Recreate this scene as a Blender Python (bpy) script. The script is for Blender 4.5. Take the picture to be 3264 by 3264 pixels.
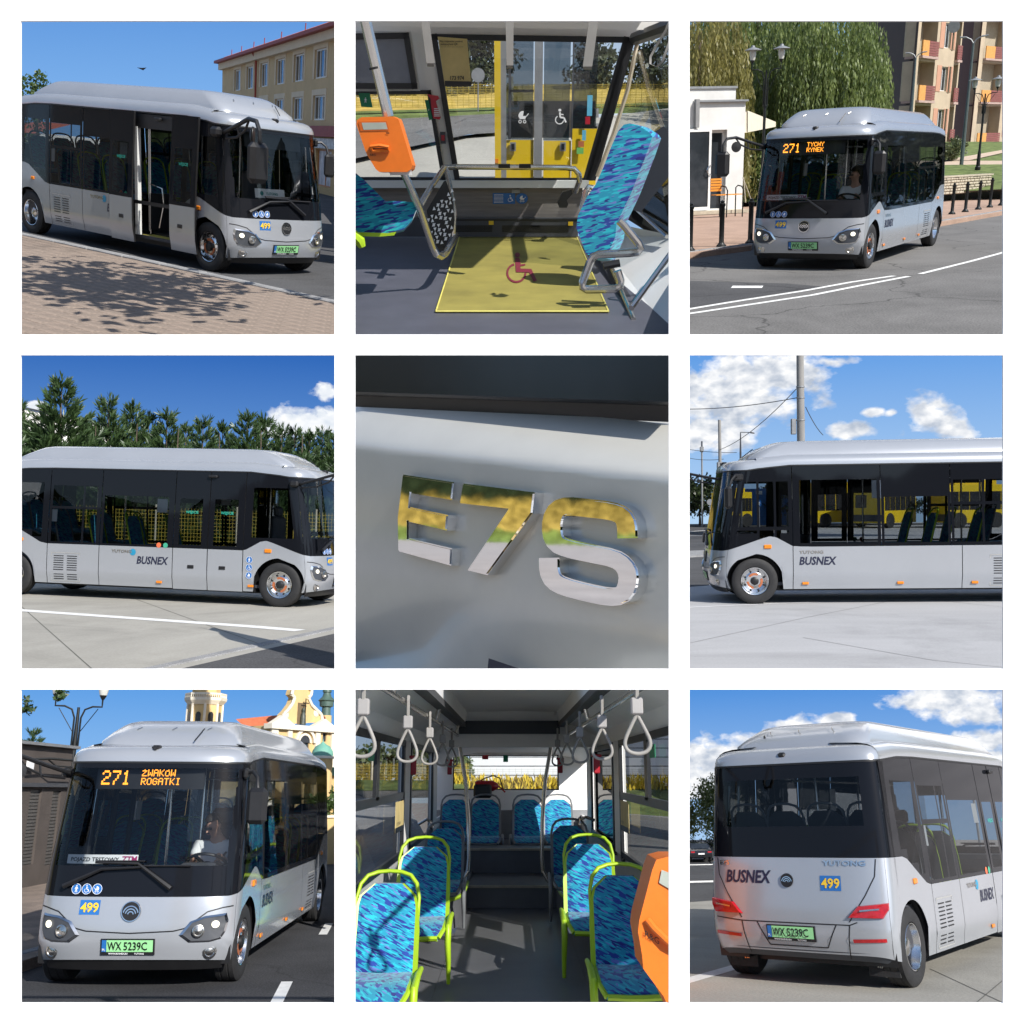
import bpy, bmesh, math, random
import numpy as np
from mathutils import Vector, Matrix, Quaternion

# ------------------------------------------------------------------ camera, sky, sun, exposure
scn = bpy.context.scene
for o in list(bpy.data.objects): bpy.data.objects.remove(o)
COL = scn.collection
WF = 1.0                                     # full frame width at distance 1 (tan units)
cam_d = bpy.data.cameras.new('camera'); cam_d.sensor_width = 36; cam_d.lens = 36 / WF
cam_d.clip_start = 0.1; cam_d.clip_end = 60000
cam = bpy.data.objects.new('camera', cam_d); COL.objects.link(cam)
cam.location = (0, 0, 0); cam.rotation_euler = (math.radians(90), 0, 0)
scn.camera = cam
TO_SUN = Vector((0.50, -0.60, 0.625)).normalized()
world = bpy.data.worlds.new('World'); scn.world = world; world.use_nodes = True
nt = world.node_tree
sky = nt.nodes.new('ShaderNodeTexSky'); sky.sky_type = 'NISHITA'; sky.sun_disc = False
sky.sun_elevation = math.asin(TO_SUN.z); sky.sun_rotation = math.atan2(TO_SUN.x, TO_SUN.y)
sky.air_density = 1.0; sky.dust_density = 0.6; sky.ozone_density = 1.5
nt.links.new(sky.outputs[0], nt.nodes['Background'].inputs[0]); nt.nodes['Background'].inputs[1].default_value = 0.12
sun_d = bpy.data.lights.new('sun', 'SUN'); sun_d.energy = 4.8; sun_d.angle = math.radians(0.5); sun_d.color = (1, 0.955, 0.89)
sun = bpy.data.objects.new('sun', sun_d); COL.objects.link(sun)
sun.rotation_euler = (-TO_SUN).to_track_quat('-Z', 'Y').to_euler()
scn.view_settings.view_transform = 'Standard'; scn.view_settings.look = 'None'
scn.view_settings.exposure = 0.42; scn.view_settings.gamma = 1.0; scn.view_settings.use_curve_mapping = False
scn.cycles.max_bounces = 8; scn.cycles.transparent_max_bounces = 16; scn.cycles.diffuse_bounces = 5
scn.cycles.glossy_bounces = 3; scn.cycles.transmission_bounces = 4; scn.cycles.caustics_reflective = False
scn.cycles.use_denoising = True; scn.cycles.sample_clamp_indirect = 6.0

PI = math.pi
R = math.radians
rnd = random.Random(7)

# ------------------------------------------------------------------ materials
MATS = {}
def node_mat(name):
    m = bpy.data.materials.new(name); m.use_nodes = True; m.node_tree.nodes.clear()
    n = m.node_tree.nodes; out = n.new('ShaderNodeOutputMaterial')
    return m, n, m.node_tree.links, out
def lin(c):
    return tuple(((x / 255) / 12.92 if x / 255 <= 0.04045 else ((x / 255 + 0.055) / 1.055) ** 2.4) for x in c)
def mat(name, col, rough=0.5, metal=0.0, var=0.12, scale=6.0, bump=0.0, bscale=None, coat=0.0, spec=0.5, alpha=None, emit=0.0, stretch=(1, 1, 1), var2=None, detail=5.0):
    """Principled surface with noise-driven colour variation (object coordinates) and fine relief."""
    if name in MATS: return MATS[name]
    m, n, l, out = node_mat(name)
    b = n.new('ShaderNodeBsdfPrincipled'); l.new(b.outputs[0], out.inputs[0])
    b.inputs['Roughness'].default_value = rough; b.inputs['Metallic'].default_value = metal
    b.inputs['Coat Weight'].default_value = coat; b.inputs['Coat Roughness'].default_value = 0.08
    b.inputs['Specular IOR Level'].default_value = spec
    if emit:
        b.inputs['Emission Color'].default_value = (*col, 1); b.inputs['Emission Strength'].default_value = emit
    tc = n.new('ShaderNodeTexCoord'); mp = n.new('ShaderNodeMapping'); mp.inputs['Scale'].default_value = stretch
    l.new(tc.outputs['Object'], mp.inputs[0])
    if var or var2:
        nz = n.new('ShaderNodeTexNoise'); nz.inputs['Scale'].default_value = scale; nz.inputs['Detail'].default_value = detail
        nz.inputs['Roughness'].default_value = 0.6; l.new(mp.outputs[0], nz.inputs[0])
        rp = n.new('ShaderNodeValToRGB'); rp.color_ramp.elements[0].position = 0.3; rp.color_ramp.elements[1].position = 0.7
        c0 = tuple(max(0, x * (1 - var)) for x in col); c1 = var2 if var2 else tuple(min(1, x * (1 + var)) for x in col)
        rp.color_ramp.elements[0].color = (*c0, 1); rp.color_ramp.elements[1].color = (*c1, 1)
        l.new(nz.outputs[0], rp.inputs[0]); l.new(rp.outputs[0], b.inputs['Base Color'])
    else:
        b.inputs['Base Color'].default_value = (*col, 1)
    if bump:
        nb = n.new('ShaderNodeTexNoise'); nb.inputs['Scale'].default_value = bscale or scale * 8; nb.inputs['Detail'].default_value = 4
        l.new(mp.outputs[0], nb.inputs[0]); bp = n.new('ShaderNodeBump'); bp.inputs['Strength'].default_value = bump; bp.inputs['Distance'].default_value = 0.02
        l.new(nb.outputs[0], bp.inputs['Height']); l.new(bp.outputs[0], b.inputs['Normal'])
    MATS[name] = m
    return m
def glass(name, tint=(0.25, 0.28, 0.3), refl=1.0, rough=0.0, wave=0.0):
    """Tinted pane: transparent body with a Fresnel reflection."""
    if name in MATS: return MATS[name]
    m, n, l, out = node_mat(name)
    t = n.new('ShaderNodeBsdfTransparent'); t.inputs[0].default_value = (*tint, 1)
    g = n.new('ShaderNodeBsdfGlossy'); g.inputs['Roughness'].default_value = rough; g.inputs['Color'].default_value = (refl, refl, refl, 1)
    fr = n.new('ShaderNodeFresnel'); fr.inputs[0].default_value = 1.5
    mx = n.new('ShaderNodeMixShader'); l.new(fr.outputs[0], mx.inputs[0]); l.new(t.outputs[0], mx.inputs[1]); l.new(g.outputs[0], mx.inputs[2])
    if wave:
        tc = n.new('ShaderNodeTexCoord'); nb = n.new('ShaderNodeTexNoise'); nb.inputs['Scale'].default_value = 2.5; l.new(tc.outputs['Object'], nb.inputs[0])
        bp = n.new('ShaderNodeBump'); bp.inputs['Strength'].default_value = wave; bp.inputs['Distance'].default_value = 0.02
        l.new(nb.outputs[0], bp.inputs['Height']); l.new(bp.outputs[0], g.inputs['Normal']); l.new(bp.outputs[0], fr.inputs['Normal'])
    l.new(mx.outputs[0], out.inputs[0]); MATS[name] = m
    return m
def lamp_mat(name, col, strength):
    if name in MATS: return MATS[name]
    m, n, l, out = node_mat(name)
    e = n.new('ShaderNodeEmission'); e.inputs[0].default_value = (*col, 1); e.inputs[1].default_value = strength
    l.new(e.outputs[0], out.inputs[0]); MATS[name] = m
    return m

CURK = [None]; REG = []
def reg(o): REG.append((o, CURK[0])); return o
# ------------------------------------------------------------------ mesh builder
class MB:
    def __init__(s): s.v = []; s.f = []
    def add(s, vs, fs):
        o = len(s.v); s.v += [tuple(p) for p in vs]; s.f += [tuple(i + o for i in q) for q in fs]; return s
    def box2(s, lo, hi):
        x0, y0, z0 = lo; x1, y1, z1 = hi
        return s.add([(x0,y0,z0),(x1,y0,z0),(x1,y1,z0),(x0,y1,z0),(x0,y0,z1),(x1,y0,z1),(x1,y1,z1),(x0,y1,z1)],
                     [(3,2,1,0),(4,5,6,7),(0,1,5,4),(1,2,6,5),(2,3,7,6),(3,0,4,7)])
    def box(s, c, d, m=None):
        b = MB().box2([-x / 2 for x in d], [x / 2 for x in d]); m = m or Matrix()
        return s.add([Vector(c) + m @ Vector(p) for p in b.v], b.f)
    def cbox(s, c, d, ch, m=None):
        """box with chamfered edges (about 44 triangles)"""
        m = m or Matrix(); hx, hy, hz = [x / 2 for x in d]; ch = min(ch, hx * .9, hy * .9, hz * .9)
        bm = bmesh.new(); bmesh.ops.create_cube(bm, size=1)
        for v in bm.verts: v.co = Vector((v.co.x * d[0], v.co.y * d[1], v.co.z * d[2]))
        bmesh.ops.bevel(bm, geom=bm.edges[:], offset=ch, segments=1, affect='EDGES')
        bm.verts.index_update()
        s.add([Vector(c) + m @ v.co for v in bm.verts], [[v.index for v in f.verts] for f in bm.faces]); bm.free(); return s
    def tube(s, pts, r, n=8, cap=True, closed=False):
        pts = [Vector(p) for p in pts]; k = len(pts); rr = r if isinstance(r, (list, tuple)) else [r] * k
        rings = []; up = None
        for i, p in enumerate(pts):
            if closed: t = pts[(i + 1) % k] - pts[i - 1]
            else: t = pts[min(i + 1, k - 1)] - pts[max(i - 1, 0)]
            if t.length < 1e-9: t = Vector((0, 0, 1))
            t.normalize()
            if up is None:
                up = Vector((0, 0, 1)) if abs(t.z) < 0.9 else Vector((1, 0, 0))
            a = t.cross(up); a.normalize(); b = a.cross(t); up = b
            rings.append([p + (a * math.cos(2 * PI * j / n) + b * math.sin(2 * PI * j / n)) * rr[i] for j in range(n)])
        vs = [q for rg in rings for q in rg]; fs = []
        for i in range(k if closed else k - 1):
            i2 = (i + 1) % k
            for j in range(n):
                fs.append((i * n + j, i * n + (j + 1) % n, i2 * n + (j + 1) % n, i2 * n + j))
        if cap and not closed:
            fs.append(tuple(range(n))[::-1]); fs.append(tuple((k - 1) * n + j for j in range(n)))
        return s.add(vs, fs)
    def lathe(s, prof, c=(0, 0, 0), axis=(0, 0, 1), n=20, cap=True):
        ax = Vector(axis).normalized(); q = Vector((0, 0, 1)).rotation_difference(ax); c = Vector(c); vs = []; fs = []
        for r, h in prof:
            for j in range(n):
                a = 2 * PI * j / n; vs.append(c + q @ Vector((r * math.cos(a), r * math.sin(a), h)))
        for i in range(len(prof) - 1):
            for j in range(n): fs.append((i * n + j, i * n + (j + 1) % n, (i + 1) * n + (j + 1) % n, (i + 1) * n + j))
        if cap and prof[0][0] > 1e-6: fs.append(tuple(range(n))[::-1])
        if cap and prof[-1][0] > 1e-6: fs.append(tuple((len(prof) - 1) * n + j for j in range(n)))
        return s.add(vs, fs)
    def prism(s, poly, fn, d0, d1):
        """poly: 2D outline; fn(u, v, h) -> 3D; extruded from h=d0 to h=d1"""
        k = len(poly); vs = [fn(u, v, d0) for u, v in poly] + [fn(u, v, d1) for u, v in poly]
        fs = [tuple(range(k))[::-1], tuple(range(k, 2 * k))] + [(i, (i + 1) % k, k + (i + 1) % k, k + i) for i in range(k)]
        return s.add(vs, fs)
    def grid(s, rows):
        a = len(rows); b = len(rows[0])
        return s.add([p for r in rows for p in r], [(i * b + j, i * b + j + 1, (i + 1) * b + j + 1, (i + 1) * b + j) for i in range(a - 1) for j in range(b - 1)])
    def mesh(s, name, m, smooth=True, ang=35, recalc=True):
        me = bpy.data.meshes.new(name); me.from_pydata(s.v, [], s.f); me.validate()
        if recalc:
            bm = bmesh.new(); bm.from_mesh(me); bmesh.ops.recalc_face_normals(bm, faces=bm.faces[:]); bm.to_mesh(me); bm.free()
        ms = m if isinstance(m, (list, tuple)) else [m]
        for q in ms: me.materials.append(q)
        if smooth:
            me.shade_smooth(); me.set_sharp_from_angle(angle=R(ang))
        return me
    def build(s, name, m, parent=None, smooth=True, ang=35, recalc=True, mw=None):
        o = reg(bpy.data.objects.new(name, s.mesh(name, m, smooth, ang, recalc))); COL.objects.link(o)
        if parent: o.parent = parent
        if mw is not None: o.matrix_world = mw
        return o
def obj(name, me, parent=None, mw=None, loc=None):
    o = reg(bpy.data.objects.new(name, me)); COL.objects.link(o)
    if parent: o.parent = parent
    if mw is not None: o.matrix_world = mw
    if loc is not None: o.location = loc
    return o
def tag(o, label=None, cat=None, group=None, kind=None):
    if label: o['label'] = label
    if cat: o['category'] = cat
    if group: o['group'] = group
    if kind: o['kind'] = kind
    return o
def empty(name, mw, label=None, cat=None, group=None):
    o = bpy.data.objects.new(name, None); COL.objects.link(o); o.matrix_world = mw; o.empty_display_size = 0.2
    return tag(o, label, cat, group)
def TR(x=0, y=0, z=0, rz=0, s=1.0):
    return Matrix.Translation((x, y, z)) @ Matrix.Rotation(rz, 4, 'Z') @ Matrix.Scale(s, 4)
def text_mb(body, size=1.0, bold=0.0, shear=0.0, sx=1.0, res=2, spacing=1.0):
    """flat outline of a word as (verts2d, faces), origin at its lower-left corner, cap height = size"""
    cu = bpy.data.curves.new('t', 'FONT'); cu.body = body; cu.size = 1.0; cu.resolution_u = res; cu.offset = bold; cu.shear = shear; cu.space_character = spacing
    o = bpy.data.objects.new('t', cu); COL.objects.link(o); bpy.context.view_layer.update()
    me = bpy.data.meshes.new_from_object(o.evaluated_get(bpy.context.evaluated_depsgraph_get()))
    vs = [(v.co.x, v.co.y) for v in me.vertices]; fs = [tuple(p.vertices) for p in me.polygons]
    bpy.data.objects.remove(o); bpy.data.curves.remove(cu); bpy.data.meshes.remove(me)
    if not vs: return [], [], 0
    x0 = min(v[0] for v in vs); x1 = max(v[0] for v in vs); k = size / 0.70
    vs = [((v[0] - x0) * k * sx, v[1] * k) for v in vs]
    return vs, fs, (x1 - x0) * k * sx
def text_on(mb, body, fn, u0, v0, size, off=0.006, center=False, **kw):
    vs, fs, w = text_mb(body, size, **kw)
    if center: u0 -= w / 2
    mb.add([fn(u0 + x, v0 + y, off) for x, y in vs], fs); return w
FONT57 = {'A':'01110100011000111111100011000110001','B':'11110100011000111110100011000111110','C':'01110100011000010000100001000101110','D':'11110100011000110001100011000111110',
 'E':'11111100001000011110100001000011111','G':'01110100011000010111100011000101110','H':'10001100011000111111100011000110001','I':'01110001000010000100001000010001110',
 'K':'10001100101010011000101001001010001','N':'10001110011010110011100011000110001','O':'01110100011000110001100011000101110','R':'11110100011000111110101001001010001',
 'T':'11111001000010000100001000010000100','W':'10001100011000110101101011101110001','Y':'10001100010101000100001000010000100','Z':'11111000010001000100010001000011111',
 'z':'00100111110001000100010001000011111','o':'00010011101000110001100011000101110','2':'01110100010000100110010001000011111','7':'11111000010001000010001000100001000',
 '1':'00100011000010000100001000010001110',' ':'0'*35}
def led_text(mb, s, fn, u0, v0, h, off=0.0, px=1):
    """dot-matrix lettering: one little square per lit dot"""
    d = h / 7.0; u = u0
    for ch in s:
        bits = FONT57[ch]
        for r in range(7):
            for c in range(5):
                if bits[r * 5 + c] == '1':
                    a = u + c * d * px; b = v0 + (6 - r) * d; e = d * 0.95
                    mb.add([fn(a, b, off), fn(a + e * px, b, off), fn(a + e * px, b + e, off), fn(a, b + e, off)], [(0, 1, 2, 3)])
        u += 6 * d * px
    return u - u0

# ------------------------------------------------------------------ the nine scenes' own frames (metres -> world)
def rotv(r):
    r = Vector(r); th = r.length
    return Matrix.Rotation(th, 3, r.normalized()) if th > 1e-9 else Matrix.Identity(3)
C2W = Matrix(((1, 0, 0), (0, 0, -1), (0, 1, 0)))          # camera axes -> world axes
ROW_SCALE = {1: 26.0, 2: 4.6, 3: 1.0}
def pcol(k): return (k - 1) % 3 - 1, 1 - (k - 1) // 3
class Panel: pass
PAN = {}
def make_panel(k, rv, T):
    p = Panel(); p.k = k; s = ROW_SCALE[(k - 1) // 3 + 1]
    p.s = s
    M3 = C2W @ rotv(rv); t = C2W @ Vector(T)
    p.M = Matrix.Translation(t * s) @ M3.to_4x4() @ Matrix.Scale(s, 4)
    p.Mi = p.M.inverted(); p.cam = p.Mi @ Vector((0, 0, 0)); PAN[k] = p
    return p
def ray(k, px, py):
    """direction, in scene k's own frame, of the point (px, py) of its picture (0..1932 across)"""
    cx, cy = pcol(k); u = (cx * 1066 + (px / 1932 - .5) * 1000) / 3264 * WF; v = (cy * 1066 + (.5 - py / 1932) * 1000) / 3264 * WF
    p = PAN[k]; return (p.Mi.to_3x3() @ Vector((u, 1, v))).normalized()
def gnd(k, px, py, z=0.0):
    d = ray(k, px, py); c = PAN[k].cam; t = (z - c.z) / d.z
    return c + d * t
def pix(k, px, py, dist):
    """the point at horizontal distance dist along that ray"""
    d = ray(k, px, py); h = math.hypot(d.x, d.y); return PAN[k].cam + d * (dist / h)
def view_panel(k, dist, scale=1.0, pitch=0.0):
    """frame for a scene seen square-on: x right, y into the scene, z up; camera at (0, -dist, 0)"""
    cx, cy = pcol(k); d = Vector((cx * 1066 / 3264 * WF, 1, cy * 1066 / 3264 * WF)).normalized()
    r = d.cross(Vector((0, 0, 1))).normalized(); u = r.cross(d)
    M3 = Matrix((r, d, u)).transposed() @ Matrix.Rotation(pitch, 3, 'X'); s = ROW_SCALE[(k - 1) // 3 + 1] * scale
    p = Panel(); p.k = k; p.s = s; p.M = Matrix.Translation(d * dist * s) @ M3.to_4x4() @ Matrix.Scale(s, 4)
    p.Mi = p.M.inverted(); p.cam = p.Mi @ Vector((0, 0, 0)); PAN[k] = p
    return p

POSES = {1: ([-1.2372, -0.31348, -0.61289], [-3.7571, 3.9053, -16.9714]), 3: ([-0.67542, -1.32061, -1.79836], [5.2007, 4.3379, -18.4035]), 4: ([-1.57998, -0.13069, -0.17546], [-3.144, -1.6841, -18.5543]), 6: ([0.10506, -2.24419, -2.26398], [3.4624, -1.5513, -18.314]), 7: ([-1.41847, -1.3821, -1.06056], [-3.8937, -4.8147, -10.2521]), 9: ([-1.7267, 0.81742, 0.63086], [7.1005, -6.346, -15.5744])}
for _k, (_rv, _T) in POSES.items(): make_panel(_k, _rv, _T)

# ------------------------------------------------------------------ added unseen ground under and around the nine scenes
def sky_mat(name, top, low, clouds=None, blobs=(), amp=1.3, seed=0.0, cover=0.5, cscale=1.0, white=(1.0, 1.0, 1.0), grey=(0.55, 0.6, 0.68), h=10.0, soft=0.08, strength=1.0, stretch=1.6, detail=9.0):
    """luminous sky; local z runs 0 at the bottom edge to 1 at the top edge"""
    m, n, l, out = node_mat(name)
    tc = n.new('ShaderNodeTexCoord'); sp = n.new('ShaderNodeSeparateXYZ'); l.new(tc.outputs['Object'], sp.inputs[0])
    mr = n.new('ShaderNodeMath'); mr.operation = 'DIVIDE'; mr.inputs[1].default_value = h; l.new(sp.outputs[2], mr.inputs[0])
    rp = n.new('ShaderNodeValToRGB'); rp.color_ramp.elements[0].color = (*low, 1); rp.color_ramp.elements[1].color = (*top, 1); l.new(mr.outputs[0], rp.inputs[0])
    em = n.new('ShaderNodeEmission'); em.inputs[1].default_value = strength * .80; col = rp.outputs[0]
    if clouds:
        mp = n.new('ShaderNodeMapping'); mp.inputs['Location'].default_value = (seed, seed * .37, seed * .7); mp.inputs['Scale'].default_value = (cscale / h, cscale / h, cscale / h * stretch)
        l.new(tc.outputs['Object'], mp.inputs[0])
        nz = n.new('ShaderNodeTexNoise'); nz.inputs['Scale'].default_value = 2.2; nz.inputs['Detail'].default_value = detail; nz.inputs['Roughness'].default_value = 0.55; nz.inputs['Distortion'].default_value = 0.15
        l.new(mp.outputs[0], nz.inputs[0])
        dens = nz.outputs[0]
        if blobs:
            acc = None
            for (bx, bz, rx, rz) in blobs:
                sb = n.new('ShaderNodeVectorMath'); sb.operation = 'SUBTRACT'; sb.inputs[1].default_value = (bx, 0, bz); l.new(tc.outputs['Object'], sb.inputs[0])
                ml = n.new('ShaderNodeVectorMath'); ml.operation = 'MULTIPLY'; ml.inputs[1].default_value = (1 / rx, 0, 1 / rz); l.new(sb.outputs[0], ml.inputs[0])
                ln = n.new('ShaderNodeVectorMath'); ln.operation = 'LENGTH'; l.new(ml.outputs[0], ln.inputs[0])
                iv = n.new('ShaderNodeMath'); iv.operation = 'SUBTRACT'; iv.inputs[0].default_value = 1.0; l.new(ln.outputs['Value'], iv.inputs[1])
                if acc is None: acc = iv.outputs[0]
                else:
                    mxn = n.new('ShaderNodeMath'); mxn.operation = 'MAXIMUM'; l.new(acc, mxn.inputs[0]); l.new(iv.outputs[0], mxn.inputs[1]); acc = mxn.outputs[0]
            cl = n.new('ShaderNodeMath'); cl.operation = 'MAXIMUM'; cl.inputs[1].default_value = -1.5; l.new(acc, cl.inputs[0])
            a1 = n.new('ShaderNodeMath'); a1.operation = 'MULTIPLY_ADD'; a1.inputs[1].default_value = amp; a1.inputs[2].default_value = -.5 * amp + .5; l.new(nz.outputs[0], a1.inputs[0])
            a2 = n.new('ShaderNodeMath'); a2.operation = 'MULTIPLY_ADD'; a2.inputs[1].default_value = .6; l.new(cl.outputs[0], a2.inputs[0]); l.new(a1.outputs[0], a2.inputs[2]); dens = a2.outputs[0]
        r2 = n.new('ShaderNodeValToRGB'); r2.color_ramp.elements[0].position = 1 - cover; r2.color_ramp.elements[1].position = 1 - cover + soft; l.new(dens, r2.inputs[0])
        n2 = n.new('ShaderNodeTexNoise'); n2.inputs['Scale'].default_value = 3.4; n2.inputs['Detail'].default_value = 7
        mp2 = n.new('ShaderNodeMapping'); mp2.inputs['Location'].default_value = (seed + .02, seed * .37, seed * .7 + .12); mp2.inputs['Scale'].default_value = (cscale / h, cscale / h, cscale / h * stretch)
        l.new(tc.outputs['Object'], mp2.inputs[0]); l.new(mp2.outputs[0], n2.inputs[0])
        r3 = n.new('ShaderNodeValToRGB'); r3.color_ramp.elements[0].position = .36; r3.color_ramp.elements[1].position = .66; r3.color_ramp.elements[0].color = (*white, 1); r3.color_ramp.elements[1].color = (*grey, 1)
        l.new(n2.outputs[0], r3.inputs[0])
        mx = n.new('ShaderNodeMix'); mx.data_type = 'RGBA'; l.new(r2.outputs[0], mx.inputs[0]); l.new(col, mx.inputs[6]); l.new(r3.outputs[0], mx.inputs[7]); col = mx.outputs[2]
    l.new(col, em.inputs[0]); l.new(em.outputs[0], out.inputs[0])
    return m
bounce_ground = mat('plaza', (0.38, 0.35, 0.335), 0.9, var=0.2, scale=0.02, detail=8)  # unseen ground, tone set for bounce light and chrome reflections
g = MB().add([(-40000, -40000, 0), (40000, -40000, 0), (40000, 40000, 0), (-40000, 40000, 0)], [(0, 1, 2, 3)]).build('ground', bounce_ground, smooth=False, mw=Matrix.Translation((0, 0, -30)))
tag(g, 'unseen paved plaza added under the display for bounce and reflections', kind='structure')

# ------------------------------------------------------------------ white frames added for the image's collage borders: one stepped frame for each row of three openings
white_paint = mat('white_board', (0.93, 0.93, 0.92), 0.6, var=0.015, scale=3)
E0 = [66, 1132, 2198]; E1 = [1066, 2132, 3198]
FRAME_D = {1: 188.0, 2: 28.0, 3: 6.5}
LBL = {1: 'white frame added for the collage border, three square openings, top tier, before the market street scene', 2: 'white frame added for the collage border, three square openings, middle tier, around the chrome lettering', 3: 'white frame added for the collage border, three square openings, bottom tier, around the seat rows'}
for r in (1, 2, 3):
    D = FRAME_D[r]; th = D * 0.0022
    X = lambda p: (p / 3264 - .5) * WF * D
    Zf = lambda p: (.5 - p / 3264) * WF * D
    top = E0[r - 1] - (60 if r > 1 else 250); bot = E1[r - 1] + (60 if r < 3 else 250)
    if r == 3: top = E0[2] - 40
    if r == 2: top = E0[1] - 40
    f = empty('display_frame', Matrix.Translation((0, D, Zf(bot))), LBL[r], 'frame', 'stepped white collage border frames')
    z0 = Zf(bot)
    MB().box2((X(-400), 0, Zf(E0[r - 1]) - z0), (X(3664), th, Zf(top) - z0)).build('top_rail', white_paint, f, smooth=False)
    MB().box2((X(-400), 0, 0), (X(3664), th, Zf(E1[r - 1]) - z0)).build('bottom_rail', white_paint, f, smooth=False)
    for a, b in ((-400, 66), (1066, 1132), (2132, 2198), (3198, 3664)):
        MB().box2((X(a), 0, Zf(E1[r - 1]) - z0), (X(b), th, Zf(E0[r - 1]) - z0)).build('stile', white_paint, f, smooth=False)
# unseen ring of wooded hills, added for glass and chrome to reflect
def hill_mat():
    m, n, l, out = node_mat('wooded_slope'); b = n.new('ShaderNodeBsdfDiffuse'); l.new(b.outputs[0], out.inputs[0]); g = n.new('ShaderNodeNewGeometry'); sp_ = n.new('ShaderNodeSeparateXYZ'); l.new(g.outputs['Position'], sp_.inputs[0])
    nz = n.new('ShaderNodeTexNoise'); nz.inputs['Scale'].default_value = .008; nz.inputs['Detail'].default_value = 8; l.new(g.outputs['Position'], nz.inputs[0])
    ma = n.new('ShaderNodeMath'); ma.operation = 'MULTIPLY_ADD'; ma.inputs[1].default_value = 135; l.new(nz.outputs[0], ma.inputs[0]); l.new(sp_.outputs[2], ma.inputs[2])
    dv = n.new('ShaderNodeMath'); dv.operation = 'DIVIDE'; dv.inputs[1].default_value = 1500; l.new(ma.outputs[0], dv.inputs[0])
    rp = n.new('ShaderNodeValToRGB'); cr = rp.color_ramp; cr.elements[0].position = .0; cr.elements[0].color = (.16, .24, .06, 1); cr.elements[1].position = .075; cr.elements[1].color = (.20, .26, .06, 1)
    for p_, c in ((.085, (.42, .30, .07)), (.20, (.34, .24, .05)), (.225, (.022, .032, .014)), (1.0, (.03, .042, .02))): e = cr.elements.new(p_); e.color = (*c, 1)  # colour bands by height, set for what the chrome letters mirror
    l.new(dv.outputs[0], rp.inputs[0]); n2 = n.new('ShaderNodeTexNoise'); n2.inputs['Scale'].default_value = .02; n2.inputs['Detail'].default_value = 6; l.new(g.outputs['Position'], n2.inputs[0])
    mx = n.new('ShaderNodeMix'); mx.data_type = 'RGBA'; mx.blend_type = 'MULTIPLY'; mx.inputs[0].default_value = .8; l.new(rp.outputs[0], mx.inputs[6]); r2 = n.new('ShaderNodeValToRGB'); r2.color_ramp.elements[0].position = .35; r2.color_ramp.elements[1].position = .65; r2.color_ramp.elements[0].color = (.25, .25, .25, 1); l.new(n2.outputs[0], r2.inputs[0]); l.new(r2.outputs[0], mx.inputs[7]); l.new(mx.outputs[2], b.inputs[0]); return m
wood = hill_mat()
mb = MB(); rows = []
for j, (rad, hh) in enumerate(((6300, -30), (6600, 480), (7050, 930), (7800, 1200), (9700, 1350))):
    rows.append([Vector((rad * math.cos(2 * PI * i / 160), rad * math.sin(2 * PI * i / 160), hh * (1 + (.25 * math.sin(i * .55) + .18 * math.sin(i * 1.37 + j) + rnd.uniform(-.12, .12)) * (j > 0)) if hh > 0 else hh)) for i in range(161)])
tag(mb.grid(rows).build('hills', wood, smooth=False), 'unseen wooded hills, added to be mirrored in glass and chrome', None, None, 'structure')

# ------------------------------------------------------------------ shared vehicle materials
silver = mat('silver_paint', (0.415, 0.435, 0.465), 0.26, 0.4, var=0.03, scale=1.2, coat=0.6)
blackgl = mat('black_glass', (0.008, 0.009, 0.012), 0.04, 0.0, var=0.0, spec=0.2)
blackpl = mat('black_plastic', (0.012, 0.012, 0.013), 0.45, var=0.2, scale=8)
rubber = mat('rubber', (0.018, 0.018, 0.019), 0.75, var=0.25, scale=14, bump=0.15)
chrome = mat('chrome', (0.80, 0.80, 0.80), 0.16, 1.0, var=0.03, scale=5)
steel = mat('steel', (0.62, 0.60, 0.56), 0.22, 1.0, var=0.06, scale=9)
orange_hub = mat('orange_hub', (0.42, 0.13, 0.05), 0.5, var=0.2, scale=20)
amber = mat('amber_lens', (0.75, 0.22, 0.01), 0.2, var=0.1, scale=30, coat=0.5)
redlens = mat('red_lens', (0.42, 0.01, 0.015), 0.15, var=0.2, scale=30, coat=0.6)
pane = glass('tinted_pane', (0.52, 0.55, 0.57), 0.55, wave=0.06)
pane_clear = glass('windscreen_pane', (0.78, 0.81, 0.82), 0.8, wave=0.06)
stickblue = mat('sticker_blue', (0.02, 0.14, 0.42), 0.4, var=0.04)
stickwhite = mat('sticker_white', (0.82, 0.83, 0.84), 0.4, var=0.04)
stickyel = mat('sticker_yellow', (0.80, 0.52, 0.03), 0.4, var=0.04)
plategreen = mat('plate_green', (0.30, 0.66, 0.30), 0.4, var=0.04)
ink = mat('dark_lettering', (0.015, 0.018, 0.045), 0.4, var=0.05)
inkblack = mat('black_lettering', (0.01, 0.01, 0.01), 0.4, var=0.05)
led = lamp_mat('amber_led', (1.0, 0.33, 0.03), 2.6)
drl = lamp_mat('white_led', (1.0, 0.95, 0.78), 1.6)
greyfloor = mat('grey_vinyl', (0.045, 0.047, 0.056), 0.55, var=0.15, scale=4, bump=0.05)
greyint = mat('grey_trim', (0.33, 0.33, 0.32), 0.6, var=0.06)
lime = mat('lime_plastic', (0.36, 0.55, 0.02), 0.4, var=0.06, scale=5)
greypl = mat('grey_plastic', (0.19, 0.20, 0.21), 0.45, var=0.06, scale=5)
darkgrey = mat('dark_grey', (0.05, 0.055, 0.065), 0.5, var=0.1)
whitepl = mat('white_plastic', (0.72, 0.73, 0.72), 0.45, var=0.04, scale=3)
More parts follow.
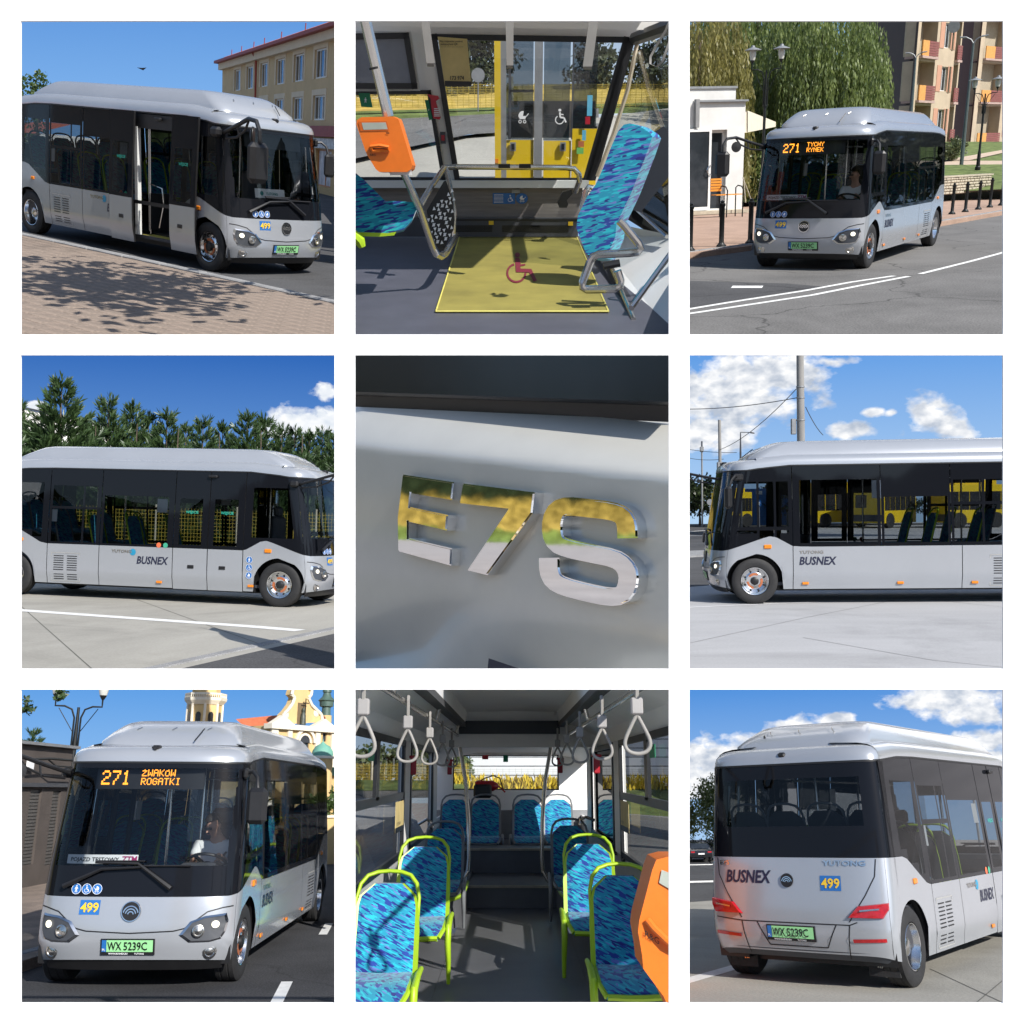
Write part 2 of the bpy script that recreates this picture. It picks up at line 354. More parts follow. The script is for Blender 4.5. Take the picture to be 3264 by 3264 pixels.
yellowmat = mat('yellow_floor', (0.40, 0.33, 0.05), 0.8, var=0.22, scale=5, bump=0.1, var2=(0.52, 0.44, 0.09))
def fabric_mat(sc=(24, 11, 66), ax='X_AXIS', ang=24):
    m, n, l, out = node_mat('seat_fabric'); b = n.new('ShaderNodeBsdfPrincipled'); l.new(b.outputs[0], out.inputs[0]); b.inputs['Roughness'].default_value = 0.9
    b.inputs['Sheen Weight'].default_value = 0.2
    tc = n.new('ShaderNodeTexCoord'); mp = n.new('ShaderNodeMapping'); mp.inputs['Scale'].default_value = sc; vr = n.new('ShaderNodeVectorRotate'); vr.rotation_type = ax; vr.inputs['Angle'].default_value = R(ang)
    l.new(tc.outputs['Object'], vr.inputs[0]); l.new(vr.outputs[0], mp.inputs[0]); col = None
    base = (0.010, 0.26, 0.40)
    for i, (c, th, off) in enumerate((((0.015, 0.42, 0.52), .56, 0), ((0.12, 0.17, 0.48), .64, 5), ((0.012, 0.045, 0.27), .56, 11), ((0.010, 0.02, 0.18), .63, 17))):
        o2 = n.new('ShaderNodeVectorMath'); o2.operation = 'ADD'; o2.inputs[1].default_value = (off, off * 1.7, off * .6); l.new(mp.outputs[0], o2.inputs[0])
        nz = n.new('ShaderNodeTexNoise'); nz.inputs['Scale'].default_value = 1.0; nz.inputs['Detail'].default_value = 1.0; l.new(o2.outputs[0], nz.inputs[0])
        rp = n.new('ShaderNodeValToRGB'); rp.color_ramp.elements[0].position = th; rp.color_ramp.elements[1].position = th + .015; l.new(nz.outputs[0], rp.inputs[0])
        mx = n.new('ShaderNodeMix'); mx.data_type = 'RGBA'; l.new(rp.outputs[0], mx.inputs[0])
        if col is None: mx.inputs[6].default_value = (*base, 1)
        else: l.new(col, mx.inputs[6])
        mx.inputs[7].default_value = (*c, 1); col = mx.outputs[2]
    l.new(col, b.inputs['Base Color']); return m
fabric = fabric_mat()

# ------------------------------------------------------------------ the minibus body surface (x measured back from the nose)
BL, NF, AF, NB, AB = 6.6, 3.0, 0.42, 4.0, 0.30
def tab(t): 
    xs = [a for a, _ in t]; ys = [b for _, b in t]
    return lambda q: float(np.interp(q, xs, ys))
FX = tab([(.18, .13), (.3, .045), (.45, .005), (.6, 0), (.8, .015), (.92, .035), (1.2, .07), (2.25, .25), (2.35, .30), (2.5, .42)])
RX = tab([(.2, .15), (.35, .05), (.5, 0), (.75, .005), (1.28, .06), (2.25, .16), (2.4, .22)])
WZ = tab([(.2, .985), (.40, 1.012), (.46, 1.03), (.96, 1.03), (1.3, 1.02), (2.3, .965), (2.45, .95)])
ZBELT = tab([(0, .90), (.2, .90), (.3, .92), (.86, 1.11), (.97, 1.14), (1.08, 1.12), (1.34, .975), (1.42, .96), (5.22, .96), (5.36, .985), (5.88, 1.25), (6.02, 1.28), (6.7, 1.28)])
ZTOP = tab([(0, 2.25), (.35, 2.25), (.6, 2.255), (1.15, 2.33), (5.55, 2.33), (6.15, 2.27), (6.7, 2.25)])
def sp(st, z, ins=0.0, out=0.0):
    """surface point of station st at height z"""
    if st[0] == 'S':
        return Vector((-st[2], st[1] * (WZ(z) - ins + out), z))
    ph = st[1]; n = NF if st[0] == 'F' else NB; a = AF if st[0] == 'F' else AB
    t = math.copysign(abs(math.sin(ph)) ** (2 / n), ph); off = a * (1 - abs(math.cos(ph)) ** (2 / n)); c = abs(math.cos(ph))
    if st[0] == 'F': return Vector((-(FX(z) + off + ins * 1.3) + out * c, (WZ(z) - ins + out * abs(t)) * t, z))
    return Vector((-(BL - RX(z) - off - ins) - out * c, (WZ(z) - ins + out * abs(t)) * t, z))
def stx(st, z=.6): return -sp(st, z).x
def bottom(st):
    x = stx(st, .5); z = .25
    if st[0] == 'F': z = .225 + .075 * max(0, math.cos(st[1])) ** .6
    if st[0] == 'B': z = .34 - .06 * abs(math.sin(st[1])) ** 6
    for ax in (.72, 5.93):
        if abs(x - ax) < .47 and (st[0] == 'S' or abs(math.sin(st[1])) > .9): z = max(z, .385 + math.sqrt(.47 ** 2 - (x - ax) ** 2) * .98)
    return z
def belt(st): return ZBELT(stx(st, .95))
def topz(st): return ZTOP(stx(st, 2.2))
def Fst(a, b, n): return [('F', R(a + (b - a) * i / n)) for i in range(n + 1)]
def Bst(a, b, n): return [('B', R(a + (b - a) * i / n)) for i in range(n + 1)]
def Sst(sd, a, b, step=.06):
    n = max(2, int(abs(b - a) / step)); return [('S', sd, a + (b - a) * i / n) for i in range(n + 1)]
def skin(sts, lo, hi, n):
    mb = MB(); mb.grid([[sp(s, lo(s) + (hi(s) - lo(s)) * j / n) for s in sts] for j in range(n + 1)]); return mb
def cells(sts, zl, test):
    """split a band of stations into two meshes by test(x, z): (passing, failing); zl(st) gives rising z lines"""
    a, b = MB(), MB()
    for i in range(len(sts) - 1):
        s0, s1 = sts[i], sts[i + 1]; l0, l1 = zl(s0), zl(s1)
        for j in range(len(l0) - 1):
            if l0[j + 1] - l0[j] < 1e-4 and l1[j + 1] - l1[j] < 1e-4: continue
            q = [sp(s0, l0[j]), sp(s1, l1[j]), sp(s1, l1[j + 1]), sp(s0, l0[j + 1])]
            xm = (stx(s0, 1.6) + stx(s1, 1.6)) / 2; zm = (l0[j] + l0[j + 1] + l1[j] + l1[j + 1]) / 4; ym = (q[0].y + q[1].y) / 2
            (a if test(xm, ym, zm) else b).add(q, [(0, 1, 2, 3)])
    return a, b
def weld(mb):
    d = {}; idx = []; vs = []
    for p in mb.v:
        k = (round(p[0], 5), round(p[1], 5), round(p[2], 5))
        if k not in d: d[k] = len(vs); vs.append(p)
        idx.append(d[k])
    mb.v = vs; mb.f = [tuple(dict.fromkeys(idx[i] for i in f)) for f in mb.f]; mb.f = [f for f in mb.f if len(f) > 2]; return mb
def front_fn(u, v, h):
    w = WZ(v); t = max(-.9999, min(.9999, u / w)); c = (1 - abs(t) ** NF) ** (1 / NF); off = AF * (1 - c)
    slope = AF / w * abs(t) ** (NF - 1) / max(c, .12) ** (NF - 1); nx = 1 / math.hypot(1, slope); ny = slope * nx * (1 if t > 0 else -1)
    return Vector((-(FX(v) + off) + h * nx, u + h * ny, v))
def rear_fn(u, v, h):
    y = -u; w = WZ(v); t = max(-.9999, min(.9999, y / w)); c = (1 - abs(t) ** NB) ** (1 / NB); off = AB * (1 - c)
    slope = AB / w * abs(t) ** (NB - 1) / max(c, .12) ** (NB - 1); nx = 1 / math.hypot(1, slope); ny = slope * nx * (1 if t > 0 else -1)
    return Vector((-(BL - RX(v) - off) - h * nx, y + h * ny, v))
def side_fn(sd, x0):
    return lambda u, v, h: Vector((-(x0 + sd * u), sd * (WZ(v) + h), v))
def circ(r, n=16, cx=0, cy=0, a0=0, a1=2 * PI): return [(cx + r * math.cos(a0 + (a1 - a0) * i / n), cy + r * math.sin(a0 + (a1 - a0) * i / n)) for i in range(n)]
def ribbon(pts, w):
    """2D polyline -> list of quads (as polygons)"""
    out = []
    for (x0, y0), (x1, y1) in zip(pts[:-1], pts[1:]):
        dx, dy = x1 - x0, y1 - y0; l = math.hypot(dx, dy) or 1; nx, ny = -dy / l * w / 2, dx / l * w / 2
        out.append([(x0 + nx, y0 + ny), (x0 - nx, y0 - ny), (x1 - nx, y1 - ny), (x1 + nx, y1 + ny)])
    return out
def arc(r, a0, a1, n=10, cx=0, cy=0): return [(cx + r * math.cos(R(a0 + (a1 - a0) * i / n)), cy + r * math.sin(R(a0 + (a1 - a0) * i / n))) for i in range(n + 1)]
def decal(mb, polys, fn, off):
    for p in polys: mb.add([fn(u, v, off) for u, v in p], [tuple(range(len(p)))])
    return mb
def pict(kind, cx, cy, s):
    """white pictogram polygons: walker, wheelchair, pram (within radius s)"""
    P = []
    if kind == 'walk':
        P.append(circ(.14 * s, 8, cx, cy + .62 * s)); P.append([(cx - .16 * s, cy + .42 * s), (cx + .16 * s, cy + .42 * s), (cx + .13 * s, cy - .05 * s), (cx - .13 * s, cy - .05 * s)])
        for a in (-1, 1): P += ribbon([(cx + a * .06 * s, cy), (cx + a * .2 * s, cy - .7 * s)], .14 * s); P += ribbon([(cx + a * .15 * s, cy + .35 * s), (cx + a * .36 * s, cy - .05 * s)], .1 * s)
    elif kind == 'chair':
        P.append(circ(.14 * s, 8, cx - .02 * s, cy + .62 * s)); P += ribbon([(cx - .02 * s, cy + .42 * s), (cx + .02 * s, cy - .05 * s), (cx + .36 * s, cy - .08 * s), (cx + .55 * s, cy - .52 * s)], .16 * s)
        P += ribbon([(cx, cy + .25 * s), (cx + .32 * s, cy + .2 * s)], .1 * s); P += ribbon(arc(.38 * s, 120, 350, 10, cx - .05 * s, cy - .28 * s), .09 * s)
    else:
        P.append([(cx - .1 * s, cy + .05 * s)] + arc(.5 * s, 0, 100, 8, cx - .1 * s, cy + .05 * s)); P.append([(cx - .5 * s, cy + .05 * s), (cx + .42 * s, cy + .05 * s), (cx + .25 * s, cy - .25 * s), (cx - .35 * s, cy - .25 * s)])
        for a in (-.28, .22): P += ribbon(arc(.15 * s, 0, 360, 8, cx + a * s, cy - .5 * s), .08 * s)
        P += ribbon([(cx - .5 * s, cy + .05 * s), (cx - .72 * s, cy + .3 * s)], .08 * s)
    return P

BUS = []      # specs: (name, mesh, parent index or None, tags, matrix or None)
def bp(name, mb, m, par=None, tags='', mx=None, smooth=True, ang=35, recalc=True):
    me = mb if isinstance(mb, bpy.types.Mesh) else mb.mesh(name, m, smooth, ang, recalc)
    BUS.append((name, me, par, set(tags.split()), mx)); return len(BUS) - 1
gap = .006
# lower skin
def lower(name, sts, tags, n=7): return bp(name, skin(sts, bottom, belt, n), silver, None, tags, ang=50)
FCUT = 74
i_front = lower('front_panel', Fst(-FCUT, FCUT, 60), 'front', 10)
for sd, nm in ((-1, 'right'), (1, 'left')):
    x1 = 1.395 if sd < 0 else 1.35
    lower('front_wing', Fst(sd * (FCUT + .5), sd * 90, 22) + Sst(sd, .74, x1 - gap, .03), nm, 8)
D0, D1, D2, S1, S2 = 1.395, 2.065, 2.73, 4.17, 5.21
L0, L1 = 1.35, 4.10
LM, LN = 2.80, 3.93
lower('side_panel', Sst(-1, D2 + gap, S1 - gap, .3), 'right'); lower('side_panel', Sst(-1, S1 + gap, S2 - gap, .3), 'right')
lower('side_panel', Sst(1, L0 + gap, L1 - gap, .3), 'left'); lower('side_panel', Sst(1, L1 + gap, 5.21 - gap, .3), 'left')
for sd, nm in ((-1, 'right'), (1, 'left')):
    lower('rear_wing', Sst(sd, S2 + gap, 6.28, .03) + Bst(sd * 90, sd * 66, 22), nm + ' rear', 8)
i_rear = lower('rear_hatch', Bst(-65.4, 65.4, 40), 'rear', 10)
# liner and underframe
lin_sts = Fst(-90, 90, 40) + Sst(1, .8, 6.2, .4) + Bst(90, -90, 30) + Sst(-1, 6.2, .8, .4) + [('F', R(-90))]
mb = MB(); mb.grid([[sp(s, z, .035) for s in lin_sts] for z in (.87, .93)]); 
for sd in (-1, 1):
    mb.grid([[Vector((-x, sd * (WZ(z) - .03), z)) for x in (D2 + .02 if sd < 0 else L0 + .02, S2)] for z in (.26, .9)])
bp('inner_liner', mb, blackpl, None, 'front rear left right')
bp('door_liner', MB().grid([[Vector((-x, -(WZ(z) - .03), z)) for x in (D0 + .02, D2)] for z in (.26, .9)]), blackpl, None, 'right closed_door')
mb = MB().box2((-6.2, -.68, .2), (-.35, .68, .40))
for ax in (.72, 5.93):
    for sd in (-1, 1):
        mb.grid([[Vector((-ax + .49 * math.cos(R(a)), sd * y, .385 + .49 * math.sin(R(a)))) for a in range(-18, 199, 18)] for y in (.64, .985)])
        mb.add([Vector((-ax + .49 * math.cos(R(a)), sd * .645, .385 + .49 * math.sin(R(a)))) for a in range(-18, 199, 18)], [tuple(range(13))])
bp('underframe', mb, blackpl, None, 'front rear left right')
mb = MB(); sts = Fst(-62, 62, 30); mb.grid([[sp(s, .19 + (bottom(s) - .17) * j / 2, .012) for s in sts] for j in range(3)]); bp('front_lip', mb, blackpl, i_front, 'front')
mb = MB(); sts = Bst(-72, 72, 30); mb.grid([[sp(s, (bottom(s) - .06) + .085 * j / 2, .02, .022 * j / 2) for s in sts] for j in range(3)]); bp('rear_lip', mb, darkgrey, i_rear, 'rear')
# glazed band: windscreen
def band(name, sts, zs, test, tags, glassmat=pane, frame_name='window_surround', par=None):
    def zl(st):
        lo, hi = belt(st) + .004, topz(st); return [min(max(z, lo), hi) for z in [lo] + zs + [hi]]
    a, b = cells(sts, zl, test); i = bp(name, weld(b), blackgl, par, tags, ang=60)
    if a.v: bp('pane', weld(a), glassmat, i if par is None else par, tags, ang=60)
    return i
i_ws = band('windscreen', Fst(-73, 73, 56), [1.2, 1.5, 1.8, 2.0, 2.19], lambda x, y, z: 1.2 < z < 2.19 and abs(y) < .90, 'front', pane_clear)
for sd, nm in ((-1, 'right'), (1, 'left')):
    x1 = D0 if sd < 0 else L0
    bars = (lambda x: False) if sd < 0 else (lambda x: .76 < x < .80 or 1.02 < x < 1.06)
    zz = [1.19, 1.24, 1.30, 1.5, 1.8, 2.06]
    band('front_quarter_window', Fst(sd * 73.5, sd * 90, 14) + Sst(sd, .74, x1 - gap, .02), zz,
         (lambda x, y, z: .52 < x < 1.24 and 1.19 < z < 2.06) if sd < 0 else (lambda x, y, z: .50 < x < 1.28 and 1.14 < z < 2.06 and not (.76 < x < .80 or 1.04 < x < 1.08) and not (1.24 < z < 1.30)), nm)
def sband(sd, a, b, z0, z1, tags, bar=None, ia=.05, ib=.05, name='window', par=None, vbar=None):
    zs = sorted([z0, z1] + ([bar - .025, bar + .025] if bar else []))
    xs = sorted(set([a + gap, a + ia, b - ib, b - gap] + ([vbar - .02, vbar + .02] if vbar else []) + [a + (b - a) * i / 5 for i in (1, 2, 3, 4)]))
    return band(name, [('S', sd, x) for x in xs], zs, lambda x, y, z: a + ia < x < b - ib and z0 < z < z1 and not (bar and abs(z - bar) < .025) and not (vbar and abs(x - vbar) < .02), tags, par=par)
sband(-1, D2, S1, 1.0, 1.86, 'right', ia=.12, ib=.06)
sband(-1, S1, S2, 1.0, 2.02, 'right', bar=1.62, ia=.08, ib=.06, vbar=4.52)
sband(1, L0, LM, 1.02, 2.08, 'left', ia=.12, ib=.06)
sband(1, LM, LN, 1.02, 1.78, 'left')
sband(1, LN, S2, 1.02, 2.05, 'left', bar=1.66, vbar=4.45)
for sd, nm in ((-1, 'right'), (1, 'left')):
    band('rear_quarter_window', Sst(sd, S2 + gap, 6.28, .06) + Bst(sd * 90, sd * 76, 8), [1.08, 1.2, 1.35, 1.6, 2.06], lambda x, y, z: S2 + .1 < x < 6.0 and z < 2.06 and z > ZBELT(x) + .06, nm + ' rear')
i_rw = band('rear_window', Bst(-75, 75, 40), [1.6, 1.85, 2.1], lambda x, y, z: 1.6 < z < 2.1 and abs(y) < .80, 'rear')
# door leaves
DOORS = []
for a, b in ((D0, D1), (D1, D2)):
    i = bp('door', skin(Sst(-1, a + gap, b - gap, .3), lambda s: .24, lambda s: .96, 7), silver, None, 'right door%d' % len(DOORS), ang=50); DOORS.append(i)
    sband(-1, a, b, 1.02, 1.84, 'right', ia=.13, ib=.1, name='door_window', par=i)
    mb = MB(); mb.cbox((-(a + b) / 2 - (.05 if a == D0 else -.02), -1.035, .64), (.12, .016, .06), .006); bp('handle', mb, blackpl, i, 'right')
    mb = MB(); fn = side_fn(-1, 0)
    text_on(mb, 'WEJSCIE', side_fn(-1, b - .22), 0, 1.58, .045, .004, bold=.02); bp('lettering', mb, mat('green_lettering', (0.02, 0.35, 0.25), .5), i, 'right', smooth=False)
    mb = MB()
    for x in (a + gap, b - gap): mb.grid([[Vector((-x, -(WZ(z) - .03), z)), Vector((-x, -(WZ(z) + .003), z))] for z in (.24, .6, .96, 1.3, 2.33)])
    bp('door_edge', mb, blackpl, i, 'right')
# roof
loop = Fst(0, 90, 24) + Sst(1, .78, 6.22, .5) + Bst(90, -90, 30) + Sst(-1, 6.22, .78, .5) + Fst(-90, 0, 24)
rows = []
for ins, dz in ((-.004, 0), (0, .05), (.015, .10), (.05, .145), (.11, .175), (.22, .195), (.5, .21)):
    rows.append([sp(s, topz(s), ins) + Vector((0, 0, dz)) for s in loop])
mb = MB().grid(rows); k = len(loop); o = len(mb.v) - k; mb.f.append(tuple(range(o, o + k)))
i_roof = bp('roof', weld(mb), silver, None, 'front rear left right', ang=60)
mb = MB(); mb.grid([[sp(s, topz(s) + .0, 0, .007) + Vector((0, 0, -.012 + .022 * j)) for s in loop] for j in range(2)]); bp('gutter', mb, blackpl, i_roof, 'front rear left right')
# roof pod
def rrect(x0, x1, w, r, z, n=7):
    pts = []
    for cx, cy, a in ((x0 + r, w - r, 90), (x0 + r, -w + r, 180), (x1 - r, -w + r, 270), (x1 - r, w - r, 0)):
        for i in range(n + 1):
            t = R(a + 90 * i / n); 
            pts.append((-(cx + r * math.cos(t)), cy + r * math.sin(t), z))
    return pts
rings = [rrect(.66, 6.2, .80, .24, 2.45), rrect(.69, 6.17, .795, .24, 2.50), rrect(.84, 6.0, .745, .26, 2.60), rrect(1.0, 5.82, .69, .28, 2.685), rrect(1.10, 5.72, .65, .28, 2.725), rrect(1.2, 5.6, .60, .28, 2.748), rrect(1.4, 5.4, .48, .26, 2.762), rrect(1.7, 5.1, .3, .2, 2.768)]
mb = MB(); rr = [r + [r[0]] for r in rings]; mb.grid(rr); o = len(mb.v) - len(rr[0]); mb.f.append(tuple(range(o, o + len(rr[0]) - 1)))
i_pod = bp('battery_pod', weld(mb), silver, i_roof, 'front rear left right', ang=85)
mb = MB()
for y in (-.4, 0, .4): mb.tube([(-.90, y - .02, 2.60), (-.87, y, 2.635), (-.93, y + .03, 2.66)], .006, 5)
bp('lifting_eye', mb, steel, i_roof, 'front')
mb = MB()
for y in (-.4, 0, .35): mb.tube([(-5.97, y - .02, 2.60), (-6.0, y, 2.63), (-5.94, y + .03, 2.66)], .006, 5)
bp('lifting_eye', mb, steel, i_roof, 'rear')
mb = MB().cbox((-.36, 0, 2.40), (.10, .10, .07), .02); mb.lathe([(.022, 0), (.022, .03)], (-.315, 0, 2.40), (1, 0, 0), 10); bp('camera_housing', mb, blackpl, i_roof, 'front')
mb = MB().cbox((-6.40, .05, 2.36), (.08, .09, .06), .02); bp('camera_housing', mb, blackpl, i_roof, 'rear')
mb = MB().tube([(-.62, .33, 2.5), (-.80, .38, 2.64)], .008, 5); bp('aerial', mb, blackpl, i_roof, 'front left')
mb = MB().lathe([(.045, 0), (.03, .04), (.008, .14)], (-6.0, .42, 2.48), (-.2, 0, 1), 8); mb.cbox((-5.9, .2, 2.5), (.12, .1, .05), .02); bp('aerial', mb, blackpl, i_roof, 'rear')
# wheels
def wheel(ax, sd, front):
    q = Matrix.Translation((-ax, sd * .885, .385)); t = 'left' if sd > 0 else 'right'
    tg = t + (' front' if front else ' rear')
    prof = [(.235, -.11), (.36, -.115), (.383, -.095), (.385, -.05), (.379, -.045), (.379, -.035), (.385, -.03), (.385, .03), (.379, .035), (.379, .045), (.385, .05), (.383, .095), (.36, .115), (.30, .122), (.245, .112), (.235, .08)]
    i = bp('wheel', MB().lathe(prof, (0, 0, 0), (0, sd, 0), 40, cap=False), rubber, None, tg, q)
    d = .06 if front else -.02
    rim = [(.238, .10), (.232, .112), (.222, .108), (.205, .03), (.18, d - .01), (.15, d), (.135, d + .012), (.12, d + .012), (.1, d + .01), (.0, d + .01)]
    bp('rim', MB().lathe(rim, (0, 0, 0), (0, sd, 0), 40, cap=False), chrome, i, tg)
    mb = MB()
    for j in range(8): a = 2 * PI * (j + .5) / 8; mb.lathe([(.018, 0), (.018, .006)], (.172 * math.cos(a), sd * (d + .0), .172 * math.sin(a)), (0, sd, 0), 8)
    bp('rim_hole', mb, blackpl, i, tg)
    if front:
        mb = MB()
        for j in range(3):
            a0 = 40 + 120 * j
            pts = arc(.098, a0, a0 + 75, 8); out = arc(.135, a0 + 75, a0, 8)
            mb.prism(pts + out, lambda u, v, h: Vector((u, sd * h, v)), d + .012, d + .03)
        bp('hub_cover', mb, orange_hub, i, tg)
        bp('hub', MB().lathe([(.07, 0), (.065, .05), (.05, .06), (.0, .06)], (0, sd * d, 0), (0, sd, 0), 16), blackpl, i, tg)
    else:
        bp('hub', MB().lathe([(.095, 0), (.09, .06), (.06, .075), (.0, .075)], (0, sd * (d + .01), 0), (0, sd, 0), 18), steel, i, tg)
for sd in (-1, 1):
    wheel(.72, sd, True); wheel(5.93, sd, False)
# front details
mb = MB(); seam = [(-.985, .80), (-.9, .79), (-.76, .755), (-.64, .665), (-.55, .6), (-.44, .575), (0, .555), (.44, .575), (.55, .6), (.64, .665), (.76, .755), (.9, .79), (.985, .80)]
fine = []
for (a, b), (c, d) in zip(seam[:-1], seam[1:]):
    for t in range(4): fine.append((a + (c - a) * t / 4, b + (d - b) * t / 4))
fine.append(seam[-1]); decal(mb, ribbon(fine, .012), front_fn, .003)
bp('hatch_seam', mb, blackpl, i_front, 'front', smooth=False)
HL = [(.50, .535), (.60, .665), (.74, .715), (.935, .735), (.955, .66), (.94, .565), (.90, .49), (.80, .465), (.60, .465)]
def shrink(p, k, cx=None, cy=None):
    cx = sum(a for a, _ in p) / len(p); cy = sum(b for _, b in p) / len(p); return [(cx + (a - cx) * k, cy + (b - cy) * k) for a, b in p]
def dense(p, n=4): return [(a + (c - a) * t / n, b + (d - b) * t / n) for (a, b), (c, d) in zip(p, p[1:] + p[:1]) for t in range(n)]
for sg in (-1, 1):
    mir = lambda P: [(sg * a, b) for a, b in P]
    mb = MB(); o_, i_ = dense(mir(HL)), dense(mir(shrink(HL, .86)))
    for off, lst in ((0, 1),):
        k = len(o_); mb.add([front_fn(u, v, .004) for u, v in o_] + [front_fn(u, v, .018) for u, v in i_], [(j, (j + 1) % k, k + (j + 1) % k, k + j) for j in range(k)])
    i = bp('headlight', mb, chrome, i_front, 'front')
    BUS[i][3].add('sub')
    mb = MB(); p = dense(mir(shrink(HL, .87))); c = (sg * .76, .6); mb.add([front_fn(u, v, .012) for u, v in p] + [front_fn(*c, .008)], [(j, (j + 1) % len(p), len(p)) for j in range(len(p))])
    bp('lamp_bed', mb, darkgrey, i_front, 'front')
    mb = MB(); decal(mb, [circ(.036, 16, sg * .84, .635)], front_fn, .022); bp('daytime_lamp', mb, drl, i_front, 'front', smooth=False)
    mb = MB(); mb.lathe([(.062, 0), (.062, .03), (.048, .034), (.045, .02), (0, .03)], front_fn(sg * .685, .575, .004), (1, sg * .25, 0), 16); bp('lens', mb, steel, i_front, 'front')
    mb = MB(); mb.lathe([(.072, 0), (.05, .006), (.044, .0), (.03, .006), (0, .008)], front_fn(sg * .80, .37, .002), (1, sg * .35, -.1), 16); bp('fog_lamp', mb, steel, i_front, 'front')
mb = MB().prism(circ(.098, 24, 0, .765), front_fn, .002, .016); i = bp('emblem', mb, blackpl, i_front, 'front')
mb = MB()
for q, r in enumerate((.028, .052, .076)): decal(mb, ribbon(arc(r, 5 + q * 3, 175 - q * 3, 10, 0, .735 + q * .002), .011), front_fn, .019)
decal(mb, ribbon(arc(.094, 0, 360, 24, 0, .765), .008), front_fn, .019); bp('emblem_arcs', mb, chrome, i_front, 'front', smooth=False)
def plate(fn, tags, par, u0, v0):
    mb = MB().prism([(u0 - .27, v0 - .085), (u0 + .27, v0 - .085), (u0 + .27, v0 + .07), (u0 - .27, v0 + .07)], fn, .004, .02); i = bp('number_plate', mb, blackpl, par, tags)
    mb = MB(); decal(mb, [[(u0 - .21, v0 - .055), (u0 + .255, v0 - .055), (u0 + .255, v0 + .058), (u0 - .21, v0 + .058)]], fn, .023); bp('plate_face', mb, plategreen, par, tags, smooth=False)
    mb = MB(); decal(mb, [[(u0 - .257, v0 - .055), (u0 - .212, v0 - .055), (u0 - .212, v0 + .058), (u0 - .257, v0 + .058)]], fn, .023); bp('country_band', mb, stickblue, par, tags, smooth=False)
    mb = MB(); text_on(mb, 'WX', fn, u0 - .2, v0 - .037, .078, .026, sx=.72, bold=.012); text_on(mb, '5239C', fn, u0 - .035, v0 - .037, .078, .026, sx=.80, bold=.012); bp('plate_lettering', mb, inkblack, par, tags, smooth=False)
    mb = MB(); text_on(mb, 'PL', fn, u0 - .25, v0 - .045, .022, .026, bold=.02); text_on(mb, 'WWW.BUSNEX.EU', fn, u0 - .19, v0 - .08, .016, .023, bold=.03); text_on(mb, 'YUTONG', fn, u0 + .07, v0 - .08, .016, .023, bold=.02)
    bp('small_lettering', mb, stickwhite, par, tags, smooth=False)
plate(front_fn, 'front', i_front, 0, .435)
def sticker499(fn, tags, par, u0, v0, s=1.0):
    mb = MB(); decal(mb, [[(u0 - .105 * s, v0 - .07 * s), (u0 + .105 * s, v0 - .07 * s), (u0 + .105 * s, v0 + .07 * s), (u0 - .105 * s, v0 + .07 * s)]], fn, .004); bp('fleet_number', mb, stickblue, par, tags, smooth=False)
    mb = MB(); text_on(mb, '499', fn, u0, v0 - .043 * s, .088 * s, .008, center=True, bold=.022, sx=1.0); bp('fleet_digits', mb, stickyel, par, tags, smooth=False)
sticker499(front_fn, 'front', i_front, -.43, .80)
def roundels(fn, cs, r, tags, par, off=.004):
    mb = MB()
    for c in cs: decal(mb, [circ(r, 20, *c)], fn, off)
    i = bp('roundel', mb, stickblue, par, tags, smooth=False); mb = MB()
    for c, kd in zip(cs, ('walk', 'chair', 'pram')): decal(mb, pict(kd, c[0], c[1], r * .92), fn, off + .003); decal(mb, ribbon(arc(r * .95, 0, 360, 20, *c), r * .08), fn, off + .003)
    bp('roundel_figure', mb, stickwhite, par, tags, smooth=False)
roundels(front_fn, [(-.60, .975), (-.49, .975), (-.38, .975)], .052, 'front', i_ws)
# wipers
for pts in ([(.38, .985), (.02, 1.225), (-.42, 1.235)], [(-.72, 1.0), (-.35, 1.17), (.05, 1.19)]):
    mb = MB().tube([front_fn(u, v, .05) for u, v in pts], [.028, .016, .012], 6); mb.tube([front_fn(u + du, pts[-1][1] + .012, .03) for u, du in ((pts[-1][0], 0), (pts[-1][0], .5))], .010, 5); bp('wiper', mb, blackpl, i_ws, 'front')
# mirrors
mb = MB().tube([(-.42, -.95, 2.14), (-.05, -1.08, 2.22), (.3, -1.2, 2.30), (.52, -1.28, 2.28), (.61, -1.31, 2.18), (.62, -1.31, 2.06)], .024, 8); mb.tube([(-.36, -.97, 2.08), (-.05, -1.07, 2.10), (.2, -1.16, 2.18), (.3, -1.2, 2.28)], .015, 6); mb.tube([(0, -1.08, 2.10), (0, -1.1, 2.22)], .012, 5)
i = I_MIR = bp('mirror_arm', mb, blackpl, None, 'front right'); mb = MB().cbox((.60, -1.32, 1.86), (.14, .25, .42), .05); bp('mirror', mb, blackpl, i, 'front right')
mb = MB().lathe([(0, 0), (.085, .01), (.09, .03), (.05, .05), (0, .055)], (.36, -1.16, 2.14), (-.6, -.5, 0), 14); bp('round_mirror', mb, blackpl, i, 'front right')
mb = MB().cbox((-.5, -1.0, 2.14), (.16, .09, .11), .03); bp('camera_pod', mb, blackpl, i, 'front right')
mb = MB().tube([(-.46, .95, 2.14), (-.40, 1.06, 2.16), (-.34, 1.12, 2.10), (-.30, 1.14, 1.98)], .02, 7); mb.cbox((-.47, .97, 2.14), (.16, .06, .12), .025)
i = bp('mirror_arm', mb, blackpl, None, 'front left'); mb = MB().cbox((-.27, 1.15, 1.80), (.12, .22, .38), .045); bp('mirror', mb, blackpl, i, 'front left')
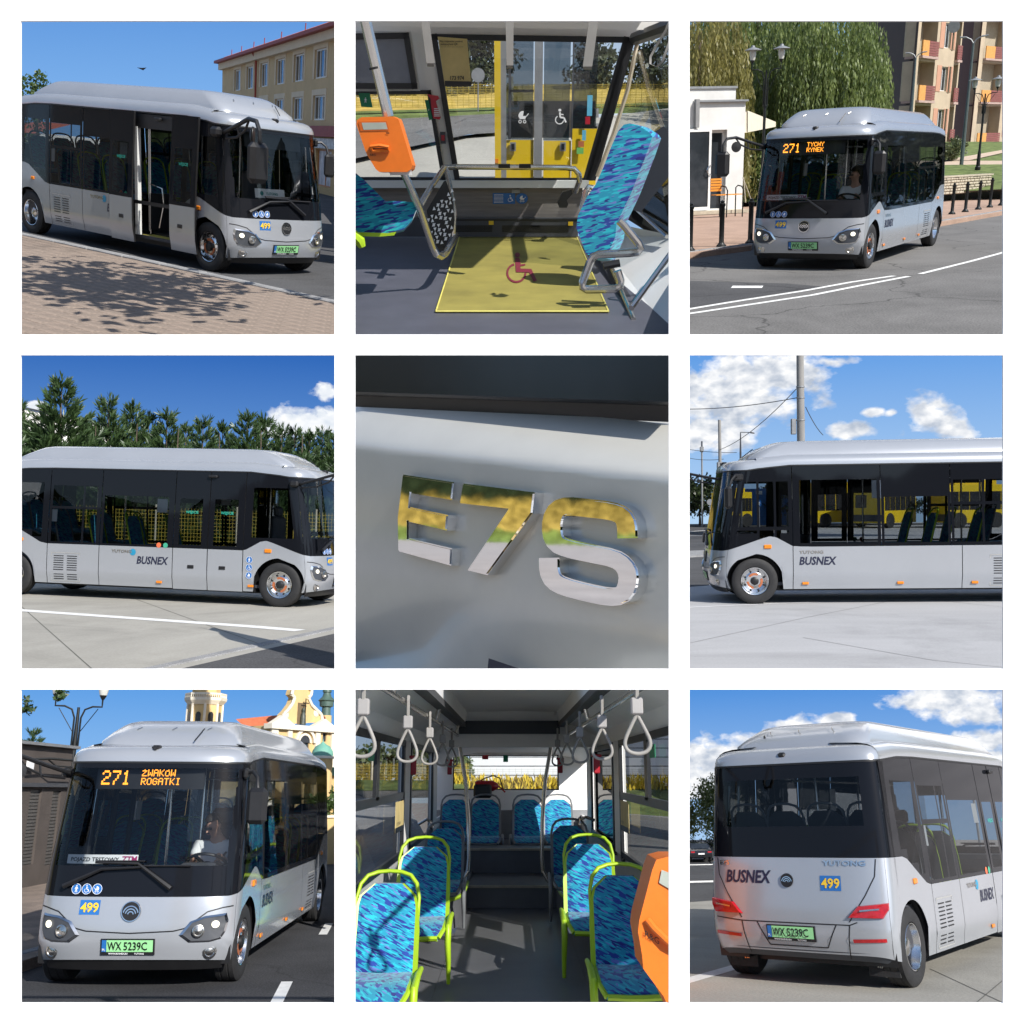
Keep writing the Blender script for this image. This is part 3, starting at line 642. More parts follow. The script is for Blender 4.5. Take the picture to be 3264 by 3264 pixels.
# side details
for sd, nm in ((-1, 'right'), (1, 'left')):
    mb = MB().cbox((-.93, sd * 1.035, .965), (.13, .03, .07), .012); bp('side_lamp', mb, amber, None, nm)
    for x in ((1.55 if sd > 0 else 1.25, 3.1, 4.3) if sd > 0 else (1.24, 2.98)):
        mb = MB().cbox((-x, sd * 1.02, .345), (.11, .02, .045), .008); bp('side_marker', mb, amber, None, nm)
    mb = MB().cbox((-5.75, sd * 1.035, 1.02), (.10, .03, .06), .012); bp('side_lamp', mb, amber, None, nm + ' rear')
    gx0, gx1 = (4.55, 5.12)
    mb = MB()
    for a, b in (((gx0, .29), (gx1, .29)), ((gx1, .29), (gx1, .80)), ((gx1, .80), (gx0, .80)), ((gx0, .80), (gx0, .29))):
        for q in ribbon([a, b], .015): mb.add([Vector((-u, sd * (WZ(v) + .004), v)) for u, v in q], [(0, 1, 2, 3)])
    i = bp('grille', mb, greyint, None, nm, smooth=False)
    me = MB().cbox((0, 0, 0), (.20, .008, .014), .003).mesh('grille_slot', blackpl)
    for c in (0, 1):
        for r in range(11):
            z = .33 + r * .0415
            if r == 3: continue
            bp('grille_slot', me, None, i, nm, Matrix.Translation((-(gx0 + .15 + c * .27), sd * (WZ(z) + .003), z)))
    fn = side_fn(sd, 1.45 if sd > 0 else 3.42)
    mb = MB(); text_on(mb, 'BUSNEX', fn, 0, .66, .13, .004, bold=.028, shear=.18, sx=.86); bp('lettering', mb, ink, None, nm, smooth=False)
    mb = MB(); text_on(mb, 'YUTONG', side_fn(sd, 1.45 if sd > 0 else 3.92), 0, .845, .05, .006, bold=.03, sx=1.3); bp('maker_lettering', mb, steel, None, nm, smooth=False)
mb = MB(); fn = side_fn(-1, 3.5); decal(mb, [circ(.06, 18, 0, .86)], fn, .004); bp('roundel', mb, mat('teal_sticker', (.02, .25, .42), .4), None, 'right', smooth=False)
for x, z, c in ((3.0, 1.0, (.75, .15, .06)), (2.87, 1.0, (.05, .35, .22))):
    mb = MB(); decal(mb, [circ(.045, 16, x, z)], lambda u, v, h: Vector((-u, -(WZ(v) + h), v)), .004); bp('door_button', mb, mat('button_%d' % int(x * 100), c, .4), None, 'right', smooth=False)
mb = MB().cbox((-2.02, -.995, 2.24), (.17, .05, .05), .012); bp('door_sensor', mb, blackpl, None, 'right')
roundels(side_fn(-1, 1.27), [(0, .80), (0, .665), (0, .53)], .062, 'right', None)
for sd, x, z0, z1, w in ((-1, 2.88, 1.58, 1.82, .2), (-1, 5.05, 1.36, 1.58, .16), (1, 2.66, 1.76, 2.06, .2)):
    mb = MB(); mb.add([(-(x), sd * (WZ(z0) - .012), z0), (-(x + w), sd * (WZ(z0) - .012), z0), (-(x + w), sd * (WZ(z1) - .012), z1), (-x, sd * (WZ(z1) - .012), z1)], [(0, 1, 2, 3)]); bp('window_notice', mb, stickwhite, None, 'right' if sd < 0 else 'left', smooth=False)
# rear details
TL = [(.58, .70), (.69, .815), (.985, .85), (.985, .785), (.93, .70)]
for sg in (-1, 1):
    p = [(sg * a, b) for a, b in TL]; mb = MB(); q = dense(p, 5); c = (sg * .84, .765)
    mb.add([rear_fn(u, v, .004) for u, v in q] + [rear_fn(u, v, .03) for u, v in dense([(sg * a, b) for a, b in shrink(TL, .9)], 5)] + [rear_fn(*c, .034)], [(j, (j + 1) % len(q), len(q) + (j + 1) % len(q), len(q) + j) for j in range(len(q))] + [(len(q) + j, len(q) + (j + 1) % len(q), 2 * len(q)) for j in range(len(q))])
    i = bp('tail_lamp', mb, redlens, i_rear, 'rear')
    mb = MB(); decal(mb, [[(sg * .72, .765), (sg * .90, .785), (sg * .90, .80), (sg * .72, .78)]], rear_fn, .042); bp('reversing_strip', mb, steel, i_rear, 'rear', smooth=False)
    mb = MB(); decal(mb, ribbon([(sg * (.62 + .04 * j), .48 + .002 * j) for j in range(9)], .034), rear_fn, .006); bp('rear_reflector', mb, redlens, i_rear, 'rear', smooth=False)
    mb = MB().box2((-6.25, sg * .78 - .16, .12), (-6.22, sg * .78 + .16, .36)); i = bp('mud_flap', mb, rubber, None, 'rear')
    mb = MB(); decal(mb, [z for r in (.02, .04, .06) for z in ribbon(arc(r, 5, 175, 8, 0, .20), .009)], lambda u, v, h: Vector((-6.253 - h, sg * .78 + u, v)), .002); bp('flap_arcs', mb, steel, i, 'rear', smooth=False)
mb = MB()
for pts in ([(-.93, .655), (-.6, .63), (.6, .63), (.68, .66)], [(.60, .66), (.78, .92), (.88, 1.1), (.90, 1.27)], [(-.60, .66), (-.78, .92), (-.88, 1.1), (-.90, 1.27)], [(-.55, .30), (-.60, .63)], [(.55, .30), (.60, .63)], [(-.42, .63), (-.30, .40), (.34, .40), (.46, .63)]):
    f2 = []
    for (a, b), (c, d) in zip(pts[:-1], pts[1:]):
        for t in range(5): f2.append((a + (c - a) * t / 5, b + (d - b) * t / 5))
    f2.append(pts[-1]); decal(mb, ribbon(f2, .011), rear_fn, .003)
bp('hatch_seam', mb, blackpl, i_rear, 'rear', smooth=False)
plate(rear_fn, 'rear', i_rear, -.04, .535)
sticker499(rear_fn, 'rear', i_rear, .43, 1.03, 1.05)
mb = MB().prism(circ(.07, 24, -.05, 1.05), rear_fn, .002, .014); i = bp('emblem', mb, blackpl, i_rear, 'rear')
mb = MB()
for q, r in enumerate((.02, .038, .056)): decal(mb, ribbon(arc(r, 5 + q * 3, 175 - q * 3, 10, -.05, 1.03), .008), rear_fn, .017)
bp('emblem_arcs', mb, chrome, i_rear, 'rear', smooth=False)
mb = MB(); text_on(mb, 'BUSNEX', rear_fn, -.78, 1.02, .125, .004, bold=.028, shear=.18, sx=.80); bp('lettering', mb, ink, i_rear, 'rear', smooth=False)
mb = MB(); text_on(mb, 'YUTONG', rear_fn, .36, 1.205, .05, .008, bold=.03, sx=1.45); text_on(mb, 'E7S', rear_fn, -.86, 1.20, .045, .008, bold=.03, sx=1.4); bp('maker_lettering', mb, chrome, i_rear, 'rear', smooth=False)
mb = MB().cbox((-6.37, -.55, 2.17), (.03, .2, .05), .01); bp('brake_lamp', mb, redlens, i_rear, 'rear')
# interior
FL = .36
mb = MB().box2((-4.2, -.93, FL - .05), (-.95, .93, FL)); i_fl = bp('cabin_floor', mb, greyfloor, None, 'front rear left right')
mb = MB().box2((-6.2, -.93, FL), (-5.0, .93, .78)); bp('rear_platform', mb, greyfloor, i_fl, 'front rear left right')
mb = MB().box2((-6.15, -.8, 2.27), (-.6, .8, 2.29)); bp('ceiling_lining', mb, greyint, None, 'front rear left right')
mb = MB().box2((-D1 - .55, -.9, FL + .002), (-D1 + .5, -.1, FL + .006)); bp('yellow_floor_patch', mb, yellowmat, i_fl, 'right')
SEATM = {}
def seat_parts(col, wide=.42, arm=0):
    """list of (name, mesh, material): a bus seat facing +X, origin on the floor below it"""
    prof = [(-.5, 0), (-.5, .5), (-.46, .8), (-.36, .95), (-.2, 1.0), (.2, 1.0), (.36, .95), (.46, .8), (.5, .5), (.5, 0)]
    def backpt(u, v, h): return Vector((-.19 - .14 * v + h + .03 * (2 * u) ** 2, u * wide, .44 + .60 * v))
    n = 12; out = []
    rows = []
    for j in range(9):
        v = j / 8; wv = float(np.interp(v, [0, .5, .8, .95, 1], [.5, .5, .47, .38, .22]))
        rows.append([(wv * (2 * i / n - 1), v) for i in range(n + 1)])
    mb = MB(); f_ = [[backpt(u, v, .045 * (1 - (abs(2 * u) ** 4) * .9) * (1 - .5 * v ** 6)) for u, v in r] for r in rows]; mb.grid(f_)
    mb.grid([[backpt(u, v, -.012) for u, v in r] for r in rows])
    for r0, r1 in ((0, 0), (n, n)): mb.grid([[backpt(*rows[j][r0], -.012), f_[j][r0]] for j in range(9)])
    mb.grid([[backpt(*rows[8][i], -.012), f_[8][i]] for i in range(n + 1)])
    out.append(('backrest', mb, fabric))
    mb = MB(); rows2 = []
    for j in range(9):
        x = -.20 + .46 * j / 8; wv = float(np.interp(j / 8, [0, .6, .9, 1], [.46, .5, .49, .42]))
        rows2.append([Vector((x, wide * wv * (2 * i / n - 1), .455 + .02 * math.sin(PI * j / 8) + .025 * (1 - abs(2 * i / n - 1) ** 4) + .03 * abs(2 * i / n - 1) ** 3 - (.05 * max(0, (j - 6) / 2) ** 2))) for i in range(n + 1)])
    mb.grid(rows2); mb.grid([[p - Vector((0, 0, .05)) for p in r] for r in rows2])
    for i in (0, n): mb.grid([[r[i], r[i] - Vector((0, 0, .05))] for r in rows2])
    mb.grid([[p, p - Vector((0, 0, .05))] for p in rows2[8]]); out.append(('cushion', mb, fabric))
    mb = MB(); sh = [[backpt(u * 1.10, v * 1.0, -.016 - .02 * (1 - (2 * u) ** 2)) for u, v in r] for r in rows]; mb.grid(sh); out.append(('back_shell', mb, darkgrey)); mb = MB()
    mb.grid([[backpt(u * 1.10, v, .012) for u, v in (r[0], r[1])] for r in rows]); mb.grid([[backpt(u * 1.10, v, .012) for u, v in (r[-2], r[-1])] for r in rows])
    for s_, c_ in ((0, 0), (n, n)): mb.grid([[backpt(rows[j][s_][0] * 1.1, rows[j][s_][1], -.016), backpt(rows[j][s_][0] * 1.1, rows[j][s_][1], .012)] for j in range(9)])
    mb.add([p - Vector((0, 0, .055)) + Vector((0, 0, -.0)) for r in rows2 for p in r], [(a * (n + 1) + b, a * (n + 1) + b + 1, (a + 1) * (n + 1) + b + 1, (a + 1) * (n + 1) + b) for a in range(8) for b in range(n)])
    mb.tube([(r[0] - Vector((0, .006, .03))) for r in rows2], .02, 6); mb.tube([(r[n] - Vector((0, -.006, .03))) for r in rows2], .02, 6); mb.tube([p - Vector((-.006, 0, .03)) for p in rows2[8]], .02, 6)
    out.append(('shell', mb, col))
    mb = MB(); pts = [backpt(u, v, -.005) for u, v in ((-.52, .55), (-.52, .85), (-.47, 1.0), (-.36, 1.09), (-.2, 1.125), (.0, 1.135), (.2, 1.125), (.36, 1.09), (.47, 1.0), (.52, .85), (.52, .55))]
    mb.tube(pts, [.008, .013, .015, .015, .015, .015, .015, .015, .015, .013, .008], 8); out.append(('grab_handle', mb, col))
    mb = MB(); mb.box2((-.14, -.05, 0), (.12, .05, .40)); mb.box2((-.18, -.17, .385), (.2, .17, .405)); out.append(('pedestal', mb, darkgrey))
    if arm:
        mb = MB(); y = arm * wide * .60; mb.tube([(-.2, y, .50), (.0, y, .505), (.16, y, .47), (.20, y, .36), (.12, y, .2), (.08, y, .02)], [.018, .024, .027, .026, .022, .016], 8); out.append(('armrest', mb, col))
    return [(nm, m_.mesh(nm, mt, True, 50), mt) for nm, m_, mt in out]
SEAT_G = seat_parts(lime); SEAT_K = seat_parts(greypl)
def put_seat(parts, x, y, z, tags, face=1):
    q = Matrix.Translation((-x, y, z)) @ Matrix.Rotation(0 if face > 0 else PI, 4, 'Z')
    i = None
    for nm, me, _ in parts:
        if nm == 'pedestal': continue
        if i is None: i = bp('seat', me, None, None, tags, q)
        else: bp(nm, me, None, i, tags)
for x, y, z, pr, f in ((3.45, -.68, FL + .1, SEAT_G, 1), (4.2, -.68, FL + .1, SEAT_G, 1), (4.9, -.68, FL + .15, SEAT_K, 1), (3.45, .68, FL + .1, SEAT_G, 1), (4.2, .68, FL + .1, SEAT_G, 1), (4.9, .68, FL + .15, SEAT_K, 1), (5.75, -.70, .72, SEAT_K, 1), (5.75, -.24, .72, SEAT_K, 1), (5.75, .24, .72, SEAT_K, 1), (5.75, .70, .72, SEAT_K, 1)):
    put_seat(pr, x, y, z, 'right left rear', f)
mb = MB()
for x, y in ((1.5, .25), (2.9, -.55), (2.9, .55), (4.6, -.45), (4.6, .45)): mb.tube([(-x, y, FL), (-x, y, 2.27)], .017, 7)
for y in (-.5, .5): mb.tube([(-1.6, y, 2.12), (-5.2, y, 2.12)], .016, 7)
bp('grab_poles', mb, steel, None, 'front rear left right')
mb = MB().box2((-1.10, .22, .75), (-.98, .92, 1.0)); mb.cbox((-1.42, .56, 1.15), (.14, .5, .72), .05); mb.cbox((-1.42, .56, 1.58), (.1, .3, .2), .04); mb.cbox((-1.2, .56, .82), (.5, .5, .14), .05)
bp('driver_seat', MB().cbox((-1.45, .52, 1.2), (.14, .5, .75), .05).cbox((-1.45, .52, 1.66), (.1, .28, .2), .04).cbox((-1.2, .52, .80), (.5, .5, .14), .05), darkgrey, None, 'front left right')
mb = MB().cbox((-.55, 0, .98), (.5, 1.7, .26), .06); mb.cbox((-.62, .52, 1.14), (.22, .46, .12), .04); i = bp('dashboard', mb, darkgrey, None, 'front left right')
q = Matrix.Translation((-.86, .52, 1.16)) @ Matrix.Rotation(R(-35), 4, 'Y')
mb = MB().tube([(.22 * math.cos(2 * PI * j / 24), .22 * math.sin(2 * PI * j / 24), 0) for j in range(24)], .017, 7, closed=True)
for a in (90, 210, 330): mb.tube([(0, 0, -.02), (.21 * math.cos(R(a)), .21 * math.sin(R(a)), 0)], .018, 6)
mb.lathe([(.06, -.03), (.06, .01), (0, .015)], (0, 0, 0), (0, 0, 1), 14); mb.tube([(0, 0, 0), (.0, 0, -.25)], .03, 8)
bp('steering_wheel', mb, blackpl, i, 'front left right', q)
mb = MB().box2((-1.66, .05, FL), (-1.63, .92, 1.15)); bp('cab_partition', mb, darkgrey, None, 'front left right')
mb = MB().box2((-1.66, .05, 1.15), (-1.63, .92, 2.2)); bp('cab_screen', mb, pane_clear, None, 'front left right')
# destination display behind the windscreen
def disp_fn(u, v, h): return Vector((-(FX(v) + .115 + AF * (1 - (1 - min(.999, abs(u) / 1.0) ** NF) ** (1 / NF)) * .5) + h, u, v))
mb = MB(); rows = [[disp_fn(-.62 + 1.16 * i / 10, v, 0) for i in range(11)] for v in (1.97, 2.22)]; mb.grid(rows); mb.grid([[p - Vector((.05, 0, 0)) for p in r] for r in rows]); i_disp = bp('destination_display', mb, blackpl, None, 'front')
for key, l1, l2 in (('tychy', 'TYCHY', 'RYNEK'), ('zwakow', 'zWAKoW', 'ROGATKI')):
    mb = MB(); led_text(mb, '271', disp_fn, -.56, 2.015, .15, .006, .85); wl = .5 / (6 * len(l1)); 
    led_text(mb, l1, disp_fn, -.13, 2.105, .072, .006, 1.0); led_text(mb, l2, disp_fn, -.13, 2.015, .072, .006, 1.0)
    bp('display_text', mb, led, i_disp, 'front ' + key, smooth=False)
def dash_fn(u, v, h): return front_fn(u, v, -.05 + h)
mb = MB(); mb.grid([[dash_fn(-.80 + .78 * i / 8, v + .03 * 0, 0) for i in range(9)] for v in (1.215, 1.305)]); i = bp('dash_sign', mb, stickwhite, None, 'front sign')
mb = MB(); text_on(mb, 'POJAZD TESTOWY', dash_fn, -.75, 1.24, .038, .004, bold=.02, sx=1.15); bp('lettering', mb, inkblack, i, 'front sign', smooth=False)
mb = MB(); text_on(mb, 'ZTM', dash_fn, -.19, 1.235, .055, .004, bold=.03, sx=1.0); bp('operator_lettering', mb, mat('magenta_lettering', (.35, .01, .12), .5), i, 'front sign', smooth=False)

def make_bus(k, label, show, skip=(), name='minibus', group=None, mods=None):
    """an individual minibus: its Empty at the nose on the ground, every part and sub-part its own object"""
    root = empty(name, PAN[k].M.copy(), label, 'bus', group); made = {}
    for i, (nm, me, par, tags, mx) in enumerate(BUS):
        if not (tags & show) or (tags & set(skip)): continue
        if par is not None and par not in made: continue
        o = reg(bpy.data.objects.new(nm, me)); COL.objects.link(o); made[i] = o
        o.parent = made[par] if par is not None else root
        if mx is not None:
            o.matrix_basis = mx
        if mods and i in mods: o.matrix_basis = mods[i] @ o.matrix_basis
    return root, made

# ------------------------------------------------------------------ outdoor materials
def ground_mat(name, c, rough=.92, var=.16, scale=1.2, speck=.25, sscale=60, patch=None, streak=(1, 1, 1), bump=.25, crack=0.0, stain=.22):
    """paving: broad tone drift, fine aggregate speckle and relief"""
    m, n, l, out = node_mat(name); b = n.new('ShaderNodeBsdfPrincipled'); l.new(b.outputs[0], out.inputs[0]); b.inputs['Roughness'].default_value = rough
    b.inputs['Specular IOR Level'].default_value = .25
    tc = n.new('ShaderNodeTexCoord'); mp = n.new('ShaderNodeMapping'); mp.inputs['Scale'].default_value = streak; l.new(tc.outputs['Object'], mp.inputs[0])
    a = n.new('ShaderNodeTexNoise'); a.inputs['Scale'].default_value = scale; a.inputs['Detail'].default_value = 7; a.inputs['Roughness'].default_value = .65; l.new(mp.outputs[0], a.inputs[0])
    r1 = n.new('ShaderNodeValToRGB'); r1.color_ramp.elements[0].position = .3; r1.color_ramp.elements[1].position = .7
    r1.color_ramp.elements[0].color = (*[x * (1 - var) for x in c], 1); r1.color_ramp.elements[1].color = (*[min(1, x * (1 + var)) for x in (patch or c)], 1); l.new(a.outputs[0], r1.inputs[0])
    s = n.new('ShaderNodeTexNoise'); s.inputs['Scale'].default_value = sscale; s.inputs['Detail'].default_value = 3; l.new(tc.outputs['Object'], s.inputs[0])
    r2 = n.new('ShaderNodeValToRGB'); r2.color_ramp.elements[0].position = .35; r2.color_ramp.elements[1].position = .65
    r2.color_ramp.elements[0].color = (1 - speck,) * 3 + (1,); r2.color_ramp.elements[1].color = (1, 1, 1, 1); l.new(s.outputs[0], r2.inputs[0])
    mx = n.new('ShaderNodeMix'); mx.data_type = 'RGBA'; mx.blend_type = 'MULTIPLY'; mx.inputs[0].default_value = 1; l.new(r1.outputs[0], mx.inputs[6]); l.new(r2.outputs[0], mx.inputs[7]); col = mx.outputs[2]
    st = n.new('ShaderNodeTexNoise'); st.inputs['Scale'].default_value = .35; st.inputs['Detail'].default_value = 8; st.inputs['Roughness'].default_value = .7; st.inputs['Distortion'].default_value = .6; l.new(tc.outputs['Object'], st.inputs[0])
    r4 = n.new('ShaderNodeValToRGB'); r4.color_ramp.elements[0].position = .30; r4.color_ramp.elements[1].position = .50; r4.color_ramp.elements[0].color = (1 - stain,) * 3 + (1,); r4.color_ramp.elements[1].color = (1, 1, 1, 1); l.new(st.outputs[0], r4.inputs[0])
    m4 = n.new('ShaderNodeMix'); m4.data_type = 'RGBA'; m4.blend_type = 'MULTIPLY'; m4.inputs[0].default_value = 1; l.new(col, m4.inputs[6]); l.new(r4.outputs[0], m4.inputs[7]); col = m4.outputs[2]
    if crack:
        dn = n.new('ShaderNodeTexNoise'); dn.inputs['Scale'].default_value = 1.3; dn.inputs['Detail'].default_value = 5; l.new(tc.outputs['Object'], dn.inputs[0]); av = n.new('ShaderNodeVectorMath'); av.operation = 'MULTIPLY_ADD'; av.inputs[1].default_value = (.9, .9, 0); l.new(dn.outputs['Color'], av.inputs[0]); l.new(tc.outputs['Object'], av.inputs[2])
        vo = n.new('ShaderNodeTexVoronoi'); vo.feature = 'DISTANCE_TO_EDGE'; vo.inputs['Scale'].default_value = .28; l.new(av.outputs[0], vo.inputs[0]); r5 = n.new('ShaderNodeValToRGB'); r5.color_ramp.elements[0].position = .0; r5.color_ramp.elements[1].position = .006; r5.color_ramp.elements[0].color = (1 - crack,) * 3 + (1,); r5.color_ramp.elements[1].color = (1, 1, 1, 1); l.new(vo.outputs[0], r5.inputs[0])
        m5 = n.new('ShaderNodeMix'); m5.data_type = 'RGBA'; m5.blend_type = 'MULTIPLY'; m5.inputs[0].default_value = 1; l.new(col, m5.inputs[6]); l.new(r5.outputs[0], m5.inputs[7]); col = m5.outputs[2]
    l.new(col, b.inputs['Base Color'])
    bp_ = n.new('ShaderNodeBump'); bp_.inputs['Strength'].default_value = bump; bp_.inputs['Distance'].default_value = .02; l.new(s.outputs[0], bp_.inputs['Height']); l.new(bp_.outputs[0], b.inputs['Normal'])
    MATS[name] = m; return m
def leaf_mat(name, c0, c1, scale=1.2, trans=.35):
    m, n, l, out = node_mat(name)
    tc = n.new('ShaderNodeTexCoord'); nz = n.new('ShaderNodeTexNoise'); nz.inputs['Scale'].default_value = scale; nz.inputs['Detail'].default_value = 5; nz.inputs['Roughness'].default_value = .7; l.new(tc.outputs['Object'], nz.inputs[0])
    rp = n.new('ShaderNodeValToRGB'); rp.color_ramp.elements[0].position = .35; rp.color_ramp.elements[1].position = .65; rp.color_ramp.elements[0].color = (*c0, 1); rp.color_ramp.elements[1].color = (*c1, 1); l.new(nz.outputs[0], rp.inputs[0])
    d = n.new('ShaderNodeBsdfDiffuse'); t = n.new('ShaderNodeBsdfTranslucent'); g = n.new('ShaderNodeBsdfGlossy'); g.inputs['Roughness'].default_value = .45
    l.new(rp.outputs[0], d.inputs[0]); l.new(rp.outputs[0], t.inputs[0])
    mx = n.new('ShaderNodeMixShader'); mx.inputs[0].default_value = trans; l.new(d.outputs[0], mx.inputs[1]); l.new(t.outputs[0], mx.inputs[2])
    m2 = n.new('ShaderNodeMixShader'); m2.inputs[0].default_value = .05; l.new(mx.outputs[0], m2.inputs[1]); l.new(g.outputs[0], m2.inputs[2]); l.new(m2.outputs[0], out.inputs[0])
    MATS[name] = m; return m
asphalt = ground_mat('asphalt', (.095, .095, .098), var=.2, scale=.6, speck=.45, sscale=45, crack=.4)
asphalt_lt = ground_mat('worn_asphalt', (.19, .185, .178), var=.18, scale=.45, speck=.4, sscale=40, crack=.6, stain=.3)
asphalt_dk = ground_mat('dark_asphalt', (.06, .061, .066), var=.25, scale=.8, speck=.45, sscale=45, crack=.3, stain=.3)  # dark base colour stands in for the shade on the church street
concrete = ground_mat('brushed_concrete', (.36, .345, .305), var=.14, scale=.7, speck=.10, sscale=30, streak=(1, .25, 1))
concrete_pale = ground_mat('pale_concrete', (.40, .40, .405), var=.13, scale=.6, speck=.08, sscale=30, streak=(.25, 1, 1))
roadpaint = mat('road_paint', (.70, .70, .68), .8, var=.12, scale=9, bump=.1)
kerbstone = ground_mat('granite_kerb', (.34, .34, .34), var=.2, scale=6, speck=.5, sscale=90)
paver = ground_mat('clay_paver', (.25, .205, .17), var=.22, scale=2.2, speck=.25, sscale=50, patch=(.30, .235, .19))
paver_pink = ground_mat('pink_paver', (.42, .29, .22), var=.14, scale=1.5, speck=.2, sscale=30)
grassm = mat('lawn', (.085, .13, .025), .95, var=.45, scale=2.5, bump=.5, bscale=30, var2=(.17, .22, .06))
barkm = mat('bark', (.10, .075, .055), .9, var=.35, scale=9, bump=.4)
cream = mat('cream_render', (.56, .42, .24), .9, var=.07, scale=1.0, bump=.05)
cream_lt = mat('pale_render', (.66, .56, .42), .9, var=.06, scale=1.0, bump=.05)
whitewall = mat('white_render', (.70, .69, .66), .9, var=.08, scale=1.5, bump=.05)
redtile = mat('red_tile', (.34, .085, .05), .8, var=.3, scale=5, bump=.2)
redpaint = mat('red_trim', (.30, .045, .03), .6, var=.15, scale=3)
winglass = mat('window_glass', (.025, .03, .036), .06, var=.3, scale=1.5, spec=.8)
winframe = mat('window_frame', (.78, .78, .76), .5, var=.04)
iron = mat('black_iron', (.012, .014, .014), .45, .3, var=.2, scale=6)
galv = mat('galvanised', (.30, .31, .32), .5, .5, var=.12, scale=4)
yellowpaint = mat('yellow_paint', (.72, .50, .015), .3, var=.04, scale=1, coat=.4)
wood_or = mat('orange_wood', (.70, .27, .03), .5, var=.15, scale=6, stretch=(1, 6, 6))
stone_pale = mat('pale_stone', (.44, .39, .30), .9, var=.2, scale=5, bump=.2)

# ------------------------------------------------------------------ placing helpers
def groundsheet(k, name, pts, m, z=0.0, label=None, thick=None, kind='structure', div=1):
    """flat sheet through picture points lying on the ground at height z"""
    P = [gnd(k, a, b, z) for a, b in pts]; return sheet(k, name, P, m, label, thick, kind)
def sheet(k, name, P, m, label=None, thick=None, kind='structure'):
    mb = MB(); n = len(P)
    if thick:
        mb.add([Vector(p) for p in P] + [Vector(p) - Vector((0, 0, thick)) for p in P], [tuple(range(n)), tuple(range(2 * n - 1, n - 1, -1))] + [(i, n + i, n + (i + 1) % n, (i + 1) % n) for i in range(n)])
    else: mb.add(P, [tuple(range(n))])
    o = mb.build(name, m, smooth=False, mw=PAN[k].M)
    tag(o, label, None, None, kind); return o
def horizon(k, px):
    lo, hi = -4000.0, 6000.0
    for _ in range(40):
        mid = (lo + hi) / 2
        if ray(k, px, mid).z > 0: lo = mid
        else: hi = mid
    return (lo + hi) / 2
def edges(k):
    """how far each scene may spread past its picture: left, right, bottom"""
    cx, cy = pcol(k); return (-500 if cx < 0 else -55), (2430 if cx > 0 else 1987), (2300 if cy < 0 else 1987)
def base_ground(k, m, far, name='road', label=None):
    l, r, b = edges(k); pts = []
    pts = [gnd(k, l, b), gnd(k, r, b)]
    for px in (r, (l + r) / 2, l):
        h = horizon(k, px); q = pix(k, px, h, far); pts.append(Vector((q.x, q.y, 0)))
    return sheet(k, name, pts, m, label)
def sky_board(k, dist, top, low, label, drop=150, **kw):
    l, r, b = edges(k); t = -500 if pcol(k)[1] > 0 else -55
    if pcol(k)[0] < 0: l = -700
    if pcol(k)[0] > 0: r = 2630
    hb = max(horizon(k, l), horizon(k, r)) + drop; hb = min(hb, 1980)
    A, B, C, Dp = [pix(k, *p, dist) for p in ((l, hb), (r, hb), (r, t), (l, t))]
    # put the four corners on one plane square to the middle ray
    f = (pix(k, 966, 500, dist) - PAN[k].cam).normalized(); o0 = pix(k, 966, 700, dist)
    def hit(px, py): d = ray(k, px, py); c = PAN[k].cam; return c + d * ((o0 - c).dot(f) / d.dot(f))
    A, B, C, Dp = hit(l, hb), hit(r, hb), hit(r, t), hit(l, t)
    X_ = (B - A).normalized(); Y_ = -f; Z_ = Vector(X_).cross(f); Z_ = -Z_ if Z_.z < 0 else Z_; Z_.normalize(); X_ = Z_.cross(f); X_ = -X_ if X_.dot(B - A) < 0 else X_; X_.normalize()
    Mo = Matrix((( X_.x, f.x, Z_.x, A.x), (X_.y, f.y, Z_.y, A.y), (X_.z, f.z, Z_.z, A.z), (0, 0, 0, 1)))
    loc = [Mo.inverted() @ p for p in (A, B, C, Dp)]; h = max(p.z for p in loc)
    bl_ = []
    for (px, py, rx, ry) in kw.pop('px_blobs', ()):
        c_ = Mo.inverted() @ hit(px, py); e_ = Mo.inverted() @ hit(px + rx, py - ry); bl_.append((c_.x, c_.z, abs(e_.x - c_.x), abs(e_.z - c_.z)))
    if bl_: kw['blobs'] = bl_; kw['clouds'] = True
    kw.setdefault('cscale', 1.0)
    m = sky_mat('sky_%d' % k, top, low, h=h, **kw)
    o = MB().add(loc, [(0, 1, 2, 3)]).build('sky', m, smooth=False, mw=PAN[k].M @ Mo); tag(o, label, None, None, 'structure')
    return o, Mo, h
class Wall:
    """vertical plane through two ground points; u along it, z up; n points towards the camera"""
    def __init__(s, k, A, B):
        s.k = k; s.A = Vector((A[0], A[1], 0)); B = Vector((B[0], B[1], 0)); s.L = (B - s.A).length; s.U = (B - s.A).normalized(); s.N = Vector((s.U.y, -s.U.x, 0))
        if s.N.dot(PAN[k].cam - s.A) < 0: s.N = -s.N
    def at(s, px, py):
        d = ray(s.k, px, py); c = PAN[s.k].cam; t = (s.A - c).dot(s.N) / d.dot(s.N); p = c + d * t
        return (p - s.A).dot(s.U), p.z
    def p(s, u, v, h=0.0): return s.A + s.U * u + Vector((0, 0, v)) + s.N * h
    def rect(s, x0, y0, x1, y1):
        """(u0, v0, u1, v1) of a picture rectangle"""
        a = s.at(x0, y1); b = s.at(x1, y0); return min(a[0], b[0]), min(a[1], b[1]), max(a[0], b[0]), max(a[1], b[1])
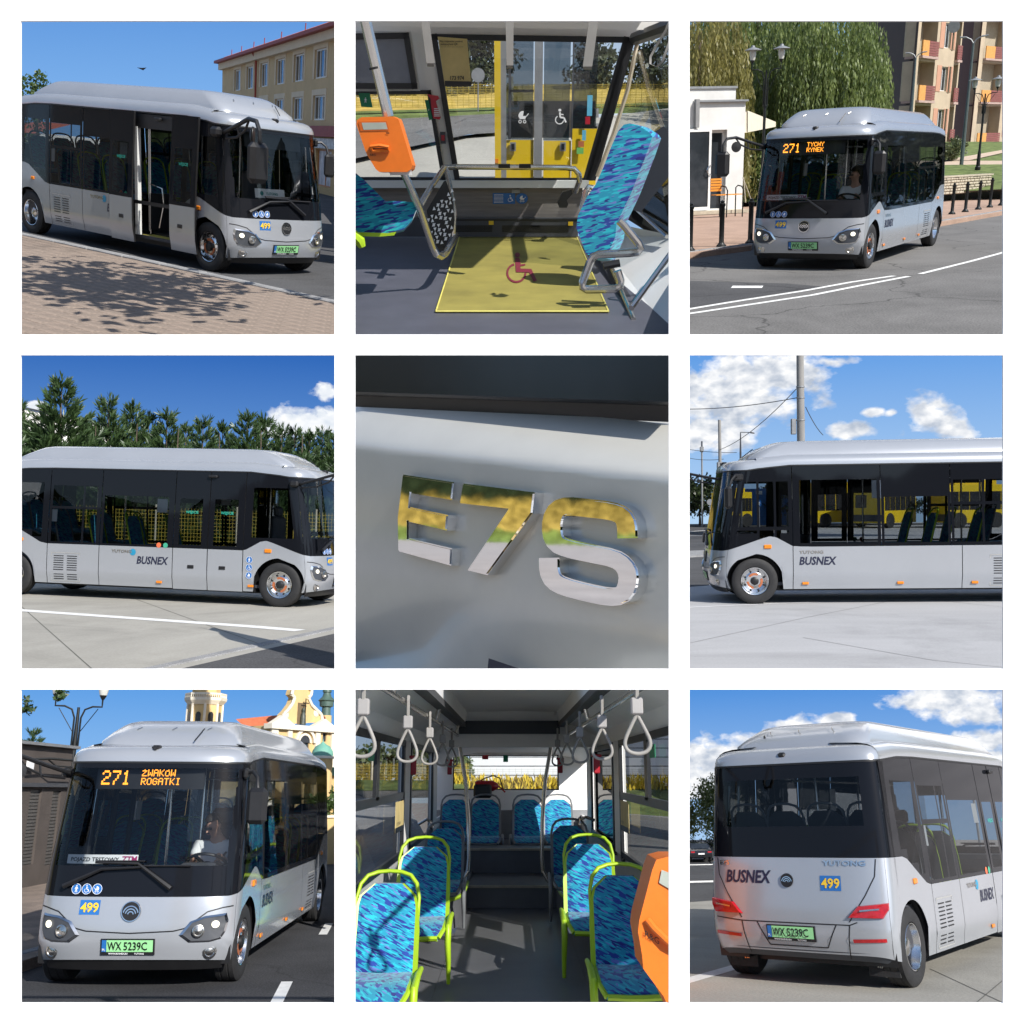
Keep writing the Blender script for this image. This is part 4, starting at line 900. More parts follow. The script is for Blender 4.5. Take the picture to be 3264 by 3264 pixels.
def holes_wall(W, u0, u1, v0, v1, holes, depth=.15, thick=None):
    """wall face with real openings and their reveals"""
    us = sorted({u0, u1} | {x for h in holes for x in (h[0], h[2]) if u0 < x < u1}); vs = sorted({v0, v1} | {x for h in holes for x in (h[1], h[3]) if v0 < x < v1}); mb = MB()
    for a, b in zip(us[:-1], us[1:]):
        for c, d in zip(vs[:-1], vs[1:]):
            um, vm = (a + b) / 2, (c + d) / 2
            if any(h[0] < um < h[2] and h[1] < vm < h[3] for h in holes): continue
            mb.add([W.p(a, c), W.p(b, c), W.p(b, d), W.p(a, d)], [(0, 1, 2, 3)])
    for a, c, b, d in holes:
        q = [W.p(a, c), W.p(b, c), W.p(b, d), W.p(a, d)]; r = [W.p(a, c, -depth), W.p(b, c, -depth), W.p(b, d, -depth), W.p(a, d, -depth)]
        mb.add(q + r, [(0, 4, 5, 1), (1, 5, 6, 2), (2, 6, 7, 3), (3, 7, 4, 0)])
    if thick: mb.add([W.p(u0, v0), W.p(u1, v0), W.p(u1, v1), W.p(u0, v1)] + [W.p(u0, v0, -thick), W.p(u1, v0, -thick), W.p(u1, v1, -thick), W.p(u0, v1, -thick)], [(0, 4, 5, 1), (1, 5, 6, 2), (2, 6, 7, 3), (3, 7, 4, 0), (5, 4, 7, 6)])
    return mb
def boxW(mb, W, u0, v0, u1, v1, h0, h1):
    P = [W.p(u, v, h) for h in (h0, h1) for u, v in ((u0, v0), (u1, v0), (u1, v1), (u0, v1))]
    return mb.add(P, [(3, 2, 1, 0), (4, 5, 6, 7), (0, 1, 5, 4), (1, 2, 6, 5), (2, 3, 7, 6), (3, 0, 4, 7)])
def window(root, W, h, depth=.12, nv=2, fw=.06, frame=winframe, gl=winglass, sill=None):
    a, c, b, d = h; mb = MB(); e = .002
    for q in ((a, c, a + fw, d), (b - fw, c, b, d), (a + fw, c, b - fw, c + fw), (a + fw, d - fw, b - fw, d)): boxW(mb, W, *q, -depth, -depth + .06)
    for i in range(1, nv): x = a + (b - a) * i / nv; boxW(mb, W, x - fw * .55, c + fw, x + fw * .55, d - fw, -depth, -depth + .055)
    o = mb.build('window', frame, root, smooth=False)
    p = MB().add([W.p(a, c, -depth + .02), W.p(b, c, -depth + .02), W.p(b, d, -depth + .02), W.p(a, d, -depth + .02)], [(0, 1, 2, 3)]).build('pane', gl, o, smooth=False)
    if sill: boxW(MB(), W, a - .05, c - .06, b + .05, c, 0, .08); boxW(s_ := MB(), W, a - .05, c - .06, b + .05, c, -depth + .06, .08); s_.build('sill', sill, o, smooth=False)
    return o
def quadW(root, name, W, u0, v0, u1, v1, h, m): return MB().add([W.p(u0, v0, h), W.p(u1, v0, h), W.p(u1, v1, h), W.p(u0, v1, h)], [(0, 1, 2, 3)]).build(name, m, root, smooth=False)
def slab(root, name, W, u0, v0, u1, v1, h0, h1, m): return boxW(MB(), W, u0, v0, u1, v1, h0, h1).build(name, m, root, smooth=False)

# ------------------------------------------------------------------ vegetation
def rand_dir(rg):
    z = rg.uniform(-1, 1); a = rg.uniform(0, 2 * PI); r = math.sqrt(1 - z * z); return Vector((r * math.cos(a), r * math.sin(a), z))
def leaf(mb, p, d, up, s, w=.5):
    a = d.cross(up); 
    if a.length < 1e-3: a = d.cross(Vector((1, 0, .2)))
    a.normalize(); mb.add([p, p + d * s * .5 + a * s * w * .5, p + d * s, p + d * s * .5 - a * s * w * .5], [(0, 1, 2, 3)])
def crown_mesh(name, m, seed, rx, ry, rz, clumps, per, size, lob=.35, hollow=.55):
    """leafy crown: clumps of leaves around an uneven volume centred on the origin"""
    rg = random.Random(seed); mb = MB()
    for _ in range(clumps):
        d = rand_dir(rg); k = (hollow + (1 - hollow) * rg.random()) * (1 - lob * rg.random() * abs(math.sin(3 * math.atan2(d.y, d.x) + seed) * math.cos(4 * d.z + seed)))
        c = Vector((d.x * rx * k, d.y * ry * k, d.z * rz * k)); cr = .16 * (rx + rz) * rg.uniform(.6, 1.3)
        for _ in range(per):
            e = rand_dir(rg) * cr * rg.random() ** .5; e.z *= .7; ld = (rand_dir(rg) + Vector((0, 0, -.3))).normalized(); leaf(mb, c + e, ld, rand_dir(rg), size * rg.uniform(.6, 1.3), .6)
    return mb.mesh(name, m, False, recalc=False)
def trunk_mesh(name, h, r, seed=0, limbs=5, spread=1.2, m=None):
    rg = random.Random(seed); mb = MB(); pts = [(rg.uniform(-.04, .04) * h * i / 6, rg.uniform(-.04, .04) * h * i / 6, h * i / 6) for i in range(7)]; mb.tube(pts, [r * (1 - .11 * i) for i in range(7)], 8)
    for i in range(limbs):
        z = h * rg.uniform(.45, .95); a = rg.uniform(0, 2 * PI); L = spread * rg.uniform(.6, 1.1)
        mb.tube([(0, 0, z), (L * .5 * math.cos(a), L * .5 * math.sin(a), z + L * .45), (L * math.cos(a), L * math.sin(a), z + L * 1.0)], [r * .45, r * .3, r * .1], 6)
    return mb.mesh(name, m or barkm)
def tree(k, pos, trunk, crown, cz, label, cat='tree', group=None, s=1.0, rz=0, name='tree', sx=1.0):
    o = empty(name, PAN[k].M @ TR(pos[0], pos[1], pos[2], rz, s), label, cat, group)
    obj('trunk', trunk, o); c = obj('crown', crown, o, loc=(0, 0, cz)); c.scale = (sx, sx, 1); c['kind'] = 'stuff'
    return o
def pine_mesh(seed, H, Rb, m, rows=17, tuft=.40):
    """conifer crown of up-curving shoots set in whorls"""
    rg = random.Random(seed); mb = MB()
    for r in range(rows):
        t = r / (rows - 1); z = H * (.06 + .86 * t); L = Rb * (1 - t) ** .8 + .08; nb = max(4, int(12 * (1 - t) + 4))
        for b in range(nb):
            a = 2 * PI * (b + rg.random() * .8) / nb; l = L * rg.uniform(.7, 1.12); nt = max(2, int(l / .17))
            for q in range(nt):
                f = (q + .6) / nt; x = l * f; zz = z + .30 * l * f * f + rg.uniform(-.06, .06); p = Vector((x * math.cos(a), x * math.sin(a), zz))
                for sd in ((-1, 0, 1) if f > .3 else (0,)):
                    aa = a + sd * .55; ax = Vector((math.cos(aa) * .75, math.sin(aa) * .75, .75 + rg.uniform(-.2, .3))).normalized(); s = tuft * rg.uniform(.7, 1.15) * (1 if sd == 0 else .75)
                    for _ in range(13):
                        d = (ax + rand_dir(rg) * .5).normalized(); leaf(mb, p + ax * s * rg.random() * .8, d, rand_dir(rg), s * .72, .19)
    for q in range(26):
        d = (Vector((0, 0, 1)) + rand_dir(rg) * .5).normalized(); leaf(mb, Vector((0, 0, H * .9 + H * .09 * rg.random())), d, rand_dir(rg), tuft * .6, .18)
    return mb.mesh('crown', m, False, recalc=False)
def willow_mesh(seed, rx, ry, H, m, strands=420, leafs=.13):
    """weeping crown: strands hanging from a dome; z=0 at the ground"""
    rg = random.Random(seed); mb = MB()
    for _ in range(strands):
        a = rg.uniform(0, 2 * PI); q = rg.random() ** .38; x, y = rx * q * math.cos(a), ry * q * math.sin(a); top = H * (.55 + .45 * math.sqrt(max(0, 1 - q * q))) * rg.uniform(.72, 1.06)
        bot = top - H * rg.uniform(.35, .95); bot = max(bot, .3); p = Vector((x, y, top)); sw = rand_dir(rg) * .05; n = int((top - bot) / (leafs * .55))
        out = Vector((math.cos(a), math.sin(a), 0)) * .16
        for i in range(n):
            f = i / max(1, n); c = p + out * math.sin(min(1, f * 3) * PI / 2) + Vector((sw.x * f * 6, sw.y * f * 6, -(top - bot) * f)) + rand_dir(rg) * .05
            d = (Vector((0, 0, -1)) + rand_dir(rg) * .35).normalized(); leaf(mb, c, d, rand_dir(rg), leafs * rg.uniform(1.0, 1.9), .30)
    return mb.mesh('crown', m, False, recalc=False)

# ------------------------------------------------------------------ street furniture
def street_lamp(k, pos, H, label, s=1.0, rz=0, lanterns=True, group='lantern lamp posts'):
    """black post with two swan-neck arms and hatted lanterns"""
    o = empty('street_lamp', PAN[k].M @ TR(*pos, rz, s), label, 'street lamp', group)
    MB().lathe([(.13, 0), (.13, .25), (.09, .3), (.075, .9), (.055, 1.0), (.05, H * .62), (.03, H * .80)], n=12).build('post', iron, o)
    MB().lathe([(.09, 0), (.09, .06)], (0, 0, H * .60), n=12).build('collar', iron, o)
    for sd in (-1, 1):
        z0 = H * .60; MB().tube([(sd * .07, 0, z0), (sd * .07, 0, z0 + H * .15), (sd * .14, 0, z0 + H * .19), (sd * .30, 0, z0 + H * .205), (sd * .5, 0, z0 + H * .205), (sd * .5, 0, z0 + H * .24)], .022, 7).build('arm', iron, o)
        MB().tube([(sd * .07, 0, z0 + H * .08), (sd * .42, 0, z0 + H * .195)], .01, 5).build('stay', iron, o)
        if lanterns:
            zl = z0 + H * .24; L = MB().lathe([(.03, 0), (.075, .08), (.08, .1)], (sd * .5, 0, zl), n=12).build('lantern', iron, o)
            MB().lathe([(.08, .1), (.115, .24), (.12, .36), (.10, .44)], (sd * .5, 0, zl), n=14).build('lantern_glass', mat('lantern_glass', (.55, .55, .50), .15, var=.1, coat=.4), L)
            MB().lathe([(.30, .43), (.28, .45), (.12, .51), (.07, .53), (.06, .58), (.0, .60)], (sd * .5, 0, zl), n=18).build('lantern_hat', galv, L)
    return o
def bollard(k, pos, label, h=.9, r=.05, group=None):
    o = MB().lathe([(.11, 0), (.11, .03), (.07, .07), (r, .1), (r, h * .86), (r * 1.25, h * .88), (r * 1.25, h * .92), (r * .7, h * .94), (r * .9, h * .97), (0, h)], n=12).build('bollard', iron, mw=PAN[k].M @ TR(*pos))
    return tag(o, label, 'bollard', group)
def car_mesh(k, pos, rz, label, col, s=1.0, name='parked_car', group=None):
    """small saloon seen from afar: shaped body, glasshouse, wheels, lamps"""
    o = empty(name, PAN[k].M @ TR(*pos, rz, s), label, 'car', group); paint = mat('car_' + str(col), col, .25, .2, var=.03, coat=.7)
    side = [(-2.2, .35), (-2.22, .62), (-2.1, .86), (-1.5, .95), (-.95, 1.38), (-.3, 1.46), (.55, 1.42), (1.15, .98), (1.95, .86), (2.2, .68), (2.22, .38), (1.8, .28), (-1.8, .28)]
    mb = MB(); rows = []
    for y, kx in ((-.86, .97), (-.9, 1.0), (.9, 1.0), (.86, .97)):
        rows.append([(x * kx, y * (1 - .16 * max(0, (z - .9) / .56)), z) for x, z in side])
    n = len(side)
    for i in range(3): mb.add(rows[i] + rows[i + 1], [(j, (j + 1) % n, n + (j + 1) % n, n + j) for j in range(n)])
    mb.add(rows[0], [tuple(range(n))]); mb.add(rows[3], [tuple(range(n))[::-1]]); mb.build('body', paint, o, ang=30)
    g = MB()
    g.add([(1.10, -.72, 1.0), (1.10, .72, 1.0), (.60, .66, 1.39), (.60, -.66, 1.39)], [(0, 1, 2, 3)]); g.v = [(x + .03, y, z + .03) for x, y, z in g.v]; g.build('windscreen', winglass, o, smooth=False)
    g = MB().add([(-1.52, -.72, .97), (-1.52, .72, .97), (-.98, .66, 1.36), (-.98, -.66, 1.36)], [(0, 1, 2, 3)]); g.v = [(x - .03, y, z + .03) for x, y, z in g.v]; g.build('rear_window', winglass, o, smooth=False)
    for sd in (-1, 1):
        g = MB().add([(-1.3, sd * .905, .97), (1.0, sd * .905, .97), (.5, sd * .835, 1.37), (-.85, sd * .835, 1.37)], [(0, 1, 2, 3)]); g.build('side_window', winglass, o, smooth=False)
        for x in (-1.35, 1.4):
            w = MB().lathe([(.2, -.1), (.31, -.1), (.32, -.06), (.32, .06), (.31, .1), (.2, .1)], (x, sd * .82, .32), (0, sd, 0), 20).build('wheel', rubber, o); MB().lathe([(.2, .09), (.1, .06), (0, .08)], (x, sd * .82, .32), (0, sd, 0), 16).build('rim', steel, w)
        MB().cbox((2.13, sd * .66, .70), (.12, .34, .14), .03).build('headlight', stickwhite, o); MB().cbox((-2.14, sd * .68, .74), (.1, .34, .13), .03).build('tail_lamp', redlens, o)
    MB().box((-2.235, 0, .62), (.02, .5, .11)).build('number_plate', stickwhite, o)
    return o
def planes(k, l=None, r=None, b=None):
    """inward planes (normal, through the camera) of scene k's left, right and lower limits"""
    L, Rr, B = edges(k); l = L if l is None else l; r = Rr if r is None else r; b = B if b is None else b
    out = []; mid = ray(k, 966, 966)
    for p, q in (((l, 0), (l, 1932)), ((r, 0), (r, 1932)), ((0, b), (1932, b))):
        n = ray(k, *p).cross(ray(k, *q)); n = -n if n.dot(mid) < 0 else n; out.append(n.normalized())
    return out
def clip(k, poly, z=0.0, extra=(), **kw):
    pts = [Vector((p[0], p[1], p[2] if len(p) > 2 else z)) for p in poly]; c = PAN[k].cam
    for n in planes(k, **kw):
        res = []
        for a, b in zip(pts, pts[1:] + pts[:1]):
            da, db = (a - c).dot(n), (b - c).dot(n)
            if da >= 0: res.append(a)
            if (da >= 0) != (db >= 0): res.append(a + (b - a) * (da / (da - db)))
        pts = res
        if not pts: break
    return pts
def inside(k, p, m=0.0, **kw): return all((Vector(p) - PAN[k].cam).dot(n) > m for n in planes(k, **kw))
def csheet(k, name, poly, m, z=0.0, label=None, thick=None, kind='structure', **kw):
    P = clip(k, poly, z, **kw)
    return sheet(k, name, P, m, label, thick, kind) if len(P) > 2 else None

CURK[0] = 1
ALLV = {'front', 'rear', 'left', 'right'}
# ================================================================== scene 1: minibus with its door open on a market street
k = 1
base_ground(1, asphalt, 150, 'road', 'dark asphalt road under the minibus with the open door')
csheet(1, 'pavement', [(-60, -1.72), (12, -1.72), (12, -30), (-60, -30)], asphalt_lt, .045, 'bedding under the clay pavers')
pv = tag(csheet(1, 'pavement', [(-60, -1.72), (12, -1.72), (12, -30), (-60, -30)], paver, .060, 'brown clay paver pavement in tree shade'), kind='structure')
# kerb stones, each its own piece
kb = tag(bpy.data.objects.new('kerb', None), 'pale granite kerb along the paver pavement', None, None, 'structure'); COL.objects.link(kb); kb.matrix_world = PAN[1].M
me = MB().cbox((0, 0, 0), (.985, .16, .14), .015).mesh('kerb_stone', kerbstone)
for i in range(34):
    x = 9.5 - i
    if inside(1, (x, -1.63, .07)): obj('kerb_stone', me, kb, loc=(x, -1.63, .018 + .004 * math.sin(i * 7)))
# pavers
me = [MB().cbox((0, 0, 0), (.392, .192, .06), .006).mesh('paver', paver)]
n = 0; cand = []
for r in range(60):
    for c in range(80):
        x = 12 - c * .4 - (r % 2) * .2; y = -1.83 - r * .2
        if inside(1, (x, y, .06), l=-20): cand.append((((Vector((x, y, 0)) - PAN[1].cam).length), x, y))
cand.sort()
for d_, x, y in cand[:300]: obj('paver', me[0], pv, loc=(x, y, .0595 - .03 + .006 + rnd.uniform(-.002, .002)))
mb = MB()
for d_, x, y in cand[300:2600]: mb.box((x, y, .045), (.39, .19, .04))
o = mb.build('pavers', paver, pv, smooth=False); o['kind'] = 'stuff'
root, made = make_bus(1, 'silver minibus with its side door slid open beside a paver pavement', ALLV, skip=('tychy', 'zwakow', 'sign', 'closed_door'), group='silver minibuses',
    mods={DOORS[0]: Matrix.Translation((.50, -.09, 0)), DOORS[1]: Matrix.Translation((-.50, -.09, 0)), I_MIR: Matrix.Translation((-.42, -.95, 2.14)) @ Matrix.Scale(1.35, 4) @ Matrix.Translation((.42, .95, -2.14))})
mb = MB().grid([[Vector((-D1 - .62 + 1.24 * j, -.96, z)) for j in (0, 1)] for z in (2.08, 2.3)]); mb.build('door_header', blackpl, root)
MB().box2((-2.70, -.97, .36), (-2.62, -.90, 2.1)).build('door_post', whitepl, root)
mb = MB().tube([(-2.58, -.75, .38), (-2.58, -.75, 2.2)], .016, 7); mb.tube([(-2.58, -.75, 1.2), (-2.3, -.72, 1.15), (-2.25, -.72, .9), (-2.35, -.74, .5)], .014, 7); mb.build('door_grab_rail', steel, root)
MB().box2((-2.60, -.76, .45), (-2.56, -.25, 1.05)).build('modesty_panel', blackpl, root)
mb = MB().add([(.0, 0, 0)], [])
sb = MB(); sb.grid([[dash_fn(-.55 + .6 * i / 6, v, 0) for i in range(7)] for v in (1.22, 1.36)]); dsg = sb.build('dash_card', stickwhite, root)
mb = MB(); decal(mb, [circ(.035, 14, -.42, 1.29)], dash_fn, .004); text_on(mb, 'YUTONG', dash_fn, -.34, 1.27, .04, .004, bold=.02); mb.build('card_print', mat('teal_print', (.03, .25, .24), .5), dsg, smooth=False)
# building across the street
A = pix(1, 1290, 700, 84); B = pix(1, 2330, 700, 44)
W = Wall(1, A, B); uL, uR = 0, W.L
eav = 7.7
bl = empty('town_house', PAN[1].M, 'cream three storey building with red eaves and a shop behind the open-door minibus', 'building')
wins = [W.rect(*q) for q in ((1490, 265, 1632, 400), (1768, 205, 1932, 330), (1768, 480, 1932, 640))]
base = wins[0]; wd = 2.9; holes = []
z1 = (wins[0][1], wins[0][3])
for u in np.arange(1.6, uR - 3, 4.9):
    for z0, zt in ((5.55, 6.95), (3.55, 4.75)):
        holes.append((u, z0, u + 2.5, zt))
shop = [(uR * f, .35, uR * f + 3.3, 2.15) for f in (.3, .5, .66, .78, .86)]
holes_wall(W, -4, uR + 2, 2.75, eav - .55, [h for h in holes], .18).build('wall', cream, bl, smooth=False)
holes_wall(W, -4, uR + 2, 0, 2.75, shop, .25).build('shop_wall', mat('ochre_board', (.50, .33, .14), .7, var=.15, scale=3, stretch=(1, 1, 8)), bl, smooth=False)
slab(bl, 'cornice', W, -4, eav - .55, uR + 2, eav - .12, -.1, .32, cream_lt); slab(bl, 'gutter', W, -4.2, eav - .12, uR + 2.2, eav + .06, -.1, .62, redpaint)
slab(bl, 'string_course', W, -4, 2.75, uR + 2, 3.25, -.05, .28, redpaint)
mb = MB(); 
mb.add([W.p(-4.2, eav + .05, .55), W.p(uR + 2.2, eav + .05, .55), W.p(uR + 2.2, eav + 2.0, -4), W.p(-4.2, eav + 2.0, -4)], [(0, 1, 2, 3)]); rf = mb.build('roof', redtile, bl, smooth=False)
for i, u in enumerate(np.arange(0, uR + 2, .55)):
    MB().tube([W.p(u, eav + .08, .5), W.p(u, eav + .6, -.7)], .05, 5).build('roof_tile', redtile, rf) if i < 60 else None
mb = MB()
for u in (2, 6, 10.5, 14, 19, 25, 31): mb.tube([W.p(u, eav + .2, .3), W.p(u, eav + .55, .28)], .03, 5)
mb.build('snow_guard', redpaint, rf)
MB().tube([W.p(wins[0][0] - 1.6, eav, .45), W.p(wins[0][0] - 1.6, eav - .5, .15), W.p(wins[0][0] - 1.6, 3.3, .15)], .07, 7).build('downpipe', redpaint, bl)
for h in holes:
    window(bl, W, h, .14, 3, .08); mb = MB()
    for q in ((h[0] - .28, h[1], h[0], h[3] + .28), (h[2], h[1], h[2] + .28, h[3] + .28), (h[0], h[3], h[2], h[3] + .28)): boxW(mb, W, *q, -.01, .035)
    mb.build('window_surround', cream_lt, bl, smooth=False)
mosaic = mat('mosaic_poster', (.60, .55, .58), .6, var=.5, scale=2.2, var2=(.75, .72, .74), detail=9)
for h in shop:
    window(bl, W, h, .2, 2, .07, mat('orange_frame', (.42, .16, .04), .5), mosaic)
sg = W.rect(1770, 700, 2060, 775); s0 = slab(bl, 'shop_sign', W, sg[0], 2.2, uR + 1, 2.68, 0, .12, mat('mosaic_sign', (.55, .55, .55), .6, var=.4, scale=6))
mb = MB(); text_on(mb, 'Salon gier', lambda u, v, h: W.p(sg[0] + .5 + u, v, h), 0, 2.33, .27, .13, bold=.03); mb.build('sign_lettering', inkblack, s0, smooth=False)
# bus shelter bench rail in front of the shop
q = [gnd(1, 1790, 1020), gnd(1, 2050, 1050)]
# far corner of the square
A2 = pix(1, -140, 900, 95); B2 = pix(1, 112, 900, 88); W2 = Wall(1, A2, B2)
fh = empty('far_house', PAN[1].M, 'small white house with a red roof far down the street', 'building'); zt = W2.at(50, 690)[1]
wh = [W2.rect(x, 735, x + 22, 775) for x in (5, 45)]
holes_wall(W2, 0, W2.L, -.5, zt, wh, .2, 6).build('wall', whitewall, fh, smooth=False)
for h in wh: window(fh, W2, h, .15, 2)
MB().add([W2.p(-.4, zt, .4), W2.p(W2.L + .4, zt, .4), W2.p(W2.L - 1, zt + .9, -3), W2.p(1, zt + .9, -3)], [(0, 1, 2, 3)]).build('roof', redtile, fh, smooth=False)
green1 = leaf_mat('leaf_fresh', (.045, .085, .018), (.10, .16, .035))
tm = trunk_mesh('trunk', 2.6, .16, 3); cm = crown_mesh('crown', green1, 5, 1.6, 1.6, 1.9, 60, 26, .26)
P0 = pix(1, 112, 860, 80); tree(1, (P0.x, P0.y, 0), tm, cm, 3.4, 'leafy street tree beyond the rear of the open-door minibus', s=1.0)
P0 = pix(1, 15, 840, 70); sc_ = empty('hedge_bed', PAN[1].M @ TR(P0.x, P0.y, 0), 'low hedge bed at the far end of the street', 'hedge'); cq = obj('foliage', crown_mesh('foliage', green1, 8, 2.2, 1.2, .7, 30, 20, .2), sc_, loc=(0, 0, .5)); cq['kind'] = 'stuff'
for i in range(5):
    a = gnd(1, -60 + i * 4, 905 + i * 22); b = gnd(1, 105, 893 + i * 22 + 6)
    csheet(1, 'road_marking', [a, gnd(1, 105, 893 + i * 22), b, gnd(1, -60, 912 + i * 22)], roadpaint, .004, 'white crossing stripe far down the street') if i < 3 else None
sky_board(1, 130, lin((62, 125, 205)), lin((140, 190, 240)), 'clear deep blue sky above the market street')
# crown of the tree that dapples the pavement
shade = empty('shade_tree', PAN[1].M, 'broad street tree dappling the paver pavement', 'tree')
sd = (PAN[1].Mi.to_3x3() @ TO_SUN).normalized()
tgt = Vector((.9, -3.8, 0)); c0 = tgt + sd * 6.4
cr = obj('crown', crown_mesh('crown', green1, 21, 3.2, 2.9, .8, 95, 13, .32, hollow=.1), shade, loc=c0); cr['kind'] = 'stuff'
lb = MB()
for a in range(7): lb.tube([c0 + Vector((0, 0, -.3)), c0 + Vector((1.3 * math.cos(a * .9), 1.1 * math.sin(a * .9), .1)), c0 + Vector((2.4 * math.cos(a * .9 + .2), 2.0 * math.sin(a * .9 + .2), .25))], [.09, .06, .02], 6)
lb.build('limb', barkm, shade)
# bird
P0 = pix(1, 745, 297, 60); mb = MB(); mb.add([P0, P0 + Vector((.25, .12, .09)), P0 + Vector((.05, .05, -.06)), P0 + Vector((-.27, -.1, .05)), P0 + Vector((0.02, .0, .05))], [(0, 1, 2), (0, 2, 3), (0, 4, 1), (0, 3, 4)])
tag(mb.build('bird', inkblack, mw=PAN[1].M, smooth=False), 'small dark bird in the blue sky over the minibus', 'bird')

# houses along the pavement side of the street (mirrored in the bus side)
def plain_house(k, A, B, H, label, wall_m, name='opposite_house'):
    W = Wall(k, A, B); W.N = -W.N if W.N.dot(Vector((-3, 0, 0)) - W.A) < 0 else W.N; o = empty(name, PAN[k].M, label, 'building', 'houses across from the bus'); hs = [(u, z, u + 1.0, z + 1.5) for u in np.arange(1, W.L - 1.5, 2.4) for z in np.arange(.9, H - 2, 2.8)]
    holes_wall(W, 0, W.L, 0, H, hs, .15).build('wall', wall_m, o, smooth=False)
    for h in hs: window(o, W, h, .12, 2)
    MB().add([W.p(-.4, H, .5), W.p(W.L + .4, H, .5), W.p(W.L - 1, H + 2.6, -4), W.p(1, H + 2.6, -4)], [(0, 1, 2, 3)]).build('roof', redtile, o, smooth=False); return o
plain_house(1, (-52, -17), (-38, -19), 6.5, 'white house with red roof across the pavement, further end', whitewall); plain_house(1, (-36, -19), (-22, -20), 5.5, 'cream house with red roof across the pavement, middle', cream_lt); plain_house(1, (-20, -20), (-10, -20), 6.2, 'ochre house with red roof across the pavement, nearer end', cream)

CURK[0] = 3
# ================================================================== scene 3: minibus turning past a white kiosk and willows
k = 3
base_ground(3, asphalt_lt, 49, 'road', 'worn grey asphalt road in front of the willow trees')
root3, _ = make_bus(3, 'silver minibus driving past the white kiosk and bollards', ALLV, skip=('zwakow',), group='silver minibuses')
def strip(k, pts, w, m, name, label, z=.004):
    """painted line through picture points on the ground"""
    P = [gnd(k, *p) for p in pts]; mb = MB()
    for a, b in zip(P[:-1], P[1:]):
        d = (b - a).normalized(); n = Vector((-d.y, d.x, 0)) * w / 2
        q = clip(k, [a + n, a - n, b - n, b + n], z)
        if len(q) > 2: mb.add([(x.x, x.y, z) for x in q], [tuple(range(len(q)))])
    return tag(mb.build(name, m, mw=PAN[k].M, smooth=False), label, None, None, 'structure')
strip(3, [(-50, 1785), (250, 1735), (700, 1665), (1000, 1610), (1260, 1572)], .10, roadpaint, 'road_marking', 'upper of the two white centre lines')
strip(3, [(-50, 1812), (300, 1760), (760, 1690), (1050, 1632), (1350, 1575)], .10, roadpaint, 'road_marking', 'lower of the two white centre lines')
strip(3, [(260, 1640), (450, 1640)], .30, roadpaint, 'road_marking', 'short white dash on the near lane')
strip(3, [(1420, 1560), (1740, 1480), (1980, 1415)], .10, roadpaint, 'road_marking', 'faint far lane line behind the bus')
# dark repair patches
groundsheet(3, 'road_patch', [(-50, 1600), (600, 1618), (860, 1640), (700, 1655), (250, 1725), (-50, 1775)], asphalt, .0025, 'darker asphalt repair on the near lane')
# pavement on the kiosk side with kerb
hk = .11
def gz(px, py, z): return gnd(3, px, py, z)
pl = [gz(-50, 1440, hk), gz(380, 1385, hk), gz(430, 1290, hk), gz(470, 1150, hk), gz(470, 1110, hk), gz(-50, 1110, hk)]
pm = sheet(3, 'pavement', pl, paver_pink, 'pink brick pavement before the white kiosk', .12)
pr = [gz(1500, 1250, hk), gz(1990, 1165, hk), gz(2300, 1120, hk), gz(2300, 1010, hk), gz(1990, 1025, hk), gz(1480, 1060, hk)]
sheet(3, 'pavement', pr, paver_pink, 'pink brick pavement behind the row of bollards', .12)
kb = tag(bpy.data.objects.new('kerb', None), 'grey kerb stones along the kiosk pavement', None, None, 'structure'); COL.objects.link(kb); kb.matrix_world = PAN[3].M
def kerb_run(k, kb, A, B, z, n):
    A, B = Vector(A), Vector(B); L = (B - A).length / n; me = MB().cbox((0, 0, 0), (L * .985, .15, .15), .012).mesh('kerb_stone', kerbstone); rz = math.atan2((B - A).y, (B - A).x)
    for i in range(n):
        c = A + (B - A) * (i + .5) / n; o = obj('kerb_stone', me, kb, loc=(c.x, c.y, z)); o.rotation_euler.z = rz
kerb_run(3, kb, gnd(3, -50, 1462, 0), gnd(3, 385, 1405, 0), .05, 5); kerb_run(3, kb, gnd(3, 1540, 1258, 0), gnd(3, 1985, 1180, 0), .05, 9)
# lawns and bank
P = lambda x, y, d: pix(3, x, y, d)
sheet(3, 'lawn', [P(1400, 1062, 47.6), P(2300, 1020, 47.6), P(2300, 880, 60), P(1400, 890, 60)], grassm, 'sunny lawn behind the stone wall')
sheet(3, 'path', [P(1400, 905, 59.5), P(2300, 895, 59.5), P(2300, 862, 64), P(1400, 862, 64)], mat('sand_path', (.46, .36, .27), .9, var=.1, scale=2), 'sandy path crossing the lawn')
sheet(3, 'lawn', [P(1400, 863, 64.1), P(2300, 863, 64.1), P(2300, 745, 84), P(1400, 745, 84)], grassm, 'upper lawn in front of the apartment blocks')
sheet(3, 'path', [P(1560, 860, 63.8), P(1720, 860, 63.8), P(1990, 800, 72.6), P(1990, 784, 74.6)], mat('sand_path', (.46, .36, .27), .9), 'narrow path climbing the upper lawn')
sheet(3, 'lawn', [P(-500, 1120, 46), P(560, 1115, 46), P(560, 1050, 60), P(-500, 1050, 60)], grassm, 'shaded lawn around the kiosk')
